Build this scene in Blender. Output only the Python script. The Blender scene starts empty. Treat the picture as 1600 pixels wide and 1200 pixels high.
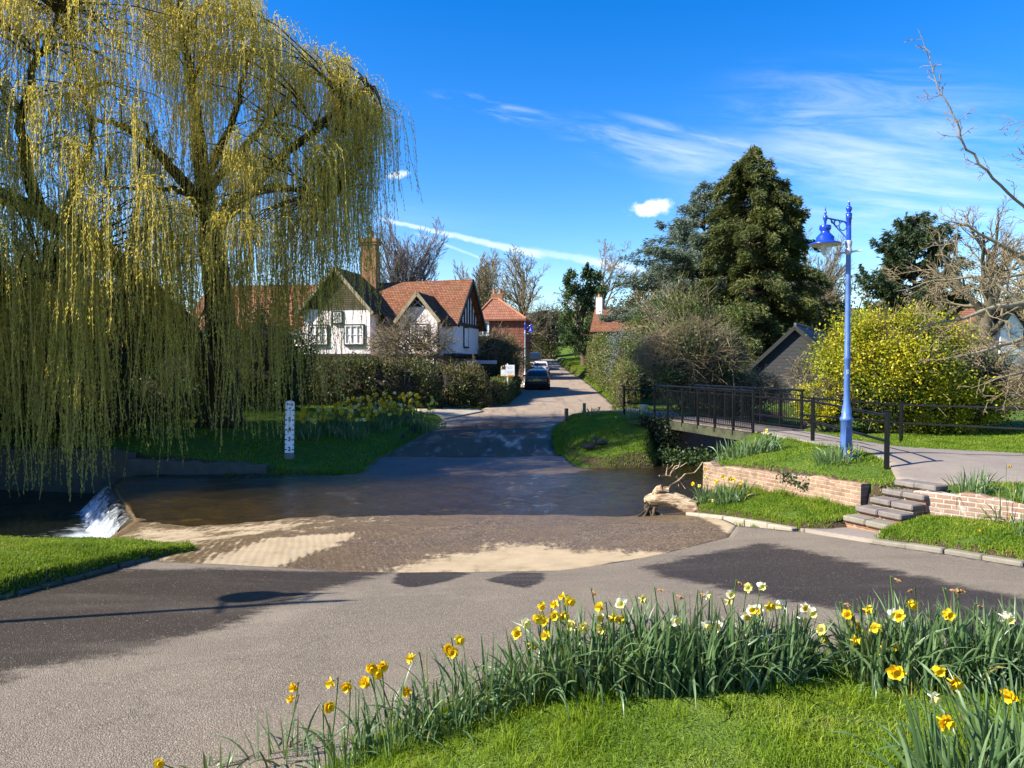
import bpy, bmesh, math, random
import numpy as np
from mathutils import Vector, Matrix, noise as mnoise

S = bpy.context.scene
COL = S.collection
R_ = math.radians
# ------------------------------------------------------------------ camera
F, CX, CY, HZ, H = 1142.0, 800.0, 600.0, 570.0, 3.2
PITCH = math.atan((CY - HZ) / F)
cam = bpy.data.cameras.new("camera")
cam.sensor_width = 36.0
cam.lens = 36.0 * F / 1600.0
cam.clip_start, cam.clip_end = 0.05, 5000.0
camo = bpy.data.objects.new("camera", cam)
camo.location = (0, 0, H)
camo.rotation_euler = (math.pi / 2 - PITCH, 0, 0)
COL.objects.link(camo)
S.camera = camo
# ------------------------------------------------------------------ light
SUN_EL = R_(38.0)
SUN_AZ = math.atan2(-0.965, -0.26)            # compass direction the sun stands in, from +Y towards +X
sun = bpy.data.lights.new("sun", 'SUN')
sun.energy, sun.angle, sun.color = 5.0, R_(0.5), (1.0, 0.93, 0.80)
suno = bpy.data.objects.new("sun", sun)
to_sun = Vector((math.sin(SUN_AZ) * math.cos(SUN_EL), math.cos(SUN_AZ) * math.cos(SUN_EL), math.sin(SUN_EL)))
suno.rotation_euler = to_sun.to_track_quat('Z', 'Y').to_euler()
suno.location = (-20, -10, 40)
COL.objects.link(suno)
S.view_settings.view_transform = 'Standard'
S.view_settings.look = 'None'
S.view_settings.exposure = 1.27
S.view_settings.gamma = 1.0
S.cycles.use_denoising = True
S.cycles.max_bounces = 6
S.cycles.diffuse_bounces = 3
S.cycles.transparent_max_bounces = 12

world = bpy.data.worlds.new("World")
S.world = world
world.use_nodes = True


class NT:
    """small helper to write node trees"""
    def __init__(self, tree):
        self.t = tree
        tree.nodes.clear()

    def n(self, typ, ins=None, **props):
        nd = self.t.nodes.new(typ)
        for k, v in props.items():
            setattr(nd, k, v)
        for k, v in (ins or {}).items():
            sock = nd.inputs[k]
            if isinstance(v, bpy.types.NodeSocket):
                self.t.links.new(v, sock)
            else:
                sock.default_value = v
        return nd

    def math(self, op, a, b=0.0, c=None, clamp=False):
        nd = self.t.nodes.new('ShaderNodeMath')
        nd.operation = op
        nd.use_clamp = clamp
        for i, v in enumerate((a, b, c)):
            if v is None:
                continue
            if isinstance(v, bpy.types.NodeSocket):
                self.t.links.new(v, nd.inputs[i])
            else:
                nd.inputs[i].default_value = v
        return nd.outputs[0]

    def vmath(self, op, a, b=None, scale=None):
        nd = self.t.nodes.new('ShaderNodeVectorMath')
        nd.operation = op
        for i, v in enumerate((a, b)):
            if v is None:
                continue
            if isinstance(v, bpy.types.NodeSocket):
                self.t.links.new(v, nd.inputs[i])
            else:
                nd.inputs[i].default_value = v
        if scale is not None:
            nd.inputs['Scale'].default_value = scale
        return nd.outputs[0]

    def ramp(self, fac, stops, interp='LINEAR'):
        nd = self.t.nodes.new('ShaderNodeValToRGB')
        cr = nd.color_ramp
        cr.interpolation = interp
        while len(cr.elements) < len(stops):
            cr.elements.new(0.5)
        for e, (p, c) in zip(cr.elements, stops):
            e.position = p
            if not hasattr(c, '__len__'):
                c = (c, c, c)
            e.color = tuple(c) + (1,) if len(c) == 3 else tuple(c)
        self.t.links.new(fac, nd.inputs[0])
        return nd.outputs[0]

    def mix(self, fac, a, b, blend='MIX'):
        nd = self.t.nodes.new('ShaderNodeMix')
        nd.data_type = 'RGBA'
        nd.blend_type = blend
        for key, v in ((0, fac), (6, a), (7, b)):
            if isinstance(v, bpy.types.NodeSocket):
                self.t.links.new(v, nd.inputs[key])
            else:
                if key and len(v) == 3:
                    v = tuple(v) + (1,)
                nd.inputs[key].default_value = v
        return nd.outputs[2]

    def noise(self, vec=None, scale=5.0, detail=4.0, rough=0.55, dist=0.0, col=False):
        nd = self.n('ShaderNodeTexNoise', {'Scale': scale, 'Detail': detail, 'Roughness': rough, 'Distortion': dist})
        if vec is not None:
            self.t.links.new(vec, nd.inputs['Vector'])
        return nd.outputs[1 if col else 0]

    def link(self, a, b):
        self.t.links.new(a, b)


def smooth_band(w, x, lo, hi):
    return w.n('ShaderNodeMapRange', {'Value': x, 'From Min': lo, 'From Max': hi}, interpolation_type='SMOOTHSTEP').outputs[0]


def build_world():
    w = NT(world.node_tree)
    sky = w.n('ShaderNodeTexSky', sky_type='NISHITA', sun_disc=False, sun_elevation=SUN_EL, sun_rotation=SUN_AZ % (2 * math.pi),
              air_density=1.0, dust_density=0.25, ozone_density=3.0, altitude=50.0)
    hs = w.n('ShaderNodeHueSaturation', {'Hue': 0.512, 'Saturation': 1.44, 'Value': 1.02, 'Color': sky.outputs[0]})
    base = hs.outputs[0]
    tc = w.n('ShaderNodeTexCoord')
    sep = w.n('ShaderNodeSeparateXYZ', {0: tc.outputs['Generated']})
    x, y, z = sep.outputs
    yy = w.math('MAXIMUM', y, 0.02)
    u = w.math('DIVIDE', x, yy)                      # tangent of the bearing from north
    v = w.math('DIVIDE', z, yy)                      # tangent of the elevation
    uv = w.n('ShaderNodeCombineXYZ', {0: u, 1: v, 2: 0.0}).outputs[0]
    north = smooth_band(w, y, 0.1, 0.3)

    def px(a, b):
        return ((a - CX) / F, (HZ - b) / F)

    def streak(p0, p1, width0, width1, strength, ns, tail=0.1):
        """a contrail: a soft-edged line in the sky between two bearings"""
        (u0, v0), (u1, v1) = px(*p0), px(*p1)
        L = math.hypot(u1 - u0, v1 - v0)
        tx, ty = (u1 - u0) / L, (v1 - v0) / L
        du, dv = w.math('SUBTRACT', u, u0), w.math('SUBTRACT', v, v0)
        along = w.math('ADD', w.math('MULTIPLY', du, tx), w.math('MULTIPLY', dv, ty))
        perp = w.math('ADD', w.math('MULTIPLY', du, -ty), w.math('MULTIPLY', dv, tx))
        nz = w.noise(uv, ns, 5, 0.6)
        perp = w.math('ADD', perp, w.math('MULTIPLY', w.math('SUBTRACT', nz, 0.5), width1 * 0.9))
        t = w.math('DIVIDE', along, L)
        wd = w.math('ADD', w.math('MULTIPLY', t, width1 - width0), width0)
        wd = w.math('MAXIMUM', wd, 0.0004)
        d = w.math('DIVIDE', w.math('ABSOLUTE', perp), wd)
        core = w.math('SUBTRACT', 1.0, smooth_band(w, d, 0.25, 1.0))
        ends = w.math('MULTIPLY', smooth_band(w, t, 0.0, tail), w.math('SUBTRACT', 1.0, smooth_band(w, t, 1 - tail, 1.0)))
        nb = w.math('ADD', w.math('MULTIPLY', nz, 0.9), 0.45, clamp=True)
        return w.math('MULTIPLY', w.math('MULTIPLY', core, ends), w.math('MULTIPLY', nb, strength))

    def puff(p, ru, rv, strength, ns):
        u0, v0 = px(*p)
        nz = w.noise(uv, ns, 6, 0.62)
        n2 = w.math('MULTIPLY', w.math('SUBTRACT', nz, 0.5), 1.5)
        a = w.math('DIVIDE', w.math('SUBTRACT', u, u0), ru)
        b = w.math('DIVIDE', w.math('SUBTRACT', v, v0), rv)
        b = w.math('ADD', b, w.math('MULTIPLY', a, -0.25))
        r = w.math('ADD', w.math('SQRT', w.math('ADD', w.math('MULTIPLY', a, a), w.math('MULTIPLY', b, b))), n2)
        return w.math('MULTIPLY', w.math('SUBTRACT', 1.0, smooth_band(w, r, 0.45, 1.05)), strength)

    def wisp(p, ru, rv, rot, sc, strength, lo, hi, seed):
        """thin cirrus: stretched noise inside a soft ellipse of sky"""
        u0, v0 = px(*p)
        m = w.n('ShaderNodeMapping', {'Vector': uv, 'Location': (-u0, -v0, 0)})
        m2 = w.n('ShaderNodeMapping', {'Vector': m.outputs[0], 'Rotation': (0, 0, rot)})
        s = w.n('ShaderNodeSeparateXYZ', {0: m2.outputs[0]})
        a, b = w.math('DIVIDE', s.outputs[0], ru), w.math('DIVIDE', s.outputs[1], rv)
        r = w.math('SQRT', w.math('ADD', w.math('MULTIPLY', a, a), w.math('MULTIPLY', b, b)))
        m3 = w.n('ShaderNodeMapping', {'Vector': m2.outputs[0], 'Scale': (sc, sc * 6.5, 1), 'Location': (seed, seed * 2, seed)})
        nz = w.noise(m3.outputs[0], 1.0, 8, 0.62, 0.6)
        return w.math('MULTIPLY', w.math('MULTIPLY', smooth_band(w, nz, lo, hi), w.math('SUBTRACT', 1.0, smooth_band(w, r, 0.25, 1.0))), strength)

    layers = [
        streak((585, 341), (860, 403), 0.0032, 0.0075, 0.5, 60),
        streak((800, 388), (1030, 425), 0.006, 0.010, 0.30, 40, 0.3),
        streak((640, 362), (772, 412), 0.0035, 0.0022, 0.26, 60, 0.2),
        streak((900, 405), (1040, 430), 0.006, 0.007, 0.25, 40, 0.3),
        puff((1016, 327), 0.034, 0.0125, 1.0, 55.0),
        puff((622, 275), 0.017, 0.006, 0.6, 70.0),
        wisp((1010, 232), 0.16, 0.045, 0.21, 7.0, 0.30, 0.36, 0.78, 3.1),
        wisp((1080, 212), 0.14, 0.012, 0.24, 9.0, 0.26, 0.35, 0.78, 7.7),
        wisp((1290, 290), 0.30, 0.085, 0.12, 5.0, 0.36, 0.30, 0.80, 1.3),
        wisp((1360, 190), 0.30, 0.10, 0.05, 5.0, 0.28, 0.35, 0.8, 5.3),
        wisp((780, 175), 0.12, 0.02, 0.2, 8.0, 0.3, 0.45, 0.75, 9.3),
        wisp((100, 420), 0.9, 0.22, 0.1, 3.0, 0.30, 0.35, 0.8, 2.3),
        wisp((1530, 330), 0.3, 0.16, 0.1, 4.0, 0.35, 0.35, 0.8, 4.3),
    ]
    cov = layers[0]
    for l in layers[1:]:
        cov = w.math('ADD', cov, l)
    cov = w.math('MULTIPLY', w.math('MINIMUM', cov, 0.93), north)
    colr = w.mix(cov, base, (5.6, 5.9, 6.5))
    bg = w.n('ShaderNodeBackground', {'Color': colr, 'Strength': 0.105})
    out = w.n('ShaderNodeOutputWorld', {'Surface': bg.outputs[0]})


build_world()


# ------------------------------------------------------------------ pixel -> world helpers (the photo is 1600 x 1200)
def ray(px, py):
    cp, sp = math.cos(PITCH), math.sin(PITCH)
    x, up = (px - CX) / F, (CY - py) / F
    return np.array([x, cp + up * sp, -sp + up * cp])


def D(px, py, d):
    """the point seen at a pixel, at distance d northwards"""
    r = ray(px, py)
    r = r * (d / r[1])
    return Vector((r[0], r[1], H + r[2]))


# ------------------------------------------------------------------ object helpers
def link(o):
    COL.objects.link(o)
    return o


def tag(o, label, cat, group=None, kind=None):
    if label:
        o["label"] = label
    if cat:
        o["category"] = cat
    if group:
        o["group"] = group
    if kind:
        o["kind"] = kind
    return o


def thing(name, label, cat, loc=(0, 0, 0), rz=0.0, group=None):
    o = bpy.data.objects.new(name, None)
    o.empty_display_size = 0.2
    o.location = loc
    o.rotation_euler = (0, 0, rz)
    link(o)
    return tag(o, label, cat, group)


def copy_tree(o, parent=None):
    c = o.copy()
    COL.objects.link(c)
    if parent is not None:
        c.parent = parent
    for ch in list(o.children):
        copy_tree(ch, c)
    return c


def mesh_obj(name, me, mat, parent=None, loc=None):
    o = bpy.data.objects.new(name, me)
    if mat is not None:
        for m in (mat if isinstance(mat, (list, tuple)) else [mat]):
            me.materials.append(m)
    link(o)
    if parent is not None:
        o.parent = parent
    if loc is not None:
        o.location = loc
    return o


class MB:
    """collects vertices and polygons (world or local coordinates) and links them as one mesh object"""
    def __init__(self, origin=(0, 0, 0)):
        self.V, self.loops, self.starts, self.totals, self.mi = [], [], [], [], []
        self.nv = 0
        self.nl = 0
        self.o = np.array(origin, float)
        self.smooth = False

    def polys(self, verts, faces, mi=0):
        """faces: (n, k) index array"""
        verts = np.asarray(verts, float).reshape(-1, 3)
        faces = np.asarray(faces, np.int64)
        n, k = faces.shape
        self.V.append(verts)
        self.loops.append((faces + self.nv).ravel())
        self.starts.append(self.nl + np.arange(n) * k)
        self.totals.append(np.full(n, k))
        self.mi.append(np.full(n, mi))
        self.nv += len(verts)
        self.nl += n * k
        return self

    def quads(self, Q, mi=0):
        Q = np.asarray(Q, float)
        n = len(Q)
        if n:
            self.polys(Q.reshape(-1, 3), np.arange(4 * n).reshape(n, 4), mi)
        return self

    def tris(self, Q, mi=0):
        Q = np.asarray(Q, float)
        n = len(Q)
        if n:
            self.polys(Q.reshape(-1, 3), np.arange(3 * n).reshape(n, 3), mi)
        return self

    def ngon(self, pts, mi=0):
        return self.polys(pts, [list(range(len(pts)))], mi)

    def bm(self, bm, mi=0):
        bm.verts.index_update()
        V = np.array([v.co[:] for v in bm.verts])
        by = {}
        for f in bm.faces:
            by.setdefault(len(f.verts), []).append([v.index for v in f.verts])
        base = self.nv
        first = True
        for k, fs in by.items():
            if first:
                self.polys(V, fs, mi)
                first = False
            else:
                fs = np.asarray(fs)
                self.loops.append((fs + base).ravel())
                self.starts.append(self.nl + np.arange(len(fs)) * k)
                self.totals.append(np.full(len(fs), k))
                self.mi.append(np.full(len(fs), mi))
                self.nl += fs.size
        bm.free()
        return self

    def box(self, c, s, rz=0.0, bevel=0.0, mi=0, rot=None):
        b = bmesh.new()
        bmesh.ops.create_cube(b, size=1.0)
        bmesh.ops.scale(b, vec=Vector(s), verts=b.verts)
        if bevel > 0:
            bmesh.ops.bevel(b, geom=list(b.edges), offset=bevel, segments=1, affect='EDGES', profile=0.5)
        m = rot.to_4x4() if rot is not None else Matrix.Rotation(rz, 4, 'Z')
        bmesh.ops.transform(b, matrix=Matrix.Translation(Vector(c)) @ m, verts=b.verts)
        return self.bm(b, mi)

    def bar(self, a, b, w, h, bevel=0.0, mi=0):
        """rectangular bar between two points, h measured upwards"""
        a, b = Vector(a), Vector(b)
        d = b - a
        L = d.length
        x = d.normalized()
        up = Vector((0, 0, 1)) if abs(x.z) < 0.95 else Vector((1, 0, 0))
        y = up.cross(x).normalized()
        z = x.cross(y)
        rot = Matrix((x, y, z)).transposed()
        return self.box((a + b) / 2, (L, w, h), 0, bevel, mi, rot)

    def tube(self, pts, rad, sides=6, cap=True, mi=0):
        pts = np.asarray(pts, float)
        n = len(pts)
        rad = np.broadcast_to(np.asarray(rad, float), (n,))
        t = np.gradient(pts, axis=0)
        t /= np.linalg.norm(t, axis=1, keepdims=True) + 1e-12
        ref = np.array([0, 0, 1.0]) if abs(t[0, 2]) < 0.9 else np.array([1.0, 0, 0])
        if np.any(np.abs(t @ ref) > 0.97):
            ref = np.array([0.31, 0.9, 0.31])
        a = np.cross(t, ref)
        a /= np.linalg.norm(a, axis=1, keepdims=True) + 1e-12
        b = np.cross(t, a)
        th = np.arange(sides) * 2 * math.pi / sides
        ring = pts[:, None, :] + rad[:, None, None] * (np.cos(th)[None, :, None] * a[:, None, :] + np.sin(th)[None, :, None] * b[:, None, :])
        V = ring.reshape(-1, 3)
        i, j = np.meshgrid(np.arange(n - 1), np.arange(sides), indexing='ij')
        j2 = (j + 1) % sides
        f = np.stack([i * sides + j, i * sides + j2, (i + 1) * sides + j2, (i + 1) * sides + j], -1).reshape(-1, 4)
        base = self.nv
        self.polys(V, f, mi)
        if cap:
            for e, rev in ((0, False), (n - 1, True)):
                idx = np.arange(sides) + e * sides + base
                if rev:
                    idx = idx[::-1]
                self.loops.append(idx)
                self.starts.append(np.array([self.nl]))
                self.totals.append(np.array([sides]))
                self.mi.append(np.array([mi]))
                self.nl += sides
        return self

    def lathe(self, c, prof, sides=20, mi=0):
        """prof: list of (radius, height)"""
        prof = np.array(prof, float)
        n = len(prof)
        th = np.arange(sides) * 2 * math.pi / sides
        V = np.zeros((n, sides, 3))
        V[:, :, 0] = prof[:, 0:1] * np.cos(th)
        V[:, :, 1] = prof[:, 0:1] * np.sin(th)
        V[:, :, 2] = prof[:, 1:2]
        V = V.reshape(-1, 3) + np.asarray(c, float)
        i, j = np.meshgrid(np.arange(n - 1), np.arange(sides), indexing='ij')
        j2 = (j + 1) % sides
        f = np.stack([i * sides + j, i * sides + j2, (i + 1) * sides + j2, (i + 1) * sides + j], -1).reshape(-1, 4)
        return self.polys(V, f, mi)

    def mesh(self, name):
        me = bpy.data.meshes.new(name)
        V = np.concatenate(self.V) - self.o
        L = np.concatenate(self.loops).astype(np.int32)
        me.vertices.add(len(V))
        me.vertices.foreach_set('co', V.astype(np.float32).ravel())
        me.loops.add(len(L))
        me.loops.foreach_set('vertex_index', L)
        st, tt = np.concatenate(self.starts).astype(np.int32), np.concatenate(self.totals).astype(np.int32)
        me.polygons.add(len(st))
        me.polygons.foreach_set('loop_start', st)
        me.polygons.foreach_set('loop_total', tt)
        me.polygons.foreach_set('material_index', np.concatenate(self.mi).astype(np.int32))
        me.update(calc_edges=True)
        me.validate()
        me.polygons.foreach_set('use_smooth', np.full(len(me.polygons), self.smooth))
        return me

    def build(self, name, mat, parent=None, smooth=None, loc=None):
        if smooth is not None:
            self.smooth = smooth
        me = self.mesh(name)
        if parent is None and loc is None and np.any(self.o):
            loc = tuple(self.o)
        return mesh_obj(name, me, mat, parent, loc)


def autosmooth(o, deg=35):
    me = o.data
    me.polygons.foreach_set('use_smooth', np.full(len(me.polygons), True))
    b = bmesh.new()
    b.from_mesh(me)
    for e in b.edges:
        if len(e.link_faces) == 2 and e.calc_face_angle(0) > R_(deg):
            e.smooth = False
    b.to_mesh(me)
    b.free()
    return o


def nrm(v):
    return v / (np.linalg.norm(v, axis=-1, keepdims=True) + 1e-12)


def leaf_quads(rng, C, L, W, axis=None, jitter=1.0, fold=0.0):
    """diamond leaves at centres C; axis = preferred long direction"""
    n = len(C)
    r = nrm(rng.normal(size=(n, 3)))
    a = r if axis is None else nrm(axis + jitter * r)
    b = nrm(np.cross(a, nrm(rng.normal(size=(n, 3)))))
    L = np.broadcast_to(L, (n,))[:, None] * rng.uniform(0.7, 1.25, (n, 1))
    W = np.broadcast_to(W, (n,))[:, None] * rng.uniform(0.7, 1.25, (n, 1))
    return np.stack([C - a * L / 2, C + b * W / 2, C + a * L / 2, C - b * W / 2], 1)
# ------------------------------------------------------------------ materials
MATS = {}


def mat(name):
    m = bpy.data.materials.new(name)
    m.use_nodes = True
    return m, NT(m.node_tree)


def out(w, sh, disp=None):
    w.n('ShaderNodeOutputMaterial', {'Surface': sh})


def bump(w, height, strength=0.5, dist=0.01, normal=None):
    ins = {'Height': height, 'Strength': strength, 'Distance': dist}
    if normal is not None:
        ins['Normal'] = normal
    return w.n('ShaderNodeBump', ins).outputs[0]


def opos(w):
    return w.n('ShaderNodeTexCoord').outputs['Object']


def plain(name, col, rough=0.6, metal=0.0, var=0.12, scale=3.0, bumps=0.0, bscale=60.0, spec=0.5, coat=0.0):
    """painted / plain surface with mild mottling so that it never reads as flat"""
    m, w = mat(name)
    p = opos(w)
    n1 = w.noise(p, scale, 6, 0.6)
    c2 = tuple(max(0, c * (1 - var * 2)) for c in col)
    c3 = tuple(min(1, c * (1 + var)) for c in col)
    c = w.ramp(n1, [(0.25, c2), (0.75, c3)])
    ins = {'Base Color': c, 'Roughness': w.math('ADD', w.math('MULTIPLY', w.noise(p, scale * 4, 3), 0.2), rough - 0.1, clamp=True),
           'Metallic': metal, 'Specular IOR Level': spec, 'Coat Weight': coat}
    if bumps:
        ins['Normal'] = bump(w, w.noise(p, bscale, 4), bumps, 0.01)
    out(w, w.n('ShaderNodeBsdfPrincipled', ins).outputs[0])
    MATS[name] = m
    return m


def leafmat(name, stops, trans=0.35, rough=0.5, patch=0.0, pscale=0.6, spec=0.25, tmix=0.35):
    """leaf colour varies from leaf to leaf; optional colour patches from clump to clump"""
    m, w = mat(name)
    geo = w.n('ShaderNodeNewGeometry')
    rnd = geo.outputs['Random Per Island']
    if patch:
        nz = w.noise(geo.outputs['Position'], pscale, 2, 0.5)
        rnd = w.math('ADD', w.math('MULTIPLY', rnd, 1 - patch), w.math('MULTIPLY', smooth_band(w, nz, 0.3, 0.7), patch))
    c = w.ramp(rnd, stops)
    pb = w.n('ShaderNodeBsdfPrincipled', {'Base Color': c, 'Roughness': rough, 'Specular IOR Level': spec})
    tcol = w.mix(tmix, c, (0.30, 0.32, 0.02), 'MIX')
    tr = w.n('ShaderNodeBsdfTranslucent', {'Color': tcol})
    mx = w.n('ShaderNodeMixShader', {0: trans, 1: pb.outputs[0], 2: tr.outputs[0]})
    out(w, mx.outputs[0])
    MATS[name] = m
    return m


def barkmat(name, a, b, scale=6.0, stretch=5.0):
    m, w = mat(name)
    p = opos(w)
    mp = w.n('ShaderNodeMapping', {'Vector': p, 'Scale': (stretch, stretch, 1)})
    n1 = w.noise(mp.outputs[0], scale, 6, 0.65)
    n2 = w.noise(p, 0.8, 3)
    c = w.ramp(w.math('ADD', w.math('MULTIPLY', n1, 0.7), w.math('MULTIPLY', n2, 0.3)), [(0.3, a), (0.7, b)])
    out(w, w.n('ShaderNodeBsdfPrincipled', {'Base Color': c, 'Roughness': 0.9, 'Specular IOR Level': 0.2, 'Normal': bump(w, n1, 0.8, 0.03)}).outputs[0])
    MATS[name] = m
    return m


def mat_ground():
    m, w = mat('ground')
    p = w.n('ShaderNodeNewGeometry').outputs['Position']
    n1, n2, n3 = w.noise(p, 0.5, 5, 0.6), w.noise(p, 7, 5, 0.6), w.noise(p, 60, 3)
    g = w.ramp(n2, [(0.25, (0.050, 0.080, 0.012)), (0.5, (0.085, 0.145, 0.018)), (0.8, (0.15, 0.19, 0.035))])
    soil = w.ramp(n3, [(0.2, (0.035, 0.025, 0.016)), (0.8, (0.11, 0.08, 0.05))])
    bare = w.n('ShaderNodeAttribute', attribute_name='bare').outputs['Fac']
    f = smooth_band(w, w.math('ADD', bare, w.math('MULTIPLY', w.math('SUBTRACT', n2, 0.5), 0.9)), 0.45, 0.62)
    far = w.ramp(n1, [(0.35, (0.06, 0.11, 0.02)), (0.7, (0.09, 0.13, 0.03))])
    c = w.mix(f, w.mix(0.3, g, far), soil)
    out(w, w.n('ShaderNodeBsdfPrincipled', {'Base Color': c, 'Roughness': 0.95, 'Specular IOR Level': 0.1,
                                            'Normal': bump(w, w.math('ADD', n2, n3), 0.8, 0.04)}).outputs[0])
    MATS['ground'] = m


def mat_asphalt():
    m, w = mat('asphalt')
    p = w.n('ShaderNodeNewGeometry').outputs['Position']
    wet = w.n('ShaderNodeAttribute', attribute_name='wet').outputs['Fac']
    n_big, n_mid, n_fine = w.noise(p, 0.35, 4, 0.6), w.noise(p, 3.0, 6, 0.65), w.noise(p, 110, 3, 0.7)
    vor = w.n('ShaderNodeTexVoronoi', {'Vector': p, 'Scale': 110.0, 'Randomness': 1.0})
    chip = w.ramp(w.n('ShaderNodeSeparateColor', {0: vor.outputs['Color']}).outputs[0],
                  [(0.0, (0.115, 0.090, 0.062)), (0.35, (0.200, 0.160, 0.111)), (0.7, (0.248, 0.200, 0.142)), (0.93, (0.30, 0.245, 0.178)), (1.0, (0.48, 0.41, 0.32))])
    hole = smooth_band(w, vor.outputs['Distance'], 0.75, 0.35)
    dry = w.mix(w.math('MULTIPLY', w.math('SUBTRACT', 1.0, hole), 0.75), chip, (0.075, 0.065, 0.057), 'MIX')
    dry = w.mix(w.math('MULTIPLY', w.math('SUBTRACT', n_mid, 0.3), 0.9, clamp=True), dry, (0.245, 0.198, 0.142))
    dry = w.mix(w.math('MULTIPLY', smooth_band(w, n_big, 0.42, 0.72), 0.35), dry, (0.295, 0.238, 0.170))
    f = w.math('ADD', wet, w.math('MULTIPLY', w.math('SUBTRACT', w.noise(w.n('ShaderNodeMapping', {'Vector': p, 'Scale': (0.8, 2.2, 1)}).outputs[0], 1.6, 7, 0.68), 0.5), 0.85))
    f = w.math('ADD', f, w.math('MULTIPLY', w.math('SUBTRACT', w.noise(p, 14, 4, 0.7), 0.5), 0.45))
    fw = smooth_band(w, f, 0.36, 0.66)
    wetc = w.mix(1.0, dry, (0.175, 0.145, 0.115), 'MULTIPLY')
    spark = smooth_band(w, w.n('ShaderNodeSeparateColor', {0: vor.outputs['Color']}).outputs[1], 0.965, 0.985)
    wetc = w.mix(spark, wetc, (0.22, 0.19, 0.165))
    c = w.mix(fw, dry, wetc)
    # tyre-polished and stained drifts
    st = smooth_band(w, w.noise(w.n('ShaderNodeMapping', {'Vector': p, 'Scale': (0.25, 1.2, 1), 'Rotation': (0, 0, -0.25)}).outputs[0], 1.2, 5, 0.6), 0.52, 0.75)
    c = w.mix(w.math('MULTIPLY', st, 0.42), c, (0.125, 0.102, 0.076))
    c = w.mix(w.math('MULTIPLY', smooth_band(w, w.noise(p, 0.8, 5, 0.7), 0.54, 0.68), w.math('MULTIPLY', w.math('SUBTRACT', 1.0, fw), 0.2)), c, (0.36, 0.30, 0.225))
    # fine cracks, and grit gathered in drifts
    cw = w.vmath('ADD', p, w.vmath('SCALE', w.noise(p, 1.1, 4, 0.6, col=True), None, 0.9))
    ce = w.n('ShaderNodeTexVoronoi', {'Vector': cw, 'Scale': 0.42}, feature='DISTANCE_TO_EDGE').outputs['Distance']
    crack = w.math('MULTIPLY', w.math('SUBTRACT', 1.0, smooth_band(w, ce, 0.002, 0.007)), smooth_band(w, w.noise(p, 0.5, 3), 0.5, 0.6))
    c = w.mix(w.math('MULTIPLY', crack, 0.22), c, (0.035, 0.03, 0.026))
    grit = smooth_band(w, w.n('ShaderNodeSeparateColor', {0: w.n('ShaderNodeTexVoronoi', {'Vector': p, 'Scale': 22.0}).outputs['Color']}).outputs[2], 0.975, 0.985)
    gd = w.math('MULTIPLY', grit, w.math('SUBTRACT', 1.0, smooth_band(w, w.n('ShaderNodeTexVoronoi', {'Vector': p, 'Scale': 22.0}).outputs['Distance'], 0.16, 0.24)))
    c = w.mix(gd, c, w.mix(w.noise(p, 3, 2), (0.05, 0.04, 0.03), (0.42, 0.36, 0.28)))
    rough = w.math('SUBTRACT', 0.9, w.math('MULTIPLY', fw, 0.34))
    b = bump(w, w.math('ADD', w.math('MULTIPLY', hole, 0.8), w.math('MULTIPLY', n_fine, 0.5)), 0.75, 0.008)
    out(w, w.n('ShaderNodeBsdfPrincipled', {'Base Color': c, 'Roughness': rough, 'Specular IOR Level': 0.35, 'Normal': b}).outputs[0])
    MATS['asphalt'] = m


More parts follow.
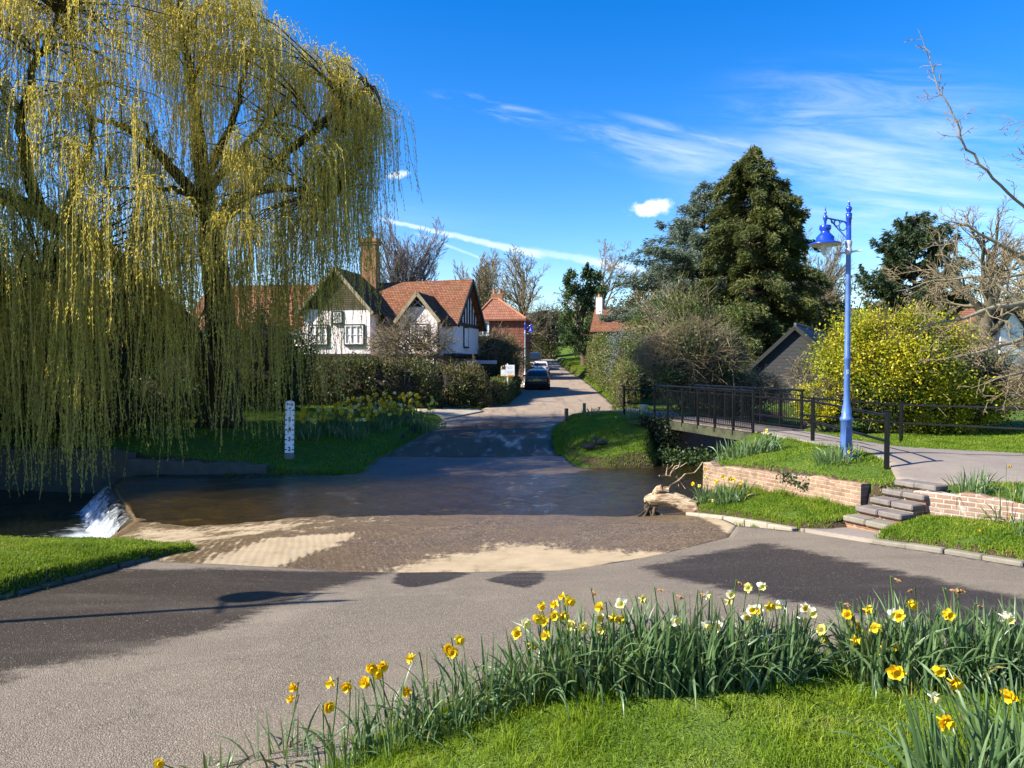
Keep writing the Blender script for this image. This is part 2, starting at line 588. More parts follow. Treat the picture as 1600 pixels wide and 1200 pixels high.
def mat_ford():
    """ribbed concrete slabs of the ford: dry and pale, or wet under a skin of brown gravel"""
    m, w = mat('ford_concrete')
    p = w.n('ShaderNodeNewGeometry').outputs['Position']
    dry = w.n('ShaderNodeAttribute', attribute_name='dry').outputs['Fac']
    slab = w.n('ShaderNodeAttribute', attribute_name='slab').outputs['Fac']
    n_mid, n_f, n_b = w.noise(p, 2.2, 6, 0.65), w.noise(p, 70, 4, 0.7), w.noise(p, 0.6, 4, 0.6)
    vor = w.n('ShaderNodeTexVoronoi', {'Vector': p, 'Scale': 52.0})
    vs = w.n('ShaderNodeSeparateColor', {0: vor.outputs['Color']})
    gravel = w.ramp(vs.outputs[0], [(0.0, (0.050, 0.034, 0.020)), (0.35, (0.100, 0.068, 0.038)), (0.66, (0.155, 0.105, 0.056)), (0.86, (0.24, 0.165, 0.085)), (0.95, (0.38, 0.27, 0.14)), (1.0, (0.56, 0.44, 0.28))])
    gravel = w.mix(w.math('MULTIPLY', smooth_band(w, vor.outputs['Distance'], 0.35, 0.75), 0.7), gravel, (0.03, 0.02, 0.012))
    gravel = w.mix(w.math('MULTIPLY', smooth_band(w, w.noise(w.n('ShaderNodeMapping', {'Vector': p, 'Scale': (1.0, 3.0, 1)}).outputs[0], 1.6, 6, 0.7), 0.45, 0.75), 0.55), gravel, (0.22, 0.15, 0.074))
    gravel = w.mix(w.math('MULTIPLY', smooth_band(w, n_b, 0.35, 0.7), 0.45), gravel, (0.13, 0.085, 0.036))
    conc = w.ramp(n_mid, [(0.2, (0.27, 0.20, 0.115)), (0.55, (0.40, 0.31, 0.19)), (0.85, (0.46, 0.37, 0.245))])
    conc = w.mix(w.math('MULTIPLY', n_f, 0.35), conc, (0.25, 0.19, 0.12))
    wetslab = w.ramp(n_mid, [(0.2, (0.052, 0.037, 0.026)), (0.8, (0.125, 0.092, 0.062))])
    # ribs cast into the slab for grip, along the run of the road
    sx = w.n('ShaderNodeSeparateXYZ', {0: w.n('ShaderNodeMapping', {'Vector': p, 'Rotation': (0, 0, R_(-15))}).outputs[0]})
    ribw = w.math('ADD', sx.outputs[0], w.math('MULTIPLY', w.math('SUBTRACT', w.noise(p, 0.7, 2), 0.5), 0.16))
    rib = w.math('SINE', w.math('MULTIPLY', ribw, 2 * math.pi / 0.115))
    f = w.math('ADD', dry, w.math('MULTIPLY', w.math('SUBTRACT', n_mid, 0.5), 1.35))
    f = w.math('ADD', f, w.math('MULTIPLY', w.math('SUBTRACT', w.noise(p, 12, 5, 0.75), 0.5), 0.7))
    ribs = w.n('ShaderNodeAttribute', attribute_name='ribs').outputs['Fac']
    f = w.math('ADD', f, w.math('MULTIPLY', w.math('MULTIPLY', rib, w.math('MULTIPLY', smooth_band(w, n_b, 0.35, 0.6), 0.16)), ribs))
    f = w.math('ADD', f, w.math('MULTIPLY', w.math('SUBTRACT', w.noise(w.n('ShaderNodeMapping', {'Vector': p, 'Scale': (5.5, 0.9, 1), 'Rotation': (0, 0, R_(-15))}).outputs[0], 1.5, 5, 0.65), 0.5), 1.0))
    fd = smooth_band(w, f, 0.34, 0.74)
    base = w.mix(slab, gravel, wetslab)
    c = w.mix(fd, base, conc)
    rough = w.math('ADD', w.math('MULTIPLY', fd, 0.45), 0.45)
    hb = w.math('ADD', w.math('MULTIPLY', w.math('SUBTRACT', 1.0, vor.outputs['Distance']), 0.8), w.math('MULTIPLY', n_f, 0.4))
    b = bump(w, hb, 0.4, 0.008)
    b = bump(w, w.math('MULTIPLY', rib, ribs), 0.25, 0.004, b)
    out(w, w.n('ShaderNodeBsdfPrincipled', {'Base Color': c, 'Roughness': rough, 'Specular IOR Level': 0.28, 'Normal': b}).outputs[0])
    MATS['ford'] = m


def mat_lane():
    m, w = mat('lane_surface')
    p = w.n('ShaderNodeNewGeometry').outputs['Position']
    wet = w.n('ShaderNodeAttribute', attribute_name='wet').outputs['Fac']
    n_mid, n_f = w.noise(p, 1.6, 6, 0.65), w.noise(p, 45, 4, 0.7)
    st = w.noise(w.n('ShaderNodeMapping', {'Vector': p, 'Scale': (1.6, 0.16, 1), 'Rotation': (0, 0, R_(-6))}).outputs[0], 1.5, 5, 0.65)
    c = w.ramp(n_mid, [(0.2, (0.23, 0.175, 0.125)), (0.8, (0.40, 0.315, 0.235))])
    c = w.mix(w.math('MULTIPLY', smooth_band(w, st, 0.5, 0.72), 0.6), c, (0.11, 0.085, 0.065))
    c = w.mix(w.math('MULTIPLY', n_f, 0.5), c, (0.15, 0.12, 0.10))
    f = smooth_band(w, w.math('ADD', wet, w.math('MULTIPLY', w.math('SUBTRACT', n_mid, 0.5), 0.8)), 0.35, 0.65)
    c = w.mix(f, c, w.mix(1.0, c, (0.46, 0.31, 0.205), 'MULTIPLY'))
    stream = smooth_band(w, w.noise(w.n('ShaderNodeMapping', {'Vector': p, 'Scale': (1.1, 0.35, 1)}).outputs[0], 1.3, 5, 0.65), 0.52, 0.66)
    rough = w.math('SUBTRACT', 0.9, w.math('MULTIPLY', f, w.math('ADD', w.math('MULTIPLY', stream, 0.36), 0.30)))
    out(w, w.n('ShaderNodeBsdfPrincipled', {'Base Color': c, 'Roughness': rough, 'Specular IOR Level': w.math('ADD', w.math('MULTIPLY', stream, 0.35), 0.12), 'Normal': bump(w, w.math('ADD', n_f, n_mid), 0.6, 0.02)}).outputs[0])
    MATS['lane'] = m


def mat_concrete(name, a, b, scale=2.0):
    m, w = mat(name)
    p = w.n('ShaderNodeNewGeometry').outputs['Position']
    n1, n2, n3 = w.noise(p, scale, 6, 0.65), w.noise(p, 60, 4, 0.7), w.noise(p, 9, 5, 0.7)
    c = w.ramp(n1, [(0.25, a), (0.75, b)])
    c = w.mix(w.math('MULTIPLY', n2, 0.45), c, tuple(x * 0.5 for x in a))
    c = w.mix(w.math('MULTIPLY', smooth_band(w, n3, 0.55, 0.75), 0.4), c, (0.09, 0.085, 0.05))
    out(w, w.n('ShaderNodeBsdfPrincipled', {'Base Color': c, 'Roughness': 0.9, 'Normal': bump(w, w.math('ADD', n2, n3), 0.6, 0.01)}).outputs[0])
    MATS[name] = m
    return m


def mat_brick(name, c1, c2, mortar, axis='x', bw=0.225, bh=0.075, lime=0.0, limec=(0.55, 0.47, 0.36), grime=0.3, mort=0.012):
    m, w = mat(name)
    p = opos(w)
    s = w.n('ShaderNodeSeparateXYZ', {0: p})
    along = {'x': s.outputs[0], 'y': s.outputs[1], 'xy': w.math('ADD', s.outputs[0], s.outputs[1])}[axis]
    v = w.n('ShaderNodeCombineXYZ', {0: along, 1: s.outputs[2], 2: 0.0}).outputs[0]
    wob = w.noise(p, 5, 3, 0.5, col=True)
    v = w.vmath('ADD', v, w.vmath('SCALE', w.vmath('SUBTRACT', wob, (0.5, 0.5, 0.5)), None, 0.012))
    br = w.n('ShaderNodeTexBrick', {'Vector': v, 'Color1': c1 + (1,), 'Color2': c2 + (1,), 'Mortar': mortar + (1,), 'Scale': 1.0,
                                    'Mortar Size': mort, 'Mortar Smooth': 0.3, 'Bias': 0.0, 'Brick Width': bw, 'Row Height': bh})
    n1, n2, n3 = w.noise(p, 3, 6, 0.7), w.noise(p, 40, 4, 0.7), w.noise(p, 9, 5, 0.65)
    c = w.mix(w.math('MULTIPLY', smooth_band(w, n3, 0.4, 0.7), 0.5), br.outputs[0], tuple(x * 0.55 for x in c1))
    c = w.mix(w.math('MULTIPLY', smooth_band(w, n1, 0.45, 0.7), grime), c, (0.10, 0.085, 0.06))
    if lime:
        f = smooth_band(w, w.math('ADD', w.math('MULTIPLY', n1, 0.6), w.math('MULTIPLY', n3, 0.5)), 0.78 - 0.4 * lime, 0.95 - 0.4 * lime)
        c = w.mix(w.math('MULTIPLY', f, 0.85), c, limec)
    hgt = w.math('SUBTRACT', w.math('MULTIPLY', n2, 0.3), br.outputs[1])
    out(w, w.n('ShaderNodeBsdfPrincipled', {'Base Color': c, 'Roughness': 0.92, 'Specular IOR Level': 0.2, 'Normal': bump(w, hgt, 0.9, 0.012)}).outputs[0])
    MATS[name] = m
    return m


def mat_tiles(name, axis, c_lo, c_hi, moss, rows=0.11, width=0.17, dark=0.25):
    """plain clay roof tiles: courses run level, colours vary from tile to tile"""
    m, w = mat(name)
    p = opos(w)
    s = w.n('ShaderNodeSeparateXYZ', {0: p})
    along = s.outputs[0] if axis == 'x' else s.outputs[1]
    wob = w.noise(p, 1.2, 3)
    zz = w.math('ADD', s.outputs[2], w.math('MULTIPLY', w.math('SUBTRACT', wob, 0.5), 0.09))
    v = w.n('ShaderNodeCombineXYZ', {0: along, 1: zz, 2: 0.0}).outputs[0]
    br = w.n('ShaderNodeTexBrick', {'Vector': v, 'Color1': c_lo + (1,), 'Color2': c_hi + (1,), 'Mortar': tuple(x * dark for x in c_lo) + (1,), 'Scale': 1.0,
                                    'Mortar Size': 0.012, 'Mortar Smooth': 0.2, 'Brick Width': width, 'Row Height': rows})
    n1, n2 = w.noise(p, 0.9, 6, 0.7), w.noise(p, 11, 5, 0.75)
    c = w.mix(w.math('MULTIPLY', smooth_band(w, n2, 0.45, 0.65), 0.7), br.outputs[0], tuple(x * 0.55 for x in c_lo))
    c = w.mix(smooth_band(w, w.math('ADD', w.math('MULTIPLY', n1, 0.65), w.math('MULTIPLY', n2, 0.4)), 0.50, 0.72), c, moss)
    fr = w.math('FRACT', w.math('DIVIDE', zz, rows))
    h = w.math('ADD', w.math('MULTIPLY', w.math('SUBTRACT', 1.0, fr), 0.7), w.math('MULTIPLY', w.math('SUBTRACT', 1.0, br.outputs[1]), 0.4))
    out(w, w.n('ShaderNodeBsdfPrincipled', {'Base Color': c, 'Roughness': 0.9, 'Specular IOR Level': 0.2, 'Normal': bump(w, w.math('ADD', h, w.math('MULTIPLY', n2, 0.6)), 0.9, 0.03)}).outputs[0])
    MATS[name] = m
    return m


def mat_boards(name, a, b, pitch=0.18):
    m, w = mat(name)
    p = opos(w)
    s = w.n('ShaderNodeSeparateXYZ', {0: p})
    fr = w.math('FRACT', w.math('DIVIDE', s.outputs[2], pitch))
    grain = w.noise(w.n('ShaderNodeMapping', {'Vector': p, 'Scale': (1, 1, 12)}).outputs[0], 4, 5, 0.65)
    c = w.ramp(grain, [(0.3, a), (0.75, b)])
    c = w.mix(smooth_band(w, fr, 0.10, 0.02), c, (0.004, 0.004, 0.005))
    out(w, w.n('ShaderNodeBsdfPrincipled', {'Base Color': c, 'Roughness': 0.8, 'Normal': bump(w, w.math('ADD', w.math('SUBTRACT', 1.0, fr), w.math('MULTIPLY', grain, 0.3)), 0.9, 0.02)}).outputs[0])
    MATS[name] = m
    return m


def mat_water(name, tint, rough=0.03, wave=1.0, murk=0.25, murkc=(0.03, 0.025, 0.01)):
    m, w = mat(name)
    p = w.n('ShaderNodeNewGeometry').outputs['Position']
    mp = w.n('ShaderNodeMapping', {'Vector': p, 'Scale': (1.0, 2.4, 1.0), 'Rotation': (0, 0, R_(12))}).outputs[0]
    n1 = w.noise(mp, 2.6, 5, 0.62, 0.6)
    n2 = w.noise(mp, 11.0, 4, 0.6, 0.8)
    mask = smooth_band(w, w.noise(p, 0.45, 3), 0.3, 0.7)
    hgt = w.math('ADD', n1, w.math('MULTIPLY', n2, w.math('ADD', w.math('MULTIPLY', mask, 0.6), 0.25)))
    b = bump(w, hgt, 0.36 * wave, 0.10)
    fr = w.n('ShaderNodeFresnel', {'IOR': 1.33, 'Normal': b})
    tr = w.n('ShaderNodeBsdfTransparent', {'Color': tint + (1,)})
    df = w.n('ShaderNodeBsdfDiffuse', {'Color': murkc + (1,)})
    under = w.n('ShaderNodeMixShader', {0: murk, 1: tr.outputs[0], 2: df.outputs[0]})
    gl = w.n('ShaderNodeBsdfGlossy', {'Color': (1, 1, 1, 1), 'Roughness': rough, 'Normal': b})
    mx = w.n('ShaderNodeMixShader', {0: fr.outputs[0], 1: under.outputs[0], 2: gl.outputs[0]})
    out(w, mx.outputs[0])
    MATS[name] = m
    return m


def mat_foam(name, lo, hi, stretch=(1, 1, 1), sc=6.0, rot=0.0):
    """white water: streaks of foam with clear gaps"""
    m, w = mat(name)
    p = opos(w)
    mp = w.n('ShaderNodeMapping', {'Vector': p, 'Scale': stretch, 'Rotation': (0, 0, rot)}).outputs[0]
    n1 = w.noise(mp, sc, 7, 0.72, 0.5)
    a = w.n('ShaderNodeAttribute', attribute_name='foam').outputs['Fac']
    f = smooth_band(w, w.math('ADD', n1, w.math('SUBTRACT', a, 0.5)), lo, hi)
    wh = w.n('ShaderNodeBsdfPrincipled', {'Base Color': (0.50, 0.54, 0.58, 1), 'Roughness': 0.35, 'Normal': bump(w, n1, 0.8, 0.05)})
    tr = w.n('ShaderNodeBsdfTransparent', {'Color': (0.92, 0.95, 0.95, 1)})
    gl = w.n('ShaderNodeBsdfGlossy', {'Roughness': 0.08, 'Color': (0.9, 0.95, 1, 1)})
    cl = w.n('ShaderNodeMixShader', {0: 0.10, 1: tr.outputs[0], 2: gl.outputs[0]})
    out(w, w.n('ShaderNodeMixShader', {0: f, 1: cl.outputs[0], 2: wh.outputs[0]}).outputs[0])
    MATS[name] = m
    return m


def mat_glass(name, col=(0.02, 0.025, 0.03)):
    m, w = mat(name)
    p = opos(w)
    b = bump(w, w.noise(p, 3, 2), 0.05, 0.02)
    out(w, w.n('ShaderNodeBsdfPrincipled', {'Base Color': col + (1,), 'Roughness': 0.06, 'Specular IOR Level': 0.45, 'Normal': b}).outputs[0])
    MATS[name] = m
    return m


mat_ground(); mat_asphalt(); mat_ford(); mat_lane()
mat_concrete('pad', (0.30, 0.25, 0.19), (0.46, 0.39, 0.30))
mat_concrete('path', (0.20, 0.165, 0.135), (0.30, 0.25, 0.205), 1.2)
mat_concrete('kerb', (0.15, 0.135, 0.10), (0.29, 0.26, 0.205), 4.0)
mat_concrete('step_stone', (0.125, 0.108, 0.098), (0.25, 0.215, 0.19), 5.0)
mat_concrete('old_stone', (0.060, 0.052, 0.038), (0.13, 0.112, 0.082), 3.0)
mat_brick('brick_wall', (0.25, 0.145, 0.095), (0.37, 0.245, 0.165), (0.40, 0.33, 0.245), 'x', lime=0.28, limec=(0.46, 0.385, 0.285), grime=0.6)
mat_brick('brick_wall_limed', (0.27, 0.15, 0.11), (0.36, 0.24, 0.18), (0.5, 0.44, 0.36), 'x', lime=0.52, limec=(0.60, 0.54, 0.45), grime=0.6)
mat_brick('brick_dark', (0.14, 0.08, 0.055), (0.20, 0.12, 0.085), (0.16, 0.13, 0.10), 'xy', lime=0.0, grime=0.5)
mat_brick('brick_house', (0.24, 0.105, 0.06), (0.33, 0.16, 0.09), (0.30, 0.25, 0.19), 'xy', lime=0.0)
mat_brick('brick_chimney', (0.30, 0.12, 0.05), (0.42, 0.19, 0.085), (0.30, 0.22, 0.15), 'xy', lime=0.0)
mat_tiles('tiles_x', 'x', (0.185, 0.072, 0.038), (0.31, 0.135, 0.07), (0.15, 0.10, 0.055), 0.12, 0.19)
mat_tiles('tiles_y', 'y', (0.185, 0.072, 0.038), (0.29, 0.125, 0.065), (0.10, 0.085, 0.04), 0.12, 0.19)
mat_tiles('tiles_dark', 'x', (0.075, 0.06, 0.035), (0.13, 0.10, 0.06), (0.06, 0.06, 0.028), 0.13, 0.19)
mat_tiles('tiles_mossy', 'y', (0.065, 0.05, 0.028), (0.12, 0.085, 0.045), (0.055, 0.055, 0.02), 0.13, 0.19)
mat_tiles('tiles_hung', 'x', (0.19, 0.06, 0.042), (0.29, 0.10, 0.066), (0.22, 0.10, 0.07), 0.26, 0.21, 0.12)
mat_tiles('tiles_red', 'x', (0.25, 0.10, 0.062), (0.36, 0.155, 0.095), (0.24, 0.13, 0.085), 0.25, 0.2)
mat_tiles('slate', 'x', (0.085, 0.09, 0.105), (0.16, 0.165, 0.185), (0.13, 0.13, 0.135), 0.16, 0.25)
mat_boards('black_boards', (0.010, 0.010, 0.012), (0.035, 0.034, 0.037))
plain('render_white', (0.80, 0.70, 0.70), 0.85, var=0.05, scale=1.2, bumps=0.3)
plain('white_paint', (0.80, 0.80, 0.77), 0.45, var=0.05)
plain('black_timber', (0.012, 0.011, 0.011), 0.7, var=0.3)
plain('dark_board', (0.045, 0.034, 0.022), 0.8, var=0.3)
plain('weathered_board', (0.30, 0.245, 0.15), 0.8, var=0.25, scale=5)
plain('black_metal', (0.006, 0.0065, 0.008), 0.34, var=0.3, bumps=0.1, bscale=40, spec=0.4)
plain('beam_metal', (0.045, 0.05, 0.022), 0.7, var=0.6, scale=2.5, bumps=0.2)
plain('deck', (0.16, 0.125, 0.10), 0.85, var=0.25, bumps=0.4, bscale=50)
plain('lamp_blue', (0.012, 0.052, 0.44), 0.24, var=0.12, coat=0.5)
plain('lamp_faded', (0.070, 0.150, 0.40), 0.42, var=0.22, scale=5, bumps=.15)
plain('lamp_grey', (0.42, 0.43, 0.50), 0.45, var=0.15)
plain('lamp_inside', (0.62, 0.58, 0.46), 0.5)
plain('gauge_white', (0.80, 0.82, 0.85), 0.4, var=0.06, scale=8)
plain('ink', (0.008, 0.008, 0.010), 0.5, var=0.2)
plain('soil', (0.05, 0.036, 0.024), 0.95, var=0.4, scale=12, bumps=0.8, bscale=30)  # dark brown of the added cores inside shrubs and hedges
plain('sign_white', (0.80, 0.80, 0.80), 0.4, var=0.03)
plain('sign_cream', (0.80, 0.68, 0.30), 0.4, var=0.05)
plain('sign_orange', (0.80, 0.32, 0.03), 0.4, var=0.05)
plain('sign_maroon', (0.07, 0.012, 0.02), 0.5, var=0.1)
plain('sign_grey', (0.42, 0.43, 0.50), 0.5, var=0.05)
plain('car_grey', (0.022, 0.020, 0.024), 0.28, var=0.06, coat=1.0)
plain('car_white', (0.74, 0.76, 0.79), 0.28, var=0.03, coat=1.0)
plain('car_dark', (0.014, 0.018, 0.026), 0.28, var=0.06, coat=1.0)
plain('tyre', (0.012, 0.012, 0.012), 0.85, var=0.2)
plain('rim', (0.30, 0.30, 0.31), 0.35, 0.8)
plain('car_trim', (0.015, 0.015, 0.016), 0.6)
plain('tail_red', (0.42, 0.012, 0.010), 0.2, coat=0.6)
plain('plate_yellow', (0.78, 0.60, 0.06), 0.4)
plain('plate_black', (0.02, 0.02, 0.02), 0.5)
plain('post_wood', (0.24, 0.195, 0.12), 0.85, var=0.3, scale=8, bumps=0.5)
plain('post_dark', (0.10, 0.075, 0.05), 0.85, var=0.35, scale=8, bumps=0.5)
plain('terracotta', (0.40, 0.17, 0.08), 0.8, var=0.2)
plain('galv', (0.42, 0.45, 0.50), 0.4, 0.4)
plain('stone_marker', (0.44, 0.38, 0.22), 0.9, var=0.2)
plain('duck_brown', (0.055, 0.042, 0.035), 0.8, var=0.4, scale=25)
plain('duck_head', (0.008, 0.014, 0.012), 0.5)
plain('duck_bill', (0.25, 0.20, 0.04), 0.5)
mat_glass('glass')
mat_glass('glass_sky', (0.10, 0.16, 0.24))
mat_water('water', (0.90, 0.80, 0.52), 0.05, 0.8, 0.10, (0.125, 0.085, 0.028))
mat_water('water_dark', (0.30, 0.30, 0.16), 0.04, 0.8, 0.6, (0.012, 0.013, 0.007))
mat_foam('fall', 0.42, 0.86, (9, 9, 1.1), 1.0)
mat_foam('foam', 0.44, 0.64, (0.7, 3.2, 1), 2.2, R_(-20))


def mat_globe():
    m, w = mat('lamp_globe')
    gl = w.n('ShaderNodeBsdfGlossy', {'Roughness': 0.1})
    tr = w.n('ShaderNodeBsdfTransparent', {'Color': (0.86, 0.88, 0.90, 1)})
    df = w.n('ShaderNodeBsdfDiffuse', {'Color': (0.75, 0.76, 0.76, 1)})
    a = w.n('ShaderNodeMixShader', {0: 0.35, 1: tr.outputs[0], 2: df.outputs[0]})
    out(w, w.n('ShaderNodeMixShader', {0: 0.12, 1: a.outputs[0], 2: gl.outputs[0]}).outputs[0])
    MATS['lamp_globe'] = m


def mat_wood(name):
    """barkless driftwood: bleached, split along the grain"""
    m, w = mat(name)
    p = opos(w)
    mp = w.n('ShaderNodeMapping', {'Vector': p, 'Scale': (1.2, 9, 9)}).outputs[0]
    g = w.noise(mp, 2.2, 7, 0.7, 0.6)
    n = w.noise(p, 3.5, 5, 0.65)
    c = w.ramp(g, [(0.40, (0.07, 0.043, 0.025)), (0.49, (0.38, 0.27, 0.155)), (0.66, (0.66, 0.53, 0.355))])
    c = w.mix(w.math('MULTIPLY', smooth_band(w, n, 0.5, 0.68), 0.75), c, (0.26, 0.15, 0.09))
    out(w, w.n('ShaderNodeBsdfPrincipled', {'Base Color': c, 'Roughness': 0.85, 'Normal': bump(w, w.math('ADD', g, n), 0.9, 0.03)}).outputs[0])
    MATS[name] = m


mat_globe(); mat_wood('driftwood')
plain('rotten', (0.018, 0.013, 0.009), 0.95, var=0.4)
barkmat('bark_willow', (0.022, 0.018, 0.010), (0.085, 0.068, 0.035))
barkmat('bark_grey', (0.06, 0.05, 0.035), (0.17, 0.145, 0.10))
barkmat('bark_pale', (0.13, 0.115, 0.08), (0.32, 0.285, 0.20))
barkmat('bark_brown', (0.05, 0.036, 0.022), (0.14, 0.105, 0.065))
barkmat('twig_tan', (0.13, 0.10, 0.058), (0.31, 0.25, 0.15))
barkmat('willow_twig', (0.26, 0.20, 0.05), (0.42, 0.33, 0.09))
barkmat('twig_mauve', (0.10, 0.075, 0.07), (0.20, 0.16, 0.15))
leafmat('willow_leaf', [(0.0, (0.46, 0.41, 0.06)), (0.5, (0.67, 0.55, 0.085)), (1.0, (0.84, 0.68, 0.14))], 0.56, 0.55, 0.35, 0.35, 0.25, 0.0)
leafmat('lawn_blade', [(0.0, (0.100, 0.190, 0.012)), (0.5, (0.195, 0.30, 0.018)), (0.86, (0.31, 0.38, 0.036)), (0.93, (0.46, 0.40, 0.17)), (1.0, (0.56, 0.48, 0.24))], 0.45, 0.45, 0.5, 3.0)
leafmat('bank_blade', [(0.0, (0.075, 0.150, 0.010)), (0.5, (0.150, 0.245, 0.016)), (0.9, (0.25, 0.31, 0.03)), (1.0, (0.42, 0.36, 0.13))], 0.42, 0.5, 0.5, 1.6)
leafmat('daff_leaf', [(0.0, (0.060, 0.115, 0.042)), (0.6, (0.115, 0.195, 0.075)), (0.95, (0.20, 0.285, 0.135)), (0.97, (0.36, 0.30, 0.11)), (1.0, (0.34, 0.24, 0.10))], 0.30, 0.36, 0.0, 1, 0.5)
leafmat('daff_stem', [(0.0, (0.06, 0.12, 0.03)), (1.0, (0.11, 0.19, 0.05))], 0.2, 0.5)
leafmat('petal_yellow', [(0.0, (0.82, 0.58, 0.012)), (1.0, (0.86, 0.68, 0.05))], 0.3, 0.5)
leafmat('petal_gold', [(0.0, (0.82, 0.48, 0.006)), (1.0, (0.86, 0.58, 0.012))], 0.3, 0.5)
leafmat('petal_white', [(0.0, (0.78, 0.74, 0.55)), (1.0, (0.85, 0.84, 0.74))], 0.3, 0.5)
leafmat('petal_lemon', [(0.0, (0.80, 0.68, 0.14)), (1.0, (0.84, 0.76, 0.28))], 0.3, 0.5)
leafmat('petal_dead', [(0.0, (0.26, 0.13, 0.05)), (1.0, (0.36, 0.21, 0.10))], 0.2, 0.7)
leafmat('conifer_leaf', [(0.0, (0.028, 0.042, 0.014)), (0.6, (0.075, 0.094, 0.026)), (1.0, (0.165, 0.16, 0.045))], 0.22, 0.6, 0.45, 0.5)
leafmat('cedar_leaf', [(0.0, (0.05, 0.08, 0.062)), (0.6, (0.11, 0.15, 0.115)), (1.0, (0.18, 0.21, 0.155))], 0.2, 0.6, 0.3, 0.6)
leafmat('pine_leaf', [(0.0, (0.015, 0.032, 0.014)), (1.0, (0.055, 0.085, 0.030))], 0.12, 0.6, 0.3, 0.6)
leafmat('yellow_leaf', [(0.0, (0.09, 0.14, 0.012)), (0.42, (0.26, 0.28, 0.016)), (0.8, (0.52, 0.44, 0.02)), (1.0, (0.70, 0.58, 0.04))], 0.3, 0.4, 0.45, 1.1)
leafmat('ivy_leaf', [(0.0, (0.016, 0.036, 0.012)), (0.6, (0.040, 0.075, 0.022)), (1.0, (0.10, 0.14, 0.045))], 0.15, 0.5, 0.2, 1.0, 0.25)
leafmat('ivy_dark', [(0.0, (0.010, 0.018, 0.010)), (1.0, (0.030, 0.045, 0.022))], 0.1, 0.55, 0.2, 1.0, 0.2)
leafmat('hedge_leaf', [(0.0, (0.025, 0.034, 0.012)), (0.6, (0.065, 0.075, 0.025)), (1.0, (0.13, 0.125, 0.045))], 0.2, 0.5, 0.3, 1.0)
leafmat('hedge_brown', [(0.0, (0.06, 0.05, 0.020)), (0.6, (0.15, 0.130, 0.048)), (1.0, (0.26, 0.215, 0.09))], 0.2, 0.6, 0.45, 0.9)
leafmat('clipped_leaf', [(0.0, (0.05, 0.07, 0.014)), (0.6, (0.11, 0.13, 0.028)), (1.0, (0.19, 0.19, 0.05))], 0.25, 0.5, 0.3, 1.0)
leafmat('green_leaf', [(0.0, (0.035, 0.060, 0.012)), (0.6, (0.090, 0.125, 0.024)), (1.0, (0.17, 0.20, 0.05))], 0.25, 0.5, 0.4, 0.7)
leafmat('dark_leaf', [(0.0, (0.012, 0.024, 0.008)), (0.6, (0.030, 0.052, 0.014)), (1.0, (0.075, 0.105, 0.028))], 0.2, 0.45, 0.3, 0.8)
leafmat('blue_leaf', [(0.0, (0.07, 0.10, 0.09)), (1.0, (0.19, 0.23, 0.20))], 0.12, 0.6, 0.3, 1.0)
# ------------------------------------------------------------------ terrain
class RBF:
    """thin-plate surface through height points"""
    def __init__(self, pts, smooth=0.02):
        P = np.array(pts, float)
        self.X = P[:, :2]
        n = len(P)
        A = self.k(self.X, self.X) + smooth * np.eye(n)
        Q = np.hstack([np.ones((n, 1)), self.X])
        M = np.block([[A, Q], [Q.T, np.zeros((3, 3))]])
        self.w = np.linalg.lstsq(M, np.concatenate([P[:, 2], np.zeros(3)]), rcond=None)[0]

    @staticmethod
    def k(a, b):
        r2 = ((a[:, None, :] - b[None, :, :]) ** 2).sum(-1)
        return 0.5 * r2 * np.log(r2 + 1e-9)

    def __call__(self, x, y):
        x, y = np.asarray(x, float), np.asarray(y, float)
        q = np.stack([x.ravel(), y.ravel()], 1)
        res = np.empty(len(q))
        for i in range(0, len(q), 40000):
            c = q[i:i + 40000]
            res[i:i + 40000] = self.k(c, self.X) @ self.w[:-3] + self.w[-3] + c @ self.w[-2:]
        return res.reshape(x.shape)


def inside(poly, x, y):
    poly = np.asarray(poly, float)
    c = np.zeros(x.shape, bool)
    n = len(poly)
    for i in range(n):
        x0, y0 = poly[i]
        x1, y1 = poly[(i + 1) % n]
        if y0 == y1:
            continue
        hit = ((y0 > y) != (y1 > y)) & (x < (x1 - x0) * (y - y0) / (y1 - y0) + x0)
        c ^= hit
    return c


def edge_dist(poly, x, y, closest=False):
    poly = np.asarray(poly, float)
    best = np.full(x.shape, 1e18)
    bx, by = np.zeros(x.shape), np.zeros(x.shape)
    n = len(poly)
    for i in range(n):
        a, b = poly[i], poly[(i + 1) % n]
        d = b - a
        t = np.clip(((x - a[0]) * d[0] + (y - a[1]) * d[1]) / (d @ d + 1e-12), 0, 1)
        qx, qy = a[0] + t * d[0], a[1] + t * d[1]
        r = (x - qx) ** 2 + (y - qy) ** 2
        m = r < best
        best = np.where(m, r, best)
        if closest:
            bx, by = np.where(m, qx, bx), np.where(m, qy, by)
    return (np.sqrt(best), bx, by) if closest else np.sqrt(best)


def sdist(poly, x, y):
    """positive inside"""
    x, y = np.asarray(x, float), np.asarray(y, float)
    d = edge_dist(poly, x, y)
    return np.where(inside(poly, x, y), d, -d)


def sstep(v, lo, hi):
    t = np.clip((v - lo) / (hi - lo), 0, 1)
    return t * t * (3 - 2 * t)


_pg = np.random.default_rng(5)
_PERM = _pg.uniform(-1, 1, (64, 64))


def vnoise(x, y, s):
    """cheap value noise, one octave, features of size s"""
    x, y = np.asarray(x, float) / s, np.asarray(y, float) / s
    i, j = np.floor(x).astype(int), np.floor(y).astype(int)
    fx, fy = x - i, y - j
    fx, fy = fx * fx * (3 - 2 * fx), fy * fy * (3 - 2 * fy)
    g = lambda a, b: _PERM[a % 64, b % 64]
    return (g(i, j) * (1 - fx) + g(i + 1, j) * fx) * (1 - fy) + (g(i, j + 1) * (1 - fx) + g(i + 1, j + 1) * fx) * fy


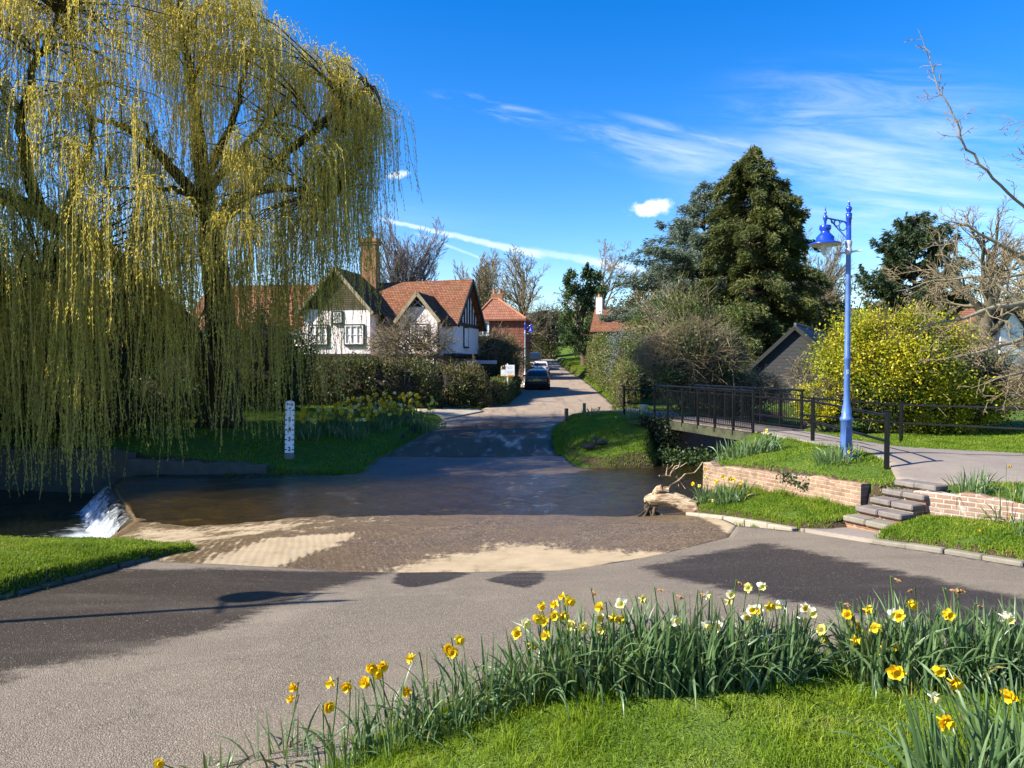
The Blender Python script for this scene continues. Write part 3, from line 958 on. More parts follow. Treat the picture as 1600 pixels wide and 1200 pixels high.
def fnoise(x, y, s, octaves=4):
    v, a = 0, 1.0
    for k in range(octaves):
        v = v + a * vnoise(x + 17.3 * k, y + 5.1 * k, s / 2 ** k)
        a *= 0.5
    return v


ROADZ = RBF([
    (-8, 3, 1.02), (-2.5, 4.1, .95), (0, 4.5, 1.0), (2.5, 5, 1.02), (6, 6, .95), (10, 5, 1.0), (-5.3, 7.5, .76), (-2, 7.5, .76), (2, 7.5, .78),
    (-12, 5, 1.05), (-14, 0, 1.2), (14, 2, 1.2), (6.4, 9.2, .65), (-5, 10.3, .48), (-2, 9.9, .38), (.7, 9.9, .4), (2, 10.7, .36), (4.8, 12.1, .42),
    (3.7, 14.6, .17), (-4.9, 11.6, .33), (-7.2, 12.9, .1), (-7.8, 15.1, .0), (-4, 15, .02), (0, 15.3, .03), (2.5, 15, .05), (4, 15.6, .03),
    (-4, 17, -.13), (0, 17, -.17), (3, 17, -.2), (-7.5, 17, -.14), (-9.5, 18.5, -.1), (0, 19, -.2), (-5, 19, -.2), (3, 19, -.3), (-8.5, 21, -.15), (-5, 20.9, -.06),
    (-1, 21, -.03), (2, 21.5, -.02), (4, 22, -.2), (-4.3, 23.2, .25), (-1, 23.7, .25), (1.75, 23.6, .22), (-3.7, 26.2, .45), (1.4, 26, .45), (-2.9, 32, .8),
    (0, 31, .75), (1.9, 31, .75), (0, 36, .98), (5.1, 36.7, 1.0), (3, 45, 1.25), (1.5, 52, 1.47), (5, 52, 1.47), (2.5, 80, 2.35), (6, 80, 2.35), (4, 100, 3.7), (6, 120, 5.2)], 0.05)

KERB_L = [(-14, 5.7), (-8, 6.0), (-5.35, 7.4), (-5.1, 8.7), (-4.97, 9.98)]
KERB_R = [(3.7, 14.5), (4.02, 13.9), (4.75, 12.15), (5.3, 11.95), (5.42, 11.0), (6.0, 10.08), (6.45, 9.15), (7.6, 7.0), (10, 4.9), (14, 3.4)]
CONC = [(-4.97, 9.98), (-4.6, 9.86), (.7, 9.88), (2, 10.72), (3.55, 11.9), (4.0, 13.75)]
ROAD = KERB_L + CONC[1:5] + [(4.02, 13.0), (4.75, 12.15), (5.3, 11.95), (5.42, 11.0), (6.0, 10.08), (6.45, 9.15), (7.6, 7.0), (10, 4.9), (14, 3.4), (14, 2.2),
                             (6, 4.5), (4, 4.35), (1.9, 3.95), (0, 3.8), (-.7, 3.6), (-1.2, 3.2), (-1.7, 2.7), (-2.4, 1.5), (-3.8, -2), (-14, -3)]
FORD = CONC[:5] + [(4.02, 13.0), (4.02, 13.9), (3.7, 14.5), (3.6, 15.1), (4.3, 16.6), (4.7, 18), (4.6, 20), (4.4, 22.1), (2, 22.4), (1.85, 22.8), (1.7, 23.65),
                   (-4.3, 23.25), (-4.5, 21.5), (-5, 21.25), (-8.5, 21.25), (-10.8, 20.7), (-10.65, 19.5), (-7.8, 15.1), (-7.2, 12.9), (-6.7, 11.7), (-6.0, 11.1), (-4.8, 11.2), (-4.97, 10.3)]
LANE = [(-4.3, 23.25), (1.7, 23.65), (1.45, 24.5), (1.4, 26), (1.6, 29), (1.95, 31), (3.2, 32.5), (4.6, 33.2), (5.2, 36.5), (5.5, 40), (5.9, 50), (6.6, 70), (6.2, 95),
        (5.8, 120), (3, 120), (2.4, 95), (1.1, 70), (.5, 52), (-.1, 44), (-1.6, 36), (-2.95, 32), (-3.7, 26.2)]
WATERP = [(-10.65, 19.5), (-7.8, 15.1), (-7.3, 14.2), (3.0, 14.2), (4.4, 16.6), (5.9, 19.3), (7.0, 20.6), (12, 27), (20, 33), (32, 38), (30, 42), (18, 38), (9, 29.5), (5.0, 25), (4.3, 22.9),
          (2, 22.6), (-4.4, 21.7), (-8.5, 21.6), (-10.95, 21.2)]
POOLP = [(-7.85, 15.0), (-10.7, 19.4), (-11.0, 21.0), (-14, 22.4), (-30, 24), (-60, 25), (-60, 12.5), (-30, 12), (-12, 11.6), (-9, 11.2), (-7.0, 11.4), (-7.25, 12.9)]
UPBED = [(4.1, 15.8), (4.4, 16.7), (5.8, 19.3), (6.9, 20.6), (12, 27), (20, 33), (32, 38), (30, 42), (18, 38), (9, 29.5), (5.2, 25), (4.7, 22.3), (3.2, 22.0), (3.4, 18)]

# banks and lawns: polygon, height surface, width of the slope at its edge
LAWN_P = [(-60, -60), (60, -60), (60, 1.0), (20, 3.0), (10, 4.4), (6, 4.85), (4, 4.7), (1.9, 4.3), (0, 4.15), (-.7, 3.95), (-1.3, 3.5), (-1.85, 2.95), (-2.6, 1.8), (-4, -2), (-12, -14)]
LAWN_Z = RBF([(.5, 0, 1.62), (.5, 3.4, 1.57), (2, 3.6, 1.6), (3, 3.5, 1.64), (4.5, 4.2, 1.6), (0, 4.0, 1.5), (-.6, 3.7, 1.36), (-1.2, 3.45, 1.16), (-1.6, 2.6, 1.22), (-3, 1, 1.35), (6, 3, 1.65), (10, 3, 1.6),
              (-1, 1, 1.5), (30, -5, 1.8), (-30, -30, 1.5), (30, -40, 2)], .02)
LBANK_P = [(-60, 3.0), (-14, 5.75), (-8, 6.05), (-5.37, 7.42), (-5.13, 8.7), (-5.0, 10.1), (-4.75, 11.0), (-4.95, 11.35), (-5.9, 11.05), (-6.9, 10.35), (-9, 10.5), (-12, 11), (-60, 11.5)]
LBANK_Z = RBF([(-6, 8.5, .92), (-5.4, 9.5, .74), (-5.1, 10.8, .50), (-9, 8.5, 1.0), (-12, 8, 1.05), (-12, 5, 1.15), (-9, 10.2, .82), (-6.3, 10.2, .74), (-40, 8, 1.3), (-5.6, 7.6, .93)], .01)
FARL_P = [(-900, 22.5), (-30, 24.3), (-14, 22.6), (-11, 21.1), (-8.5, 21.15), (-5.0, 21.2), (-4.5, 21.5), (-4.25, 23.2), (-3.7, 26.2), (-2.95, 32), (-1.6, 36), (-.1, 44), (.5, 52), (1.1, 70),
          (2.4, 95), (3, 120), (5, 200), (5, 1800), (-1800, 1800)]
FARL_Z = RBF([(-8.4, 21.5, .30), (-5, 21.5, .12), (-6.5, 22.5, .3), (-10, 22.6, .62), (-6, 25, .72), (-4.4, 25.5, .6), (-5, 29, 1.05), (-10.8, 26, .95), (-3.7, 31, .95), (-15, 25, .9), (-8, 34, 1.2),
              (-20, 30, 1.1), (-30, 45, 1.4), (-5, 50, 1.5), (0, 60, 1.9), (1, 90, 3.3), (-20, 90, 3.5), (-80, 60, 2), (-100, 200, 10), (0, 200, 12), (-400, 400, 25), (0, 900, 55), (-900, 900, 50), (-900, 100, 5), (0, 1800, 70)], .1)
FARR_P = [(1.85, 22.7), (1.5, 24.5), (1.45, 26), (1.65, 29), (2.0, 31), (3.2, 32.6), (4.6, 33.3), (5.2, 36.5), (5.5, 40), (5.9, 50), (6.6, 70), (6.2, 95), (5.8, 120), (8, 200), (8, 1800),
          (1800, 1800), (1800, 90), (60, 60), (30, 43.5), (18, 38.5), (9, 30.5), (5.5, 25.6), (5.0, 24.3), (4.6, 22.6), (3, 22.3)]
FARR_Z = RBF([(2.4, 23, .36), (4.2, 22.9, .45), (3.5, 23.6, .6), (3.4, 25.5, 1.15), (2.0, 27, .85), (3.2, 29, 1.2), (4.3, 26, 1.3), (5, 27, 1.33), (4.5, 31, 1.2), (5.6, 27, 1.34), (8, 31, 1.2), (7, 40, 1.3),
              (7, 52, 1.75), (7.5, 75, 2.7), (8, 95, 3.9), (8, 112, 5.0), (30, 60, 2.0), (20, 45, 1.4), (40, 100, 7), (15, 120, 7.0), (100, 200, 16), (20, 300, 24), (400, 400, 35), (0, 900, 60), (900, 900, 60), (900, 150, 10)], .1)
URIGHT_P = [(4.33, 16.5), (6.1, 12.8), (6.57, 12.0), (7.56, 10.8), (9.5, 9), (14, 6.5), (1800, -100), (1800, 88), (60, 58), (32, 40), (20, 35), (10.5, 27), (8.3, 22.7), (6.9, 20.7), (5.8, 19.3), (4.7, 17.3)]
URIGHT_Z = RBF([(4.6, 16.8, .94), (5.3, 15.2, 1.12), (5.6, 14.2, 1.1), (6.6, 14.5, 1.36), (6.15, 13.1, 1.10), (7, 13.7, 1.26), (6.9, 18, 1.3), (6.7, 20, 1.33), (8, 20.3, 1.34), (9.5, 18, 1.17), (11.5, 16, 1.2), (9, 12.7, 1.25),
                (7.6, 11.2, 1.13), (6.9, 12.1, 1.1), (10, 10, 1.15), (14, 14, 1.25), (13, 18, 1.15), (12, 25, 1.15), (10, 22, 1.12), (40, 20, 1.5), (60, 50, 1.5), (200, 60, 4), (900, 0, 8)], .02)
LRIGHT_P = [(4.25, 16.5), (3.62, 15.1), (3.75, 14.5), (4.07, 13.9), (4.8, 12.2), (5.35, 12.0), (5.47, 11.0), (6.05, 10.1), (6.5, 9.17), (7.65, 7.02), (10, 4.95), (14, 3.45), (60, 1.2), (60, 4),
            (14, 6.6), (9.5, 9.1), (7.56, 10.9), (6.6, 12.1), (6.15, 12.9), (4.4, 16.6)]
LRIGHT_Z = RBF([(4.1, 16, .30), (3.8, 14.8, .28), (4.4, 15.3, .48), (4.2, 14, .40), (5, 13.7, .58), (4.9, 12.3, .54), (5.7, 12.7, .62), (5.5, 11.2, .64), (6.5, 11.4, .78), (6.3, 9.8, .74), (7.2, 10.7, .84), (7, 8.6, .84), (9, 8, .92), (10, 5.3, 1.1), (20, 3, 1.3)], .01)
# notch cut into the terrace for the steps
SN, SA = np.array([.43, -.903]), np.array([.903, .43])
S0 = np.array([5.56, 12.10])
NOTCH_P = [tuple(S0 + SA * -.42 + SN * -.12), tuple(S0 + SA * -.42 + SN * .95), tuple(S0 + SA * .1 + SN * .82), tuple(S0 + SA * 1.5 + SN * .78), tuple(S0 + SA * 1.5 + SN * -.06), tuple(S0 + SA * .1 + SN * -.08)]


def T(x, y, rough=True):
    """height of the ground sheet"""
    x, y = np.atleast_1d(np.asarray(x, float)), np.atleast_1d(np.asarray(y, float))
    yc = np.clip(y, -4, 118)
    z = ROADZ(np.clip(x, -14, 14), yc) - 0.07
    hum = fnoise(x, y, 0.9, 3) * 0.022 + fnoise(x, y, 4.0, 2) * 0.03 if rough else 0
    far = np.clip((np.hypot(x, y) - 45) / 60, 0, 1)
    hum = hum * (1 - far) + far * fnoise(x, y, 60, 3) * 2.0 * np.clip(np.abs(x - 4) / 60, 0, 1)

    def lay(z, poly, hz, lo, hi, h):
        w = sstep(sdist(poly, x, y), lo, hi)
        m = w > 0
        if m.any():
            t = hz(x[m], y[m]) if callable(hz) else np.full(m.sum(), hz)
            h_ = h[m] if hasattr(h, '__len__') else h
            z = z.copy()
            z[m] = z[m] * (1 - w[m]) + (t + h_) * w[m]
        return z
    z = lay(z, FARL_P, FARL_Z, -.05, .55, hum)
    z = lay(z, FARR_P, FARR_Z, -.05, .6, hum)
    z = lay(z, LRIGHT_P, LRIGHT_Z, .02, .16, hum * .7)
    z = lay(z, URIGHT_P, URIGHT_Z, .10, .22, hum * .7)
    z = lay(z, LBANK_P, LBANK_Z, -.05, .14, hum)
    z = lay(z, LAWN_P, LAWN_Z, -.1, .35, hum * .5)
    z = lay(z, UPBED, -.42, -.12, .5, hum)
    z = lay(z, POOLP, -1.25, -.1, .25, 0)
    z = lay(z, NOTCH_P, .44, -.02, .08, 0)
    return z


def Tz(x, y):
    return float(T([x], [y])[0])


def pick(px, py, d0=2.0, d1=130.0):
    """where the line of sight at a pixel meets the ground"""
    r = ray(px, py)
    r = r / r[1]
    d = d0 * (d1 / d0) ** np.linspace(0, 1, 900)
    zz = H + r[2] * d
    below = zz < np.maximum(T(r[0] * d, d), ROADZ(np.clip(r[0] * d, -14, 14), np.clip(d, -4, 118)) - .07)
    if not below.any():
        return D(px, py, d1)
    i = int(np.argmax(below))
    return Vector((r[0] * d[i], d[i], H + r[2] * d[i]))


def pickr(px, py):
    """where the line of sight at a pixel meets the road surface"""
    r = ray(px, py)
    r = r / r[1]
    d = 2.5
    z = .9
    for _ in range(40):
        d = .5 * d + .5 * (z - H) / r[2]
        z = float(ROADZ([r[0] * d], [d])[0])
    return (r[0] * d, d)


def axis(core0, core1, step, out0, out1, grow):
    c = list(np.arange(core0, core1 + 1e-6, step))
    s, v = step, core1
    while v < out1:
        s = min(s * grow, 60)
        v += s
        c.append(v)
    s, v = step, core0
    pre = []
    while v > out0:
        s = min(s * grow, 60)
        v -= s
        pre.append(v)
    return np.array(pre[::-1] + c)


def set_attr(me, name, val):
    a = me.attributes.new(name, 'FLOAT', 'POINT')
    a.data.foreach_set('value', np.asarray(val, np.float32))


def build_ground():
    xs = axis(-11.5, 9.5, .10, -1500, 1500, 1.09)
    ys = axis(1.0, 28.0, .10, -60, 1700, 1.07)
    X, Y = np.meshgrid(xs, ys)
    Z = T(X.ravel(), Y.ravel())
    ny, nx = X.shape
    i, j = np.meshgrid(np.arange(ny - 1), np.arange(nx - 1), indexing='ij')
    f = np.stack([i * nx + j, i * nx + j + 1, (i + 1) * nx + j + 1, (i + 1) * nx + j], -1).reshape(-1, 4)
    mb = MB()
    mb.polys(np.stack([X.ravel(), Y.ravel(), Z], 1), f)
    mb.smooth = True
    o = mb.build('ground', MATS['ground'])
    x, y = X.ravel(), Y.ravel()
    bare = np.zeros(len(x))
    # slopes show soil; so do the pool bed, the verge edges and the ground under the willow
    gz = Z.reshape(ny, nx)
    gy, gx = np.gradient(gz, ys, xs)
    bare += sstep(np.hypot(gx, gy).ravel(), .45, .9)
    bare += sstep(-Z, -.06, .05)
    bare += .40 * sstep(5.5 - np.hypot(x + 12.5, y - 28), 0, 4)
    me = o.data
    set_attr(me, 'bare', np.clip(bare, 0, 1))
    tag(o, None, None, kind='structure')
    return o


def sheet(name, poly, zf, step, material, lift=0.0, skirt=0.0, attrs=None, thick=None):
    """a sheet over a plan polygon; border vertices are moved onto the outline; optional skirt down its edge"""
    poly = np.asarray(poly, float)
    x0, y0 = poly.min(0) - step
    x1, y1 = poly.max(0) + step
    xs, ys = np.arange(x0, x1 + step, step), np.arange(y0, y1 + step, step)
    X, Y = np.meshgrid(xs, ys)
    ny, nx = X.shape
    cx, cy = X[:-1, :-1] + step / 2, Y[:-1, :-1] + step / 2
    keep = inside(poly, cx, cy)
    i, j = np.nonzero(keep)
    f = np.stack([i * nx + j, i * nx + j + 1, (i + 1) * nx + j + 1, (i + 1) * nx + j], -1)
    used, inv = np.unique(f, return_inverse=True)
    f = inv.reshape(-1, 4)
    x, y = X.ravel()[used].copy(), Y.ravel()[used].copy()
    # border vertices: those whose directed edge has no twin
    e = np.concatenate([f[:, [0, 1]], f[:, [1, 2]], f[:, [2, 3]], f[:, [3, 0]]])
    key = e[:, 0] * (len(x) + 1) + e[:, 1]
    twin = np.isin(e[:, 1] * (len(x) + 1) + e[:, 0], key)
    be = e[~twin]
    bv = np.unique(be)
    _, qx, qy = edge_dist(poly, x[bv], y[bv], True)
    x[bv], y[bv] = qx, qy
    z = zf(x, y) + lift
    V = np.stack([x, y, z], 1)
    mb = MB()
    mb.polys(V, f)
    n = len(V)
    if skirt:
        W = V[bv].copy()
        W[:, 2] -= skirt
        idx = {int(v): k + n for k, v in enumerate(bv)}
        sf = np.array([[b, a, idx[int(a)], idx[int(b)]] for a, b in be])
        mb.V[-1] = np.concatenate([V, W])
        mb.nv += len(W)
        mb.loops.append(sf.ravel())
        mb.starts.append(mb.nl + np.arange(len(sf)) * 4)
        mb.totals.append(np.full(len(sf), 4))
        mb.mi.append(np.zeros(len(sf), int))
        mb.nl += sf.size
        x, y = np.concatenate([x, x[bv]]), np.concatenate([y, y[bv]])
    mb.smooth = True
    o = mb.build(name, material)
    for k, fn in (attrs or {}).items():
        set_attr(o.data, k, fn(x, y))
    return o


def pxpoly(pts):
    return [pickr(*p) for p in pts]


def mask(polys, x, y, soft=.18):
    """1 inside any of the outlines, fading over soft metres, ragged"""
    m = np.zeros(len(x))
    for p in polys:
        m = np.maximum(m, sstep(sdist(p, x, y), -soft, soft))
    return m


def build_setting():
    build_ground()
    wet = [pxpoly([(-500, 912), (262, 889), (610, 893), (560, 908), (470, 935), (330, 985), (150, 1030), (-80, 1075), (-600, 1120)]),
           pxpoly([(1000, 884), (1100, 866), (1185, 846), (1330, 876), (1600, 936), (2100, 1060), (2100, 1260), (1600, 1030), (1420, 972), (1230, 940), (1100, 915), (1030, 900)]),
           pxpoly([(622, 895), (700, 892), (735, 896), (700, 908), (640, 920), (612, 910)]), pxpoly([(757, 906), (800, 894), (853, 895), (850, 906), (826, 920), (790, 914)])]
    half = [pxpoly([(1000, 900), (1080, 908), (1200, 940), (1400, 985), (1380, 1010), (1180, 950), (1060, 930)])]
    o = sheet('road', ROAD, ROADZ, .09, MATS['asphalt'], 0.0, .35,
              {'wet': lambda x, y: np.maximum(np.maximum(mask(wet[:2], x, y, .75), mask(wet[2:], x, y, .2)), .45 * mask(half, x, y, .5))})
    tag(o, None, None, kind='structure')
    dry = [pxpoly([(285, 891), (330, 868), (420, 841), (480, 836), (556, 832), (548, 843), (480, 866), (420, 891)]),
           pxpoly([(600, 894), (660, 876), (715, 862), (745, 866), (770, 848), (800, 852), (835, 850), (905, 857), (1010, 862), (1120, 858), (1180, 846), (1100, 868), (1010, 878), (885, 897)]),
           pxpoly([(150, 856), (215, 824), (330, 822), (470, 812), (500, 818), (335, 846), (290, 868), (250, 885)]),
           pxpoly([(1085, 806), (1130, 808), (1260, 833), (1190, 850), (1140, 832)])]
    halfd = [pxpoly([(150, 850), (215, 812), (330, 806), (560, 800), (640, 812), (480, 836), (330, 860), (240, 892)])]
    ribs = [pxpoly([(230, 893), (330, 846), (600, 826), (700, 845), (600, 893)])]
    slabp = [[(-12, 20.6), (5, 21.0), (5, 26), (-12, 26)]]

    def ford_z(x, y):
        z = ROADZ(x, y)
        # the pour joints between the cast bays and the worn edge of the far slab
        z = z - .05 * np.exp(-((y - (20.95 + .02 * x)) / .06) ** 2) - .02 * np.exp(-((y - (13.5 - .03 * x)) / .05) ** 2) * (x < -.5)
        return z + .008 * fnoise(x, y, .5, 3) + .020 * fnoise(x * .7, y, 1.5, 2) * sstep(y, 11.5, 13.5)
    o = sheet('ford', FORD, ford_z, .08, MATS['ford'], 0.0, 1.5,
              {'dry': lambda x, y: np.maximum(np.maximum(mask(dry[:1], x, y, .30), mask(dry[1:2], x, y, .75)), np.maximum(.62 * mask(dry[2:3], x, y, .5), np.maximum(mask(dry[3:], x, y, .3), .36 * mask(halfd, x, y, .4)))),
               'slab': lambda x, y: mask(slabp, x, y, .2), 'ribs': lambda x, y: mask(ribs, x, y, .25)})
    tag(o, None, None, kind='structure')
    lanewet = [[(-4.5, 23), (2, 23), (1.6, 26.5), (1.2, 30.5), (-.4, 32), (-2.2, 30.5), (-3.6, 27)]]
    o = sheet('lane', LANE, ROADZ, .25, MATS['lane'], -.02, .4, {'wet': lambda x, y: mask(lanewet, x, y, 1.2) * .9})
    tag(o, None, None, kind='structure')
    dz = lambda x, y: T(x, y, False)
    o = sheet('driveway', [(-1.35, 35.2), (-2.95, 32.1), (-3.8, 33.0), (-4.6, 34.4), (-4.6, 36.4), (-3.4, 36.4), (-1.7, 36.2)], lambda x, y: np.maximum(T(x, y), ROADZ(x, y)), .2, MATS['pad'], .03, .2)
    tag(o, None, None, kind='structure')
    PATH = [(6.75, 20.1), (7.15, 18), (7.3, 15.8), (7.2, 13.9), (6.75, 12.75), (7.6, 12.35), (9.2, 12.2), (14, 11.8), (30, 12), (30, 14.5), (14, 15.3), (11.3, 16.4), (9.4, 18.3), (8.2, 20.5)]
    o = sheet('path', PATH, T, .12, MATS['path'], .035, .12)
    tag(o, None, None, kind='structure')
    o = sheet('path', [(4.7, 33.4), (3.4, 32.4), (4.3, 30), (4.95, 27.2), (4.95, 25.5), (6.35, 25.95), (6.3, 28), (6, 31), (5.3, 34.5)], T, .15, MATS['lane'], .04, .12, {'wet': lambda x, y: x * 0})
    tag(o, None, None, kind='structure')
    o = sheet('pavement', [tuple(S0 + SN * .95 + SA * .16), tuple(S0 + SN * -.12 + SA * .16), (5.3, 12.02), (4.82, 12.15), (4.98, 11.78), (5.40, 11.0), (5.62, 10.85)], lambda x, y: ROADZ(x, y), .06, MATS['path'], .055, .2)
    tag(o, None, None, kind='structure')
    # water
    flat = lambda z: (lambda x, y: np.full(len(x), z) + .006 * fnoise(x, y, .8, 2))
    tag(sheet('river', WATERP, lambda x, y: .011 * fnoise(x + .25 * y, y * 2.2, .55, 2) + .005 * fnoise(x * 1.1, y * 2.0 + 9, .21, 2), .075, MATS['water']), None, None, kind='structure')
    tag(sheet('mill_pool', POOLP, flat(-.58), .25, MATS['water_dark']), None, None, kind='structure')
    # the fall over the weir lip
    a, b = np.array([-7.78, 15.02]), np.array([-10.72, 19.5])
    n = np.array([-(b - a)[1], (b - a)[0]])
    n = n / np.linalg.norm(n)
    if n[0] > 0:
        n = -n
    prof = [(-.10, .004), (.03, .0), (.16, -.03), (.27, -.11), (.38, -.25), (.50, -.42), (.64, -.60)]
    m = 70
    V = []
    rg = np.random.default_rng(2)
    for k in range(m):
        t = k / (m - 1)
        p = a + (b - a) * t
        w = 1 + .18 * math.sin(k * .9) + rg.normal() * .10
        for (d, z) in prof:
            q = p + n * (d * (w if d > .05 else 1))
            V.append((q[0], q[1], z))
    r = len(prof)
    i, j = np.meshgrid(np.arange(m - 1), np.arange(r - 1), indexing='ij')
    f = np.stack([i * r + j, (i + 1) * r + j, (i + 1) * r + j + 1, i * r + j + 1], -1).reshape(-1, 4)
    mb = MB().polys(V, f)
    o = mb.build('weir_fall', MATS['fall'], smooth=True)
    set_attr(o.data, 'foam', np.tile(np.array([.22, .42, .50, .54, .58, .68, .85]), m))
    tag(o, None, None, kind='structure')
    # foam drifting off below it
    FO = [(-7.8, 14.7), (-10.7, 19.3), (-12.4, 18.6), (-13.5, 16.6), (-13.0, 14.2), (-10.5, 12.3), (-8.2, 12.2), (-7.45, 13.2)]
    def fo(x, y):
        d = np.abs((x - a[0]) * n[0] + (y - a[1]) * n[1])
        s = sdist(FO, x, y)
        nearb = sstep(-(y - 15.5), -2.5, 2.5)
        return .12 + .72 * np.exp(-d / (.9 + 1.6 * nearb)) * sstep(s, -.1, .5) + .15 * nearb * sstep(s, 0, .8)
    o = sheet('weir_foam', FO, lambda x, y: -.56 + .035 * fnoise(x, y, .45, 3) * np.exp(-np.abs((x - a[0]) * n[0] + (y - a[1]) * n[1]) / 1.5), .09, MATS['foam'], 0, 0, {'foam': fo})
    tag(o, 'white water foaming below the small weir', 'foam', kind='stuff')


build_setting()


# ------------------------------------------------------------------ grass
def blades(rng, x, y, z, h, w, lean=.5):
    """grass blades: a quad and a tip, bent over to one side"""
    n = len(x)
    th = rng.uniform(0, 2 * math.pi, n)
    h = h * rng.uniform(.55, 1.25, n)
    l = h * np.abs(rng.normal(0, lean, n))
    dx, dy = np.cos(th), np.sin(th)
    ph = rng.uniform(0, 2 * math.pi, n)
    sx, sy = np.cos(ph) * w / 2, np.sin(ph) * w / 2
    P0 = np.stack([x, y, z - .01], 1)
    P1 = P0 + np.stack([dx * l * .35, dy * l * .35, h * .6], 1)
    P2 = P0 + np.stack([dx * l, dy * l, h * (1 - .25 * np.minimum(1, l / h))], 1)
    s = np.stack([sx, sy, sx * 0], 1)
    V = np.stack([P0 - s, P0 + s, P1 + s * .8, P1 - s * .8, P2], 1).reshape(-1, 3)
    b = np.arange(n)[:, None] * 5
    return V, b + np.array([[0, 1, 2, 3]]), b + np.array([[3, 2, 4]])


def add_blades(mb, *a, **k):
    V, q, t = blades(*a, **k)
    base = mb.nv
    mb.polys(V, q)
    mb.loops.append((t + base).ravel())
    mb.starts.append(mb.nl + np.arange(len(t)) * 3)
    mb.totals.append(np.full(len(t), 3))
    mb.mi.append(np.zeros(len(t), int))
    mb.nl += t.size


def scatter(rng, poly, n, margin=0.0, avoid=(), view=True):
    poly = np.asarray(poly, float)
    x0, y0 = poly.min(0)
    x1, y1 = poly.max(0)
    X, Y = [], []
    got = 0
    for _ in range(60):
        x, y = rng.uniform(x0, x1, n), rng.uniform(y0, y1, n)
        m = sdist(poly, x, y) > margin
        if view:
            m &= (np.abs(x) < y * .78 + .6)
        for p in avoid:
            m &= ~inside(p, x, y)
        X.append(x[m]); Y.append(y[m])
        got += m.sum()
        if got > n:
            break
    return np.concatenate(X)[:n], np.concatenate(Y)[:n]


PATH_P = [(6.75, 20.1), (7.15, 18), (7.3, 15.8), (7.2, 13.9), (6.75, 12.75), (7.6, 12.35), (9.2, 12.2), (14, 11.8), (30, 12), (30, 14.5), (14, 15.3), (11.3, 16.4), (9.4, 18.3), (8.2, 20.5)]
PATH2_P = [(4.7, 33.4), (3.4, 32.4), (4.3, 30), (4.95, 27.2), (4.95, 25.5), (6.35, 25.95), (6.3, 28), (6, 31), (5.3, 34.5)]
DRIVE_P = [(-1.35, 35.2), (-2.95, 32.1), (-3.8, 33.0), (-4.6, 34.4), (-4.6, 36.4), (-3.4, 36.4), (-1.7, 36.2)]


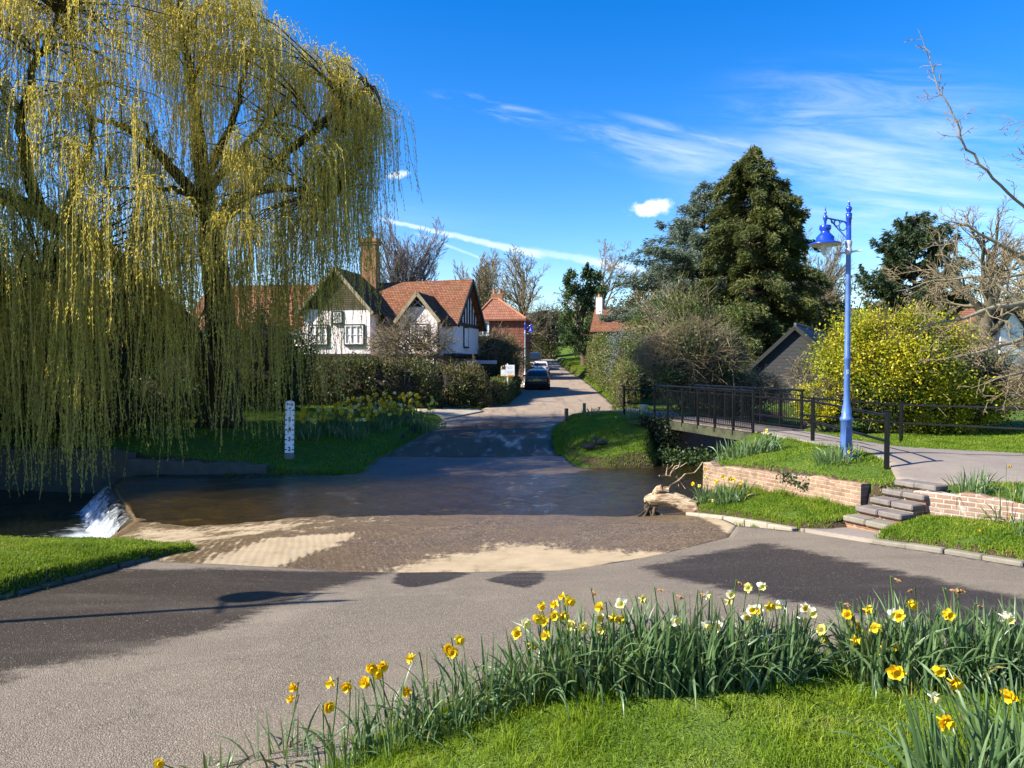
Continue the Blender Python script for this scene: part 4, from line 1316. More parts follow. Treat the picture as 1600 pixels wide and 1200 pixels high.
def build_grass():
    rng = np.random.default_rng(11)
    mb = MB()
    near = [(-2.4, 1.6), (5.6, 1.6), (5.8, 4.8), (4, 4.68), (1.9, 4.28), (0, 4.13), (-.7, 3.93), (-1.28, 3.5), (-1.8, 2.95)]
    x, y = scatter(rng, near, 120000)
    z = T(x, y)
    tall = .045 + .024 * fnoise(x, y, .28, 3)
    # longer at the rough edge by the road
    tall += .03 * sstep(.35 - sdist(LAWN_P, x, y), 0, .35)
    add_blades(mb, rng, x, y, z, np.clip(tall * .85, .018, .10), .0042, lean=.85)
    for _ in range(150):
        cx, cy = rng.uniform(-1.2, 4.5), rng.uniform(2.2, 4.0)
        if sdist(near, np.array([cx]), np.array([cy]))[0] < .05:
            continue
        m = int(rng.integers(25, 70))
        xx, yy = cx + rng.normal(0, .035, m), cy + rng.normal(0, .035, m)
        add_blades(mb, rng, xx, yy, T(xx, yy), rng.uniform(.07, .12), .0045, lean=.8)
    o = mb.build('lawn_grass', MATS['lawn_blade'])
    tag(o, 'short mown spring grass of the lawn in the foreground', 'grass', kind='stuff')
    banks = [
        ('left', [(-12, 6.0), (-8, 6.05), (-5.37, 7.42), (-5.13, 8.7), (-5.0, 10.1), (-4.72, 11.0), (-4.95, 11.4), (-5.9, 11.1), (-6.9, 10.4), (-9, 10.6)], 42000, .062, .011, 'mown green grass on the near left bank above the mill pool'),
        ('lr', LRIGHT_P[:11] + [(14, 6.6), (9.5, 9.1), (7.56, 10.9), (6.6, 12.1), (6.15, 12.9), (4.4, 16.6)], 36000, .075, .014, 'green verge grass in front of the brick walls'),
        ('ur', [(4.33, 16.5), (6.1, 12.8), (6.57, 12.0), (7.56, 10.8), (9.5, 9), (14, 7), (26, 14), (20, 24), (11, 22), (8.6, 21.8), (6.9, 20.4), (5.7, 19.2), (4.6, 17.3)], 50000, .07, .016, 'green grass on the terrace around the path and lamp post'),
        ('fl', [(-22, 23.6), (-14, 22.6), (-11, 21.1), (-8.5, 21.15), (-5.0, 21.2), (-4.5, 21.5), (-4.25, 23.2), (-3.7, 26.2), (-2.95, 32), (-4.4, 34.6), (-10, 35), (-22, 32)], 56000, .085, .022, 'shaded grass on the far bank beneath the willow'),
        ('fr', [(1.85, 22.7), (1.5, 24.5), (1.45, 26), (1.65, 29), (2.0, 31), (3.2, 32.6), (4.8, 31), (5.0, 26.5), (5.5, 25.6), (5.0, 24.3), (4.6, 22.6), (3, 22.3)], 26000, .085, .022, 'grass on the mound beside the far end of the footbridge'),
        ('lv', [(5.2, 34), (5.6, 40), (5.95, 50), (6.65, 70), (6.25, 95), (9, 100), (9, 70), (7.6, 48), (6.8, 38), (6.2, 33)], 26000, .16, .05, 'bright grass verge along the right of the lane'),
    ]
    avoid = [PATH_P, PATH2_P, DRIVE_P, NOTCH_P, LANE]
    for key, poly, n, h, w, label in banks:
        x, y = scatter(rng, poly, n, -.03, avoid)
        z = T(x, y)
        if key == 'ur':
            lr = sdist(URIGHT_P, x, y)
            m = lr > .1
            x, y, z = x[m], y[m], z[m]
        keep = z > .02
        x, y, z = x[keep], y[keep], z[keep]
        thin = fnoise(x, y, .8, 3)
        keep = thin > -1.0 + .45 * (key in ('fl',)) * 1
        x, y, z, thin = x[keep], y[keep], z[keep], thin[keep]
        mb = MB()
        add_blades(mb, rng, x, y, z, h * (.8 + .35 * thin), w, lean=.8)
        o = mb.build('bank_grass', MATS['bank_blade'])
        tag(o, label, 'grass', kind='stuff')


build_grass()
# ------------------------------------------------------------------ buildings
def prism_wall(mb, x0, x1, y0, y1, z0, z1, ztop=None, axis='x', mi=0):
    """block with a gable: ridge along axis"""
    if ztop is None:
        return mb.box(((x0 + x1) / 2, (y0 + y1) / 2, (z0 + z1) / 2), (x1 - x0, y1 - y0, z1 - z0), mi=mi)
    if axis == 'x':
        ym = (y0 + y1) / 2
        sec = [(y0, z0), (y1, z0), (y1, z1), (ym, ztop), (y0, z1)]
        V = [(x0, y, z) for y, z in sec] + [(x1, y, z) for y, z in sec]
    else:
        xm = (x0 + x1) / 2
        sec = [(x1, z0), (x0, z0), (x0, z1), (xm, ztop), (x1, z1)]
        V = [(x, y0, z) for x, z in sec] + [(x, y1, z) for x, z in sec]
    base = mb.nv
    mb.polys(V, [[0, 4, 3, 2, 1], [5, 6, 7, 8, 9]], mi)
    for k in range(5):
        a, b = k, (k + 1) % 5
        mb.loops.append(np.array([a, b, b + 5, a + 5]) + base)
        mb.starts.append(np.array([mb.nl])); mb.totals.append(np.array([4])); mb.mi.append(np.array([mi]))
        mb.nl += 4
    return mb


def roof_pair(mb, axis, r0, r1, mid, half, zr, ze, over=.25, th=.14, sag=.05, n=14):
    """two roof slopes with thickness and a slightly sagging ridge: ridge along axis between r0 and r1"""
    for s in (-1, 1):
        k = (zr - ze) / half
        top, bot = [], []
        for i in range(n + 1):
            t = i / n
            a = r0 + (r1 - r0) * t
            dz = -sag * math.sin(math.pi * t) + .012 * math.sin(a * 5.1)
            for (b, z) in ((mid, zr + dz), (mid + s * half * .5, (zr + ze) / 2 + dz * .8 - .03), (mid + s * (half + over), ze - over * k * .85 + dz * .4)):
                p = (a, b, z) if axis == 'x' else (b, a, z)
                top.append(p)
                bot.append((p[0], p[1], p[2] - th))
        V = top + bot
        N = len(top)
        f = []
        for i in range(n):
            for j in range(2):
                q = [i * 3 + j, (i + 1) * 3 + j, (i + 1) * 3 + j + 1, i * 3 + j + 1]
                if (s > 0) == (axis == 'x'):
                    q = q[::-1]
                f.append(q)
                f.append([v + N for v in q[::-1]])
            a, b = i * 3 + 2, (i + 1) * 3 + 2
            f.append([a, b, b + N, a + N])
        for i in (0, n):
            for j in range(2):
                a, b = i * 3 + j, i * 3 + j + 1
                f.append([a, b, b + N, a + N])
        mb.polys(V, f)
    return mb


def window(parent, c, w, h, face, cols=2, rows=3, mat_frame='white_paint', surround='black_timber', depth=.08):
    """casement window: surround, frame with glazing bars, pane. face: outward normal axis ('-y','+x')"""
    def P(u, v, d):          # u across, v up, d outward
        return (c[0] + u, c[1] - d, c[2] + v) if face == '-y' else (c[0] + d, c[1] + u, c[2] + v)

    def S(a, b, d):
        return (a, d, b) if face == '-y' else (d, a, b)
    fr = MB()
    t = .05
    for s in (-1, 1):
        fr.box(P(s * (w / 2 - t / 2), 0, .03), S(t, h, depth))
        fr.box(P(0, s * (h / 2 - t / 2), .034), S(w - 2 * t, t, depth))
    for i in range(1, cols):
        fr.box(P(-w / 2 + w * i / cols, 0, .026), S(.05 if i == cols // 2 or cols < 3 else .028, h - 2 * t, depth * .9))
    for i in range(cols):
        cw = w / cols
        for j in range(1, rows):
            fr.box(P(-w / 2 + cw * (i + .5), -h / 2 + h * j / rows, .015), S(cw - .06, .02, depth * .6))
    o = fr.build('window', MATS[mat_frame], parent)
    pn = MB().box(P(0, 0, -.02), S(w - .04, h - .04, .03))
    pn.build('pane', MATS['glass'], o)
    if surround:
        sr = MB()
        for s in (-1, 1):
            sr.box(P(s * (w / 2 + .045), 0, .02), S(.08, h + .17, .10))
        sr.box(P(0, h / 2 + .045, .017), S(w, .08, .10))
        sr.box(P(0, -h / 2 - .05, .05), S(w + .02, .09, .18))
        sr.build('sill', MATS[surround], o)
    return o


def build_house():
    O = (-3.5, 43.5, 0.0)
    t = thing('cottage', 'pink white cottage with jettied timber gable, red tiled roof and tall brick chimney', 'house', O, R_(-12))
    g0 = 1.0
    # ground floor in brick, upper floor rendered
    lo = MB()
    lo.box((-9.0, 3.0, (g0 + 3.74) / 2), (17.6, 5.5, 3.74 - g0))
    lo.box((-1.75, -.45, (g0 + 3.74) / 2), (2.2, 1.3, 3.74 - g0))
    lo.box((-6.9, -.45, (g0 + 3.74) / 2), (4.1, 1.3, 3.74 - g0))
    lo.build('brick_storey', MATS['brick_house'], t)
    up = MB()
    prism_wall(up, -18, 0, 0, 6.0, 3.75, 5.75, 8.35, 'x')
    prism_wall(up, -2.9, -.6, -1.2, 1.0, 3.752, 5.83, 7.22, 'y')
    prism_wall(up, -9.05, -4.75, -1.2, 1.4, 3.754, 6.42, 8.75, 'y')
    up.build('wall', MATS['render_white'], t)
    rf = MB()
    roof_pair(rf, 'x', -18.2, .42, 3.0, 3.05, 8.62, 5.86, .32, .15, .10, 26)
    rf.build('roof', MATS['tiles_x'], t)
    r2 = MB()
    roof_pair(r2, 'y', -1.45, 2.6, -1.75, 1.2, 7.45, 5.95, .18, .12, .02)
    r2.build('roof', MATS['tiles_mossy'], t)
    r3 = MB()
    roof_pair(r3, 'y', -1.5, 3.2, -6.9, 2.2, 9.05, 6.55, .25, .13, .03)
    r3.build('roof', MATS['tiles_mossy'], t)
    # barge boards
    bb = MB()
    for (xm, half, zr, ze, y, ov) in ((-1.75, 1.2, 7.45, 5.95, -1.48, .18), (-6.9, 2.2, 9.05, 6.55, -1.53, .25)):
        k = (zr - ze) / half
        for s in (-1, 1):
            bb.bar((xm, y, zr - .10), (xm + s * (half + ov), y, ze - ov * k * .85 - .10), .05, .20)
    bb.build('barge_board', MATS['weathered_board'], t)
    be = MB()
    for s in (-1, 1):
        be.bar((.44, 3.0, 8.50), (.44, 3.0 + s * 3.37, 5.50), .06, .26)
    be.build('barge_board', MATS['black_timber'], t)
    # tile hanging in the big front gable
    th = MB()
    a = 1.95
    th.polys([(-6.9 - a, -1.235, 6.60), (-6.9 + a, -1.235, 6.60), (-6.9, -1.235, 8.80), (-6.9 - a, -1.2, 6.56), (-6.9 + a, -1.2, 6.56)], [[0, 1, 2]])
    th.box((-6.9, -1.225, 6.57), (2 * a + .1, .05, .10))
    th.build('tile_hanging', MATS['tiles_dark'], t)
    tm = MB()                                     # small triangular opening in the porch gable
    tm.ngon([(-2.38, -1.235, 6.58), (-1.12, -1.235, 6.58), (-1.75, -1.235, 7.25)])
    tm.build('gable_opening', MATS['black_timber'], t)
    fr = MB()
    fr.bar((-2.42, -1.26, 6.56), (-1.75, -1.26, 7.28), .05, .07)
    fr.bar((-1.08, -1.26, 6.56), (-1.75, -1.26, 7.28), .05, .07)
    fr.bar((-2.1, -1.27, 6.55), (-1.55, -1.27, 7.0), .03, .05)
    fr.bar((-1.4, -1.27, 6.55), (-1.95, -1.27, 7.0), .03, .05)
    fr.build('gable_brace', MATS['lamp_grey'], t)
    # the timbered gable end that faces the lane
    ge = MB()
    for i in range(9):
        y = .55 + i * .61
        z1 = 5.80 + (1 - abs(y - 3) / 3) * 2.55 - .15
        if z1 > 5.95:
            ge.box((.03, y, (5.76 + z1) / 2), (.07, .13, z1 - 5.76))
    ge.box((.045, 3, 5.70), (.12, 6.06, .20))
    ge.box((.04, 3, 3.80), (.14, 6.1, .18))
    ge.build('timber_frame', MATS['black_timber'], t)
    jt = MB()
    jt.box((-1.3, -.02, 3.79), (2.7, .10, .15))
    jt.build('jetty_beam', MATS['black_timber'], t)
    for i in range(7):
        MB().box((.0, .4 + i * .87, 3.66), (.5, .12, .12)).build('joist_end', MATS['black_timber'], t)
    fs = MB()
    fs.box((-1.75, -1.23, 3.80), (2.36, .08, .12))
    fs.box((-6.9, -1.23, 3.80), (4.36, .08, .12))
    fs.build('fascia_beam', MATS['black_timber'], t)
    window(t, (-1.72, -1.2, 4.98), 1.02, 1.05, '-y', 4, 2)
    window(t, (-8.05, -1.2, 4.98), 1.15, 1.10, '-y', 3, 2)
    window(t, (-5.75, -1.2, 4.98), 1.15, 1.10, '-y', 3, 2)
    window(t, (-6.8, -1.2, 6.02), .5, .62, '-y', 2, 2)
    window(t, (-1.45, -1.1, 3.34), 1.25, .62, '-y', 3, 2, surround=None)
    window(t, (-3.8, .25, 3.34), .9, .62, '-y', 2, 2, surround=None)
    window(t, (-11.5, 0, 4.9), 1.1, 1.0, '-y', 4, 3)
    window(t, (-14.5, 0, 4.9), 1.1, 1.0, '-y', 4, 3)
    window(t, (-11.5, .25, 2.7), 1.2, 1.0, '-y', 3, 3, surround=None)
    window(t, (0, 2.7, 4.92), .85, 1.15, '+x', 2, 2)
    for y in (.9, 2.1, 3.7):
        window(t, (-.2, y, 3.1), .34, .55, '+x', 1, 2, surround=None)
    ch = MB()
    cx, cy = -6.3, 2.6
    ch.box((cx, cy, 9.2), (1.02, .8, 2.6))
    ch.box((cx - .27, cy - .02, 10.2), (.40, .70, 1.5))
    ch.box((cx + .27, cy - .02, 10.2), (.40, .70, 1.5))
    ch.box((cx, cy, 10.98), (1.10, .86, .14))
    ch.box((cx, cy, 11.12), (1.20, .96, .13))
    ch.box((cx, cy, 11.25), (1.06, .82, .12))
    c = ch.build('chimney', MATS['brick_chimney'], t)
    pt = MB()
    pt.lathe((cx + .1, cy, 11.31), [(.15, 0), (.13, .1), (.115, .45), (.14, .5), (.10, .5)], 12)
    pt.build('chimney_pot', MATS['terracotta'], c)
    dp = MB()
    dp.tube([(-.55, -1.38, 5.86), (-.55, -1.30, 5.72), (-.50, -1.26, 5.5), (-.50, -1.26, 1.2)], .045, 8)
    dp.tube([(-.42, -1.44, 5.83), (-.42, 1.0, 5.83)], .06, 8)
    dp.build('drainpipe', MATS['black_metal'], t)
    pr = MB()
    pr.box((1.2, 2.2, 3.36), (1.7, 1.0, .22), bevel=.03)
    pr.build('porch_roof', MATS['lamp_grey'], t)
    # second house, tile hung, further up the lane
    px = thing('tile_hung_house', 'red tile hung house with two chimney pots beyond the pink white cottage', 'house', (-1.05, 66.0, 0), R_(-8))
    w = MB()
    w.box((0, 2.4, 4.3), (4.2, 5.0, 5.2))
    w.build('brick_storey', MATS['brick_house'], px)
    hung = MB()
    V = []
    for z, g in ((4.75, .16), (5.1, .10), (6.1, .07), (7.35, .05)):
        V += [(-2.1 - g, -.12 - g, z), (2.1 + g, -.12 - g, z), (2.1 + g, 4.9 + g, z), (-2.1 - g, 4.9 + g, z)]
    f = []
    for k in range(3):
        for j in range(4):
            a, b = k * 4 + j, k * 4 + (j + 1) % 4
            f.append([a, b, b + 4, a + 4])
    hung.polys(V, f)
    hung.build('tile_hanging', MATS['tiles_hung'], px)
    r = MB()
    e = 2.4
    V = [(-e, -.5, 7.3), (e, -.5, 7.3), (e, 5.3, 7.3), (-e, 5.3, 7.3), (-1.0, 1.4, 9.25), (-1.0, 3.4, 9.25), (-.4, 1.4, 9.25), (-.4, 3.4, 9.25)]
    r.polys(V, [[0, 1, 6, 4], [1, 2, 7, 6], [2, 3, 5, 7], [3, 0, 4, 5], [4, 6, 7, 5]])
    r.polys([(-e, -.5, 7.16), (e, -.5, 7.16), (e, 5.3, 7.16), (-e, 5.3, 7.16), (-e, -.5, 7.3), (e, -.5, 7.3), (e, 5.3, 7.3), (-e, 5.3, 7.3)],
            [[0, 1, 5, 4], [1, 2, 6, 5], [2, 3, 7, 6], [3, 0, 4, 7], [3, 2, 1, 0]])
    ro = r.build('roof', MATS['tiles_red'], px)
    hp = MB()
    for a, b in (((-e, -.5, 7.34), (-1.0, 1.4, 9.28)), ((e, -.5, 7.34), (-.4, 1.4, 9.28)), ((-1.1, 1.4, 9.28), (-.3, 1.4, 9.28))):
        hp.tube([a, b], .09, 8)
    hp.build('ridge_tiles', MATS['terracotta'], ro)
    c = MB().box((-.7, 2.6, 9.5), (1.1, .6, .7)).build('chimney', MATS['brick_chimney'], px)
    for s in (-.28, .28):
        MB().lathe((-.7 + s, 2.6, 9.83), [(.17, 0), (.14, .1), (.13, .42), (.16, .46), (.1, .46)], 10).build('chimney_pot', MATS['terracotta'], c)
    wn = window(px, (-1.55, -.22, 6.45), .95, 1.15, '-y', 2, 1, surround='white_paint')
    for ch_ in wn.children:
        if ch_.name.startswith('pane'):
            ch_.data.materials[0] = MATS['glass_sky']


build_house()


def build_barn():
    rz = R_(-31)
    t = thing('barn', 'black weatherboarded barn with a slate roof behind the yellow shrub', 'barn', (14.15, 36.5, 1.0), rz)
    w = MB()
    prism_wall(w, -2.0, 2.0, 0, 9.0, 0, 2.15, 4.05, 'y')
    w.build('wall', MATS['black_boards'], t)
    r = MB()
    roof_pair(r, 'y', -.2, 9.2, 0, 2.0, 4.2, 2.25, .3, .10, .04)
    r.build('roof', MATS['slate'], t)
    b = MB()
    for s in (-1, 1):
        b.bar((0, -.24, 4.06), (s * 2.32, -.24, 1.86), .05, .18)
    b.build('barge_board', MATS['black_timber'], t)
    rd = MB().tube([(0, -.2, 4.22), (0, 9.2, 4.22)], .07, 8)
    rd.build('ridge_tiles', MATS['slate'], t)


build_barn()


def small_house(name, label, loc, rz, w, d, ze, zr, wall, roof, axis='x', wins=(), chim=None, gable_paint=None):
    t = thing(name, label, 'house', loc, R_(rz))
    m = MB()
    prism_wall(m, -w / 2, w / 2, 0, d, 0, ze, zr, axis)
    m.build('wall', MATS[wall], t)
    r = MB()
    if axis == 'x':
        roof_pair(r, 'x', -w / 2 - .25, w / 2 + .25, d / 2, d / 2, zr + .15, ze + .1, .3)
    else:
        roof_pair(r, 'y', -.3, d + .3, 0, w / 2, zr + .15, ze + .1, .3)
    r.build('roof', MATS[roof], t)
    for (x, z, ww, hh) in wins:
        window(t, (x, 0, z), ww, hh, '-y', 2, 2, surround=None)
    if chim:
        c = MB().box((chim[0], chim[1], zr + .3), (.6, .55, 1.6)).build('chimney', MATS[chim[2]], t)
        MB().lathe((chim[0], chim[1], zr + 1.08), [(.15, 0), (.12, .35), (.15, .4), (.1, .4)], 10).build('chimney_pot', MATS['terracotta'], c)
    return t


p = D(948, 500, 70)
small_house('brick_house', 'red brick house with a pale chimney on the hill above the lane hedges', (p.x + 1.2, 70, 3.0), -15, 5.0, 5, 3.6, 5.6, 'brick_house', 'tiles_x', 'x', ((-1.2, 2.9, .8, 1.0), (.6, 2.9, .8, 1.0)), (-2.0, .6, 'render_white'))
p = D(1285, 500, 74)
small_house('red_roofed_house', 'house with an orange red roof behind the barn and the tall conifer', (p.x, 74, 2.2), 12, 6.5, 6, 3.9, 6.9, 'render_white', 'tiles_red', 'x', ((-1.5, 2.8, 1.0, 1.1), (1.2, 2.8, 1.0, 1.1)), (2.2, 3, 'brick_chimney'))
p = D(1500, 500, 80)
small_house('red_roofed_house', 'distant house with a long red roof behind the spreading bare tree', (p.x, 80, 2.6), 5, 11, 6, 4.2, 6.9, 'brick_house', 'tiles_red', 'x', ((-2.5, 2.9, 1.0, 1.1), (2.2, 2.9, 1.0, 1.1)), (-3.2, 3, 'brick_chimney'))
p = D(1570, 545, 44)
th = small_house('white_house', 'white rendered house with a small pointed gable seen through branches', (p.x, 44, 1.2), 8, 4.4, 6, 2.9, 4.55, 'render_white', 'tiles_dark', 'y', ((-.9, 2.1, .8, .9), (.9, 2.1, .8, .9)), None)
dg = MB()
prism_wall(dg, -.75, .75, -.5, 2.0, 2.6, 4.3, 5.2, 'y')
dg.build('gable', MATS['white_paint'], th)
window(th, (0, -.5, 4.1), .6, .8, '-y', 2, 2, surround=None)
rr = MB()
roof_pair(rr, 'y', -.7, 2.0, 0, .75, 5.36, 4.36, .12, .08, 0)
rr.build('roof', MATS['tiles_dark'], th)


# ------------------------------------------------------------------ walls, kerbs, steps
def wall_obj(name, label, a, b, zb0, zb1, zt0, zt1, th, mat_, jag=.03, ret=None, cap=False, seed=1):
    """a wall from a to b (plan), local x along it; broken, uneven top"""
    a, b = Vector((a[0], a[1], 0)), Vector((b[0], b[1], 0))
    L = (b - a).length
    rz = math.atan2((b - a).y, (b - a).x)
    rg = np.random.default_rng(seed)
    n = max(8, int(L / .115))
    t = np.linspace(0, 1, n + 1)
    top = zt0 + (zt1 - zt0) * t
    step = np.repeat(rg.normal(0, jag, n // 3 + 2), 3)[:n + 1]
    top = top + np.round(step / .0375) * .0375 + rg.normal(0, .006, n + 1)
    bot = zb0 + (zb1 - zb0) * t
    V = []
    wob = rg.normal(0, .003, n + 1)
    for i in range(n + 1):
        x = L * t[i]
        V += [(x, wob[i], bot[i]), (x, wob[i] + .012, top[i] - .02), (x, wob[i] + .03, top[i]), (x, th, top[i] - rg.uniform(0, .02)), (x, th, bot[i])]
    f = []
    for i in range(n):
        for j in range(4):
            f.append([i * 5 + j, (i + 1) * 5 + j, (i + 1) * 5 + j + 1, i * 5 + j + 1])
    mb = MB()
    mb.polys(V, f)
    base = 0
    for e in (0, n):
        idx = [e * 5 + k for k in range(5)]
        if e == 0:
            idx = idx[::-1]
        mb.loops.append(np.array(idx)); mb.starts.append(np.array([mb.nl])); mb.totals.append(np.array([5])); mb.mi.append(np.array([0])); mb.nl += 5
    o = mb.build(name, MATS[mat_], None, loc=(a.x, a.y, 0))
    o.rotation_euler = (0, 0, rz)
    tag(o, label, 'wall')
    return o


wall_obj('brick_wall', 'pale brick retaining wall below the blue lamp post with worn uneven top', (4.33, 16.52), (6.12, 12.78), .1, .45, .96, 1.11, .24, 'brick_wall', .016, seed=3)
wall_obj('brick_wall', 'low brick wall with white limewash right of the stone steps', (6.60, 11.98), (9.6, 8.85), .5, .6, 1.13, 1.20, .24, 'brick_wall_limed', .012, seed=4)
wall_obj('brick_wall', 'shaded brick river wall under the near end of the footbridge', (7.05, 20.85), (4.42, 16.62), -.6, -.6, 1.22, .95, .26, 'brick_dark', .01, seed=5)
wall_obj('stone_wall', 'stone abutment wall under the far end of the footbridge', (4.02, 25.35), (5.25, 24.45), -.5, -.5, 1.24, 1.26, .35, 'old_stone', .01, seed=6)
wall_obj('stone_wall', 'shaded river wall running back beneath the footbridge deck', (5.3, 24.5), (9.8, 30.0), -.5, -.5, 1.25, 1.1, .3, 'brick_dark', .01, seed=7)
wall_obj('stone_wall', 'low dark stone river wall beneath the willow strands', (-11.2, 21.2), (-7.2, 21.35), -1.2, -.4, .50, .24, .35, 'old_stone', .02, seed=8)
wall_obj('stone_wall', 'dark stone wall round the mill pool behind the weir', (-26, 23.9), (-11.2, 21.25), -1.5, -1.5, .70, .66, .35, 'old_stone', .03, seed=9)


def kerb(label, pts, h, w, stone=.9, mat_='kerb', zoff=0.0, seed=1):
    rg = np.random.default_rng(seed)
    mb = MB()
    P = [np.array(p, float) for p in pts]
    for a, b in zip(P[:-1], P[1:]):
        L = np.linalg.norm(b - a)
        k = max(1, round(L / stone))
        for i in range(k):
            p, q = a + (b - a) * (i / k), a + (b - a) * ((i + 1) / k)
            m = (p + q) / 2
            z = float(ROADZ([m[0]], [m[1]])[0]) + zoff
            d = q - p
            l = np.linalg.norm(d)
            zz = [float(ROADZ([c[0]], [c[1]])[0]) + zoff for c in (p, q)]
            rot = Vector((d[0], d[1], zz[1] - zz[0])).to_track_quat('X', 'Z').to_matrix()
            mb.box((m[0] + rg.normal(0, .008), m[1] + rg.normal(0, .008), z + h / 2 - .12 + rg.normal(0, .006)), (l - .012, w, h + .24), 0, .018, 0, rot)
    o = mb.build('kerb', MATS[mat_], None, loc=(0, 0, 0))
    return tag(o, label, 'kerb')


kerb('pale concrete kerb edging the grass beside the driftwood log', [(3.62, 14.9), (3.78, 14.45), (4.09, 13.88), (4.78, 12.24)], .05, .15, .6, 'pad', seed=1)
kerb('grey stone kerb along the right hand road edge below the limewashed wall', [(5.48, 11.0), (6.07, 10.12), (6.52, 9.18), (7.68, 7.03), (10.0, 4.95)], .06, .15, .5, 'kerb', seed=2)
kerb('broken earth covered kerb along the near left grass bank', [(-12, 5.9), (-8, 6.08), (-5.42, 7.44), (-5.19, 8.7), (-5.05, 10.0)], .045, .13, .33, 'old_stone', seed=3)


def build_steps():
    t = thing('stone_steps', 'five worn dark stone steps between the two brick walls', 'steps', (S0[0], S0[1], 0))
    rg = np.random.default_rng(4)
    ang = math.atan2(SA[1], SA[0])
    for i in range(5):
        z0 = .56 + .132 * i
        c = S0 + SA * (.15 + .285 * i) + SN * (.36 + .01 * i)
        wd = .84 if i < 2 else .78
        s = MB()
        for k in range(2):
            q = c + SN * (k - .5) * wd / 2
            s.box((q[0] - S0[0] + rg.normal(0, .005), q[1] - S0[1], z0 + .085 + rg.normal(0, .003)), (.335, wd / 2 - .004, .095), ang + rg.normal(0, .012), .02)
        s.build('tread', MATS['kerb'] if i == 0 else MATS['step_stone'], t)
        r = MB()
        q = c + SA * .03
        r.box((q[0] - S0[0], q[1] - S0[1], z0 - .06), (.27, wd - .02, .19), ang)
        o = r.build('riser', MATS['brick_house'], t)


build_steps()


# ------------------------------------------------------------------ footbridge and railings
def build_bridge():
    A, B = Vector((4.98, 25.3, 0)), Vector((6.65, 20.0, 0))
    u = (B - A).normalized()
    n = Vector((-u.y, u.x, 0))            # to the far side
    if n.x < 0:
        n = -n
    zd = 1.36
    t = thing('footbridge', 'black metal footbridge with barred railings over the stream', 'footbridge', (A.x, A.y, zd))
    L = (B - A).length
    W = 1.5

    def P(s, off, z):
        q = u * s + n * off
        return Vector((q.x, q.y, z))

    dk = MB()
    k = 26
    for i in range(k):
        a = -.15 + (L + .3) * i / k
        dk.bar(P(a + (L + .3) / k / 2, -.02, 0), P(a + (L + .3) / k / 2, W + .02, 0), (L + .3) / k - .012, .05)
    dk.build('deck', MATS['deck'], t)
    for off in (.0, W):
        MB().bar(P(-.5, off - .02 if off == 0 else off + .02, -.17), P(L + .35, off - .02 if off == 0 else off + .02, -.17), .10, .26, .01).build('beam', MATS['beam_metal'], t)
    for off, side in ((-.05, 1), (W + .05, -1)):
        for i in range(7):
            s = L * i / 6
            pm = MB()
            pm.bar(P(s, off, -.16), P(s, off, 1.10), .062, .062, .006)
            pm.build('post', MATS['black_metal'], t)
        hr = MB()
        hr.bar(P(-.06, off, 1.125), P(L + .06, off, 1.125), .11, .055, .012)
        hr.build('handrail', MATS['black_metal'], t)
        for i in range(6):
            s0, s1 = L * i / 6 + .035, L * (i + 1) / 6 - .035
            pn = MB()
            pn.bar(P(s0, off, .98), P(s1, off, .98), .02, .03)
            pn.bar(P(s0, off, .09), P(s1, off, .09), .02, .03)
            for k in range(9):
                s = s0 + (s1 - s0) * (k + .5) / 9
                pn.bar(P(s, off, .09), P(s, off, .98), .014, .014)
            pn.build('barred_panel', MATS['black_metal'], t)
    return A, B, n


BA, BB, BN = build_bridge()


def railing(label, posts, h=1.08, rails=(1.0, .52), pw=.075, cap=True, start=None, end=None, startz=None):
    """posts: plan points; rails run between them"""
    P = [Vector((x, y, Tz(x, y))) for x, y in posts]
    t = thing('railing', label, 'railing', P[0])
    o = P[0]
    for p in P:
        m = MB()
        d = p - o
        m.box((d.x, d.y, d.z + h / 2 - .1), (pw, pw, h + .2), R_(20), .008)
        m.box((d.x, d.y, d.z + h + .012), (pw + .012, pw + .012, .022), R_(20), .006)
        m.build('post', MATS['black_metal'], t)
    chain = list(P)
    if start is not None:
        chain = [Vector(start)] + chain
    if end is not None:
        chain = chain + [Vector(end)]
    for r in rails:
        m = MB()
        for a, b in zip(chain[:-1], chain[1:]):
            za = Vector((0, 0, r))
            m.bar(a - o + za, b - o + za, .042, .05, .008)
        m.build('rail', MATS['black_metal'], t)
    return t


railing('black two bar railing from the footbridge past the blue lamp post', [(7.38, 17.9), (7.02, 13.65)], start=(BB.x - .03, BB.y - .05, 1.33))
far_end = BB + BN * 1.55
railing('black two bar railing in front of the yellow shrub', [(10.35, 19.4), (12.6, 15.9), (15.5, 14.5)], start=(far_end.x, far_end.y - .06, 1.28))
railing('short black railing at the far left end of the footbridge', [(4.12, 26.8)], end=(BA.x, BA.y + .05, 1.34), rails=(.98, .50))


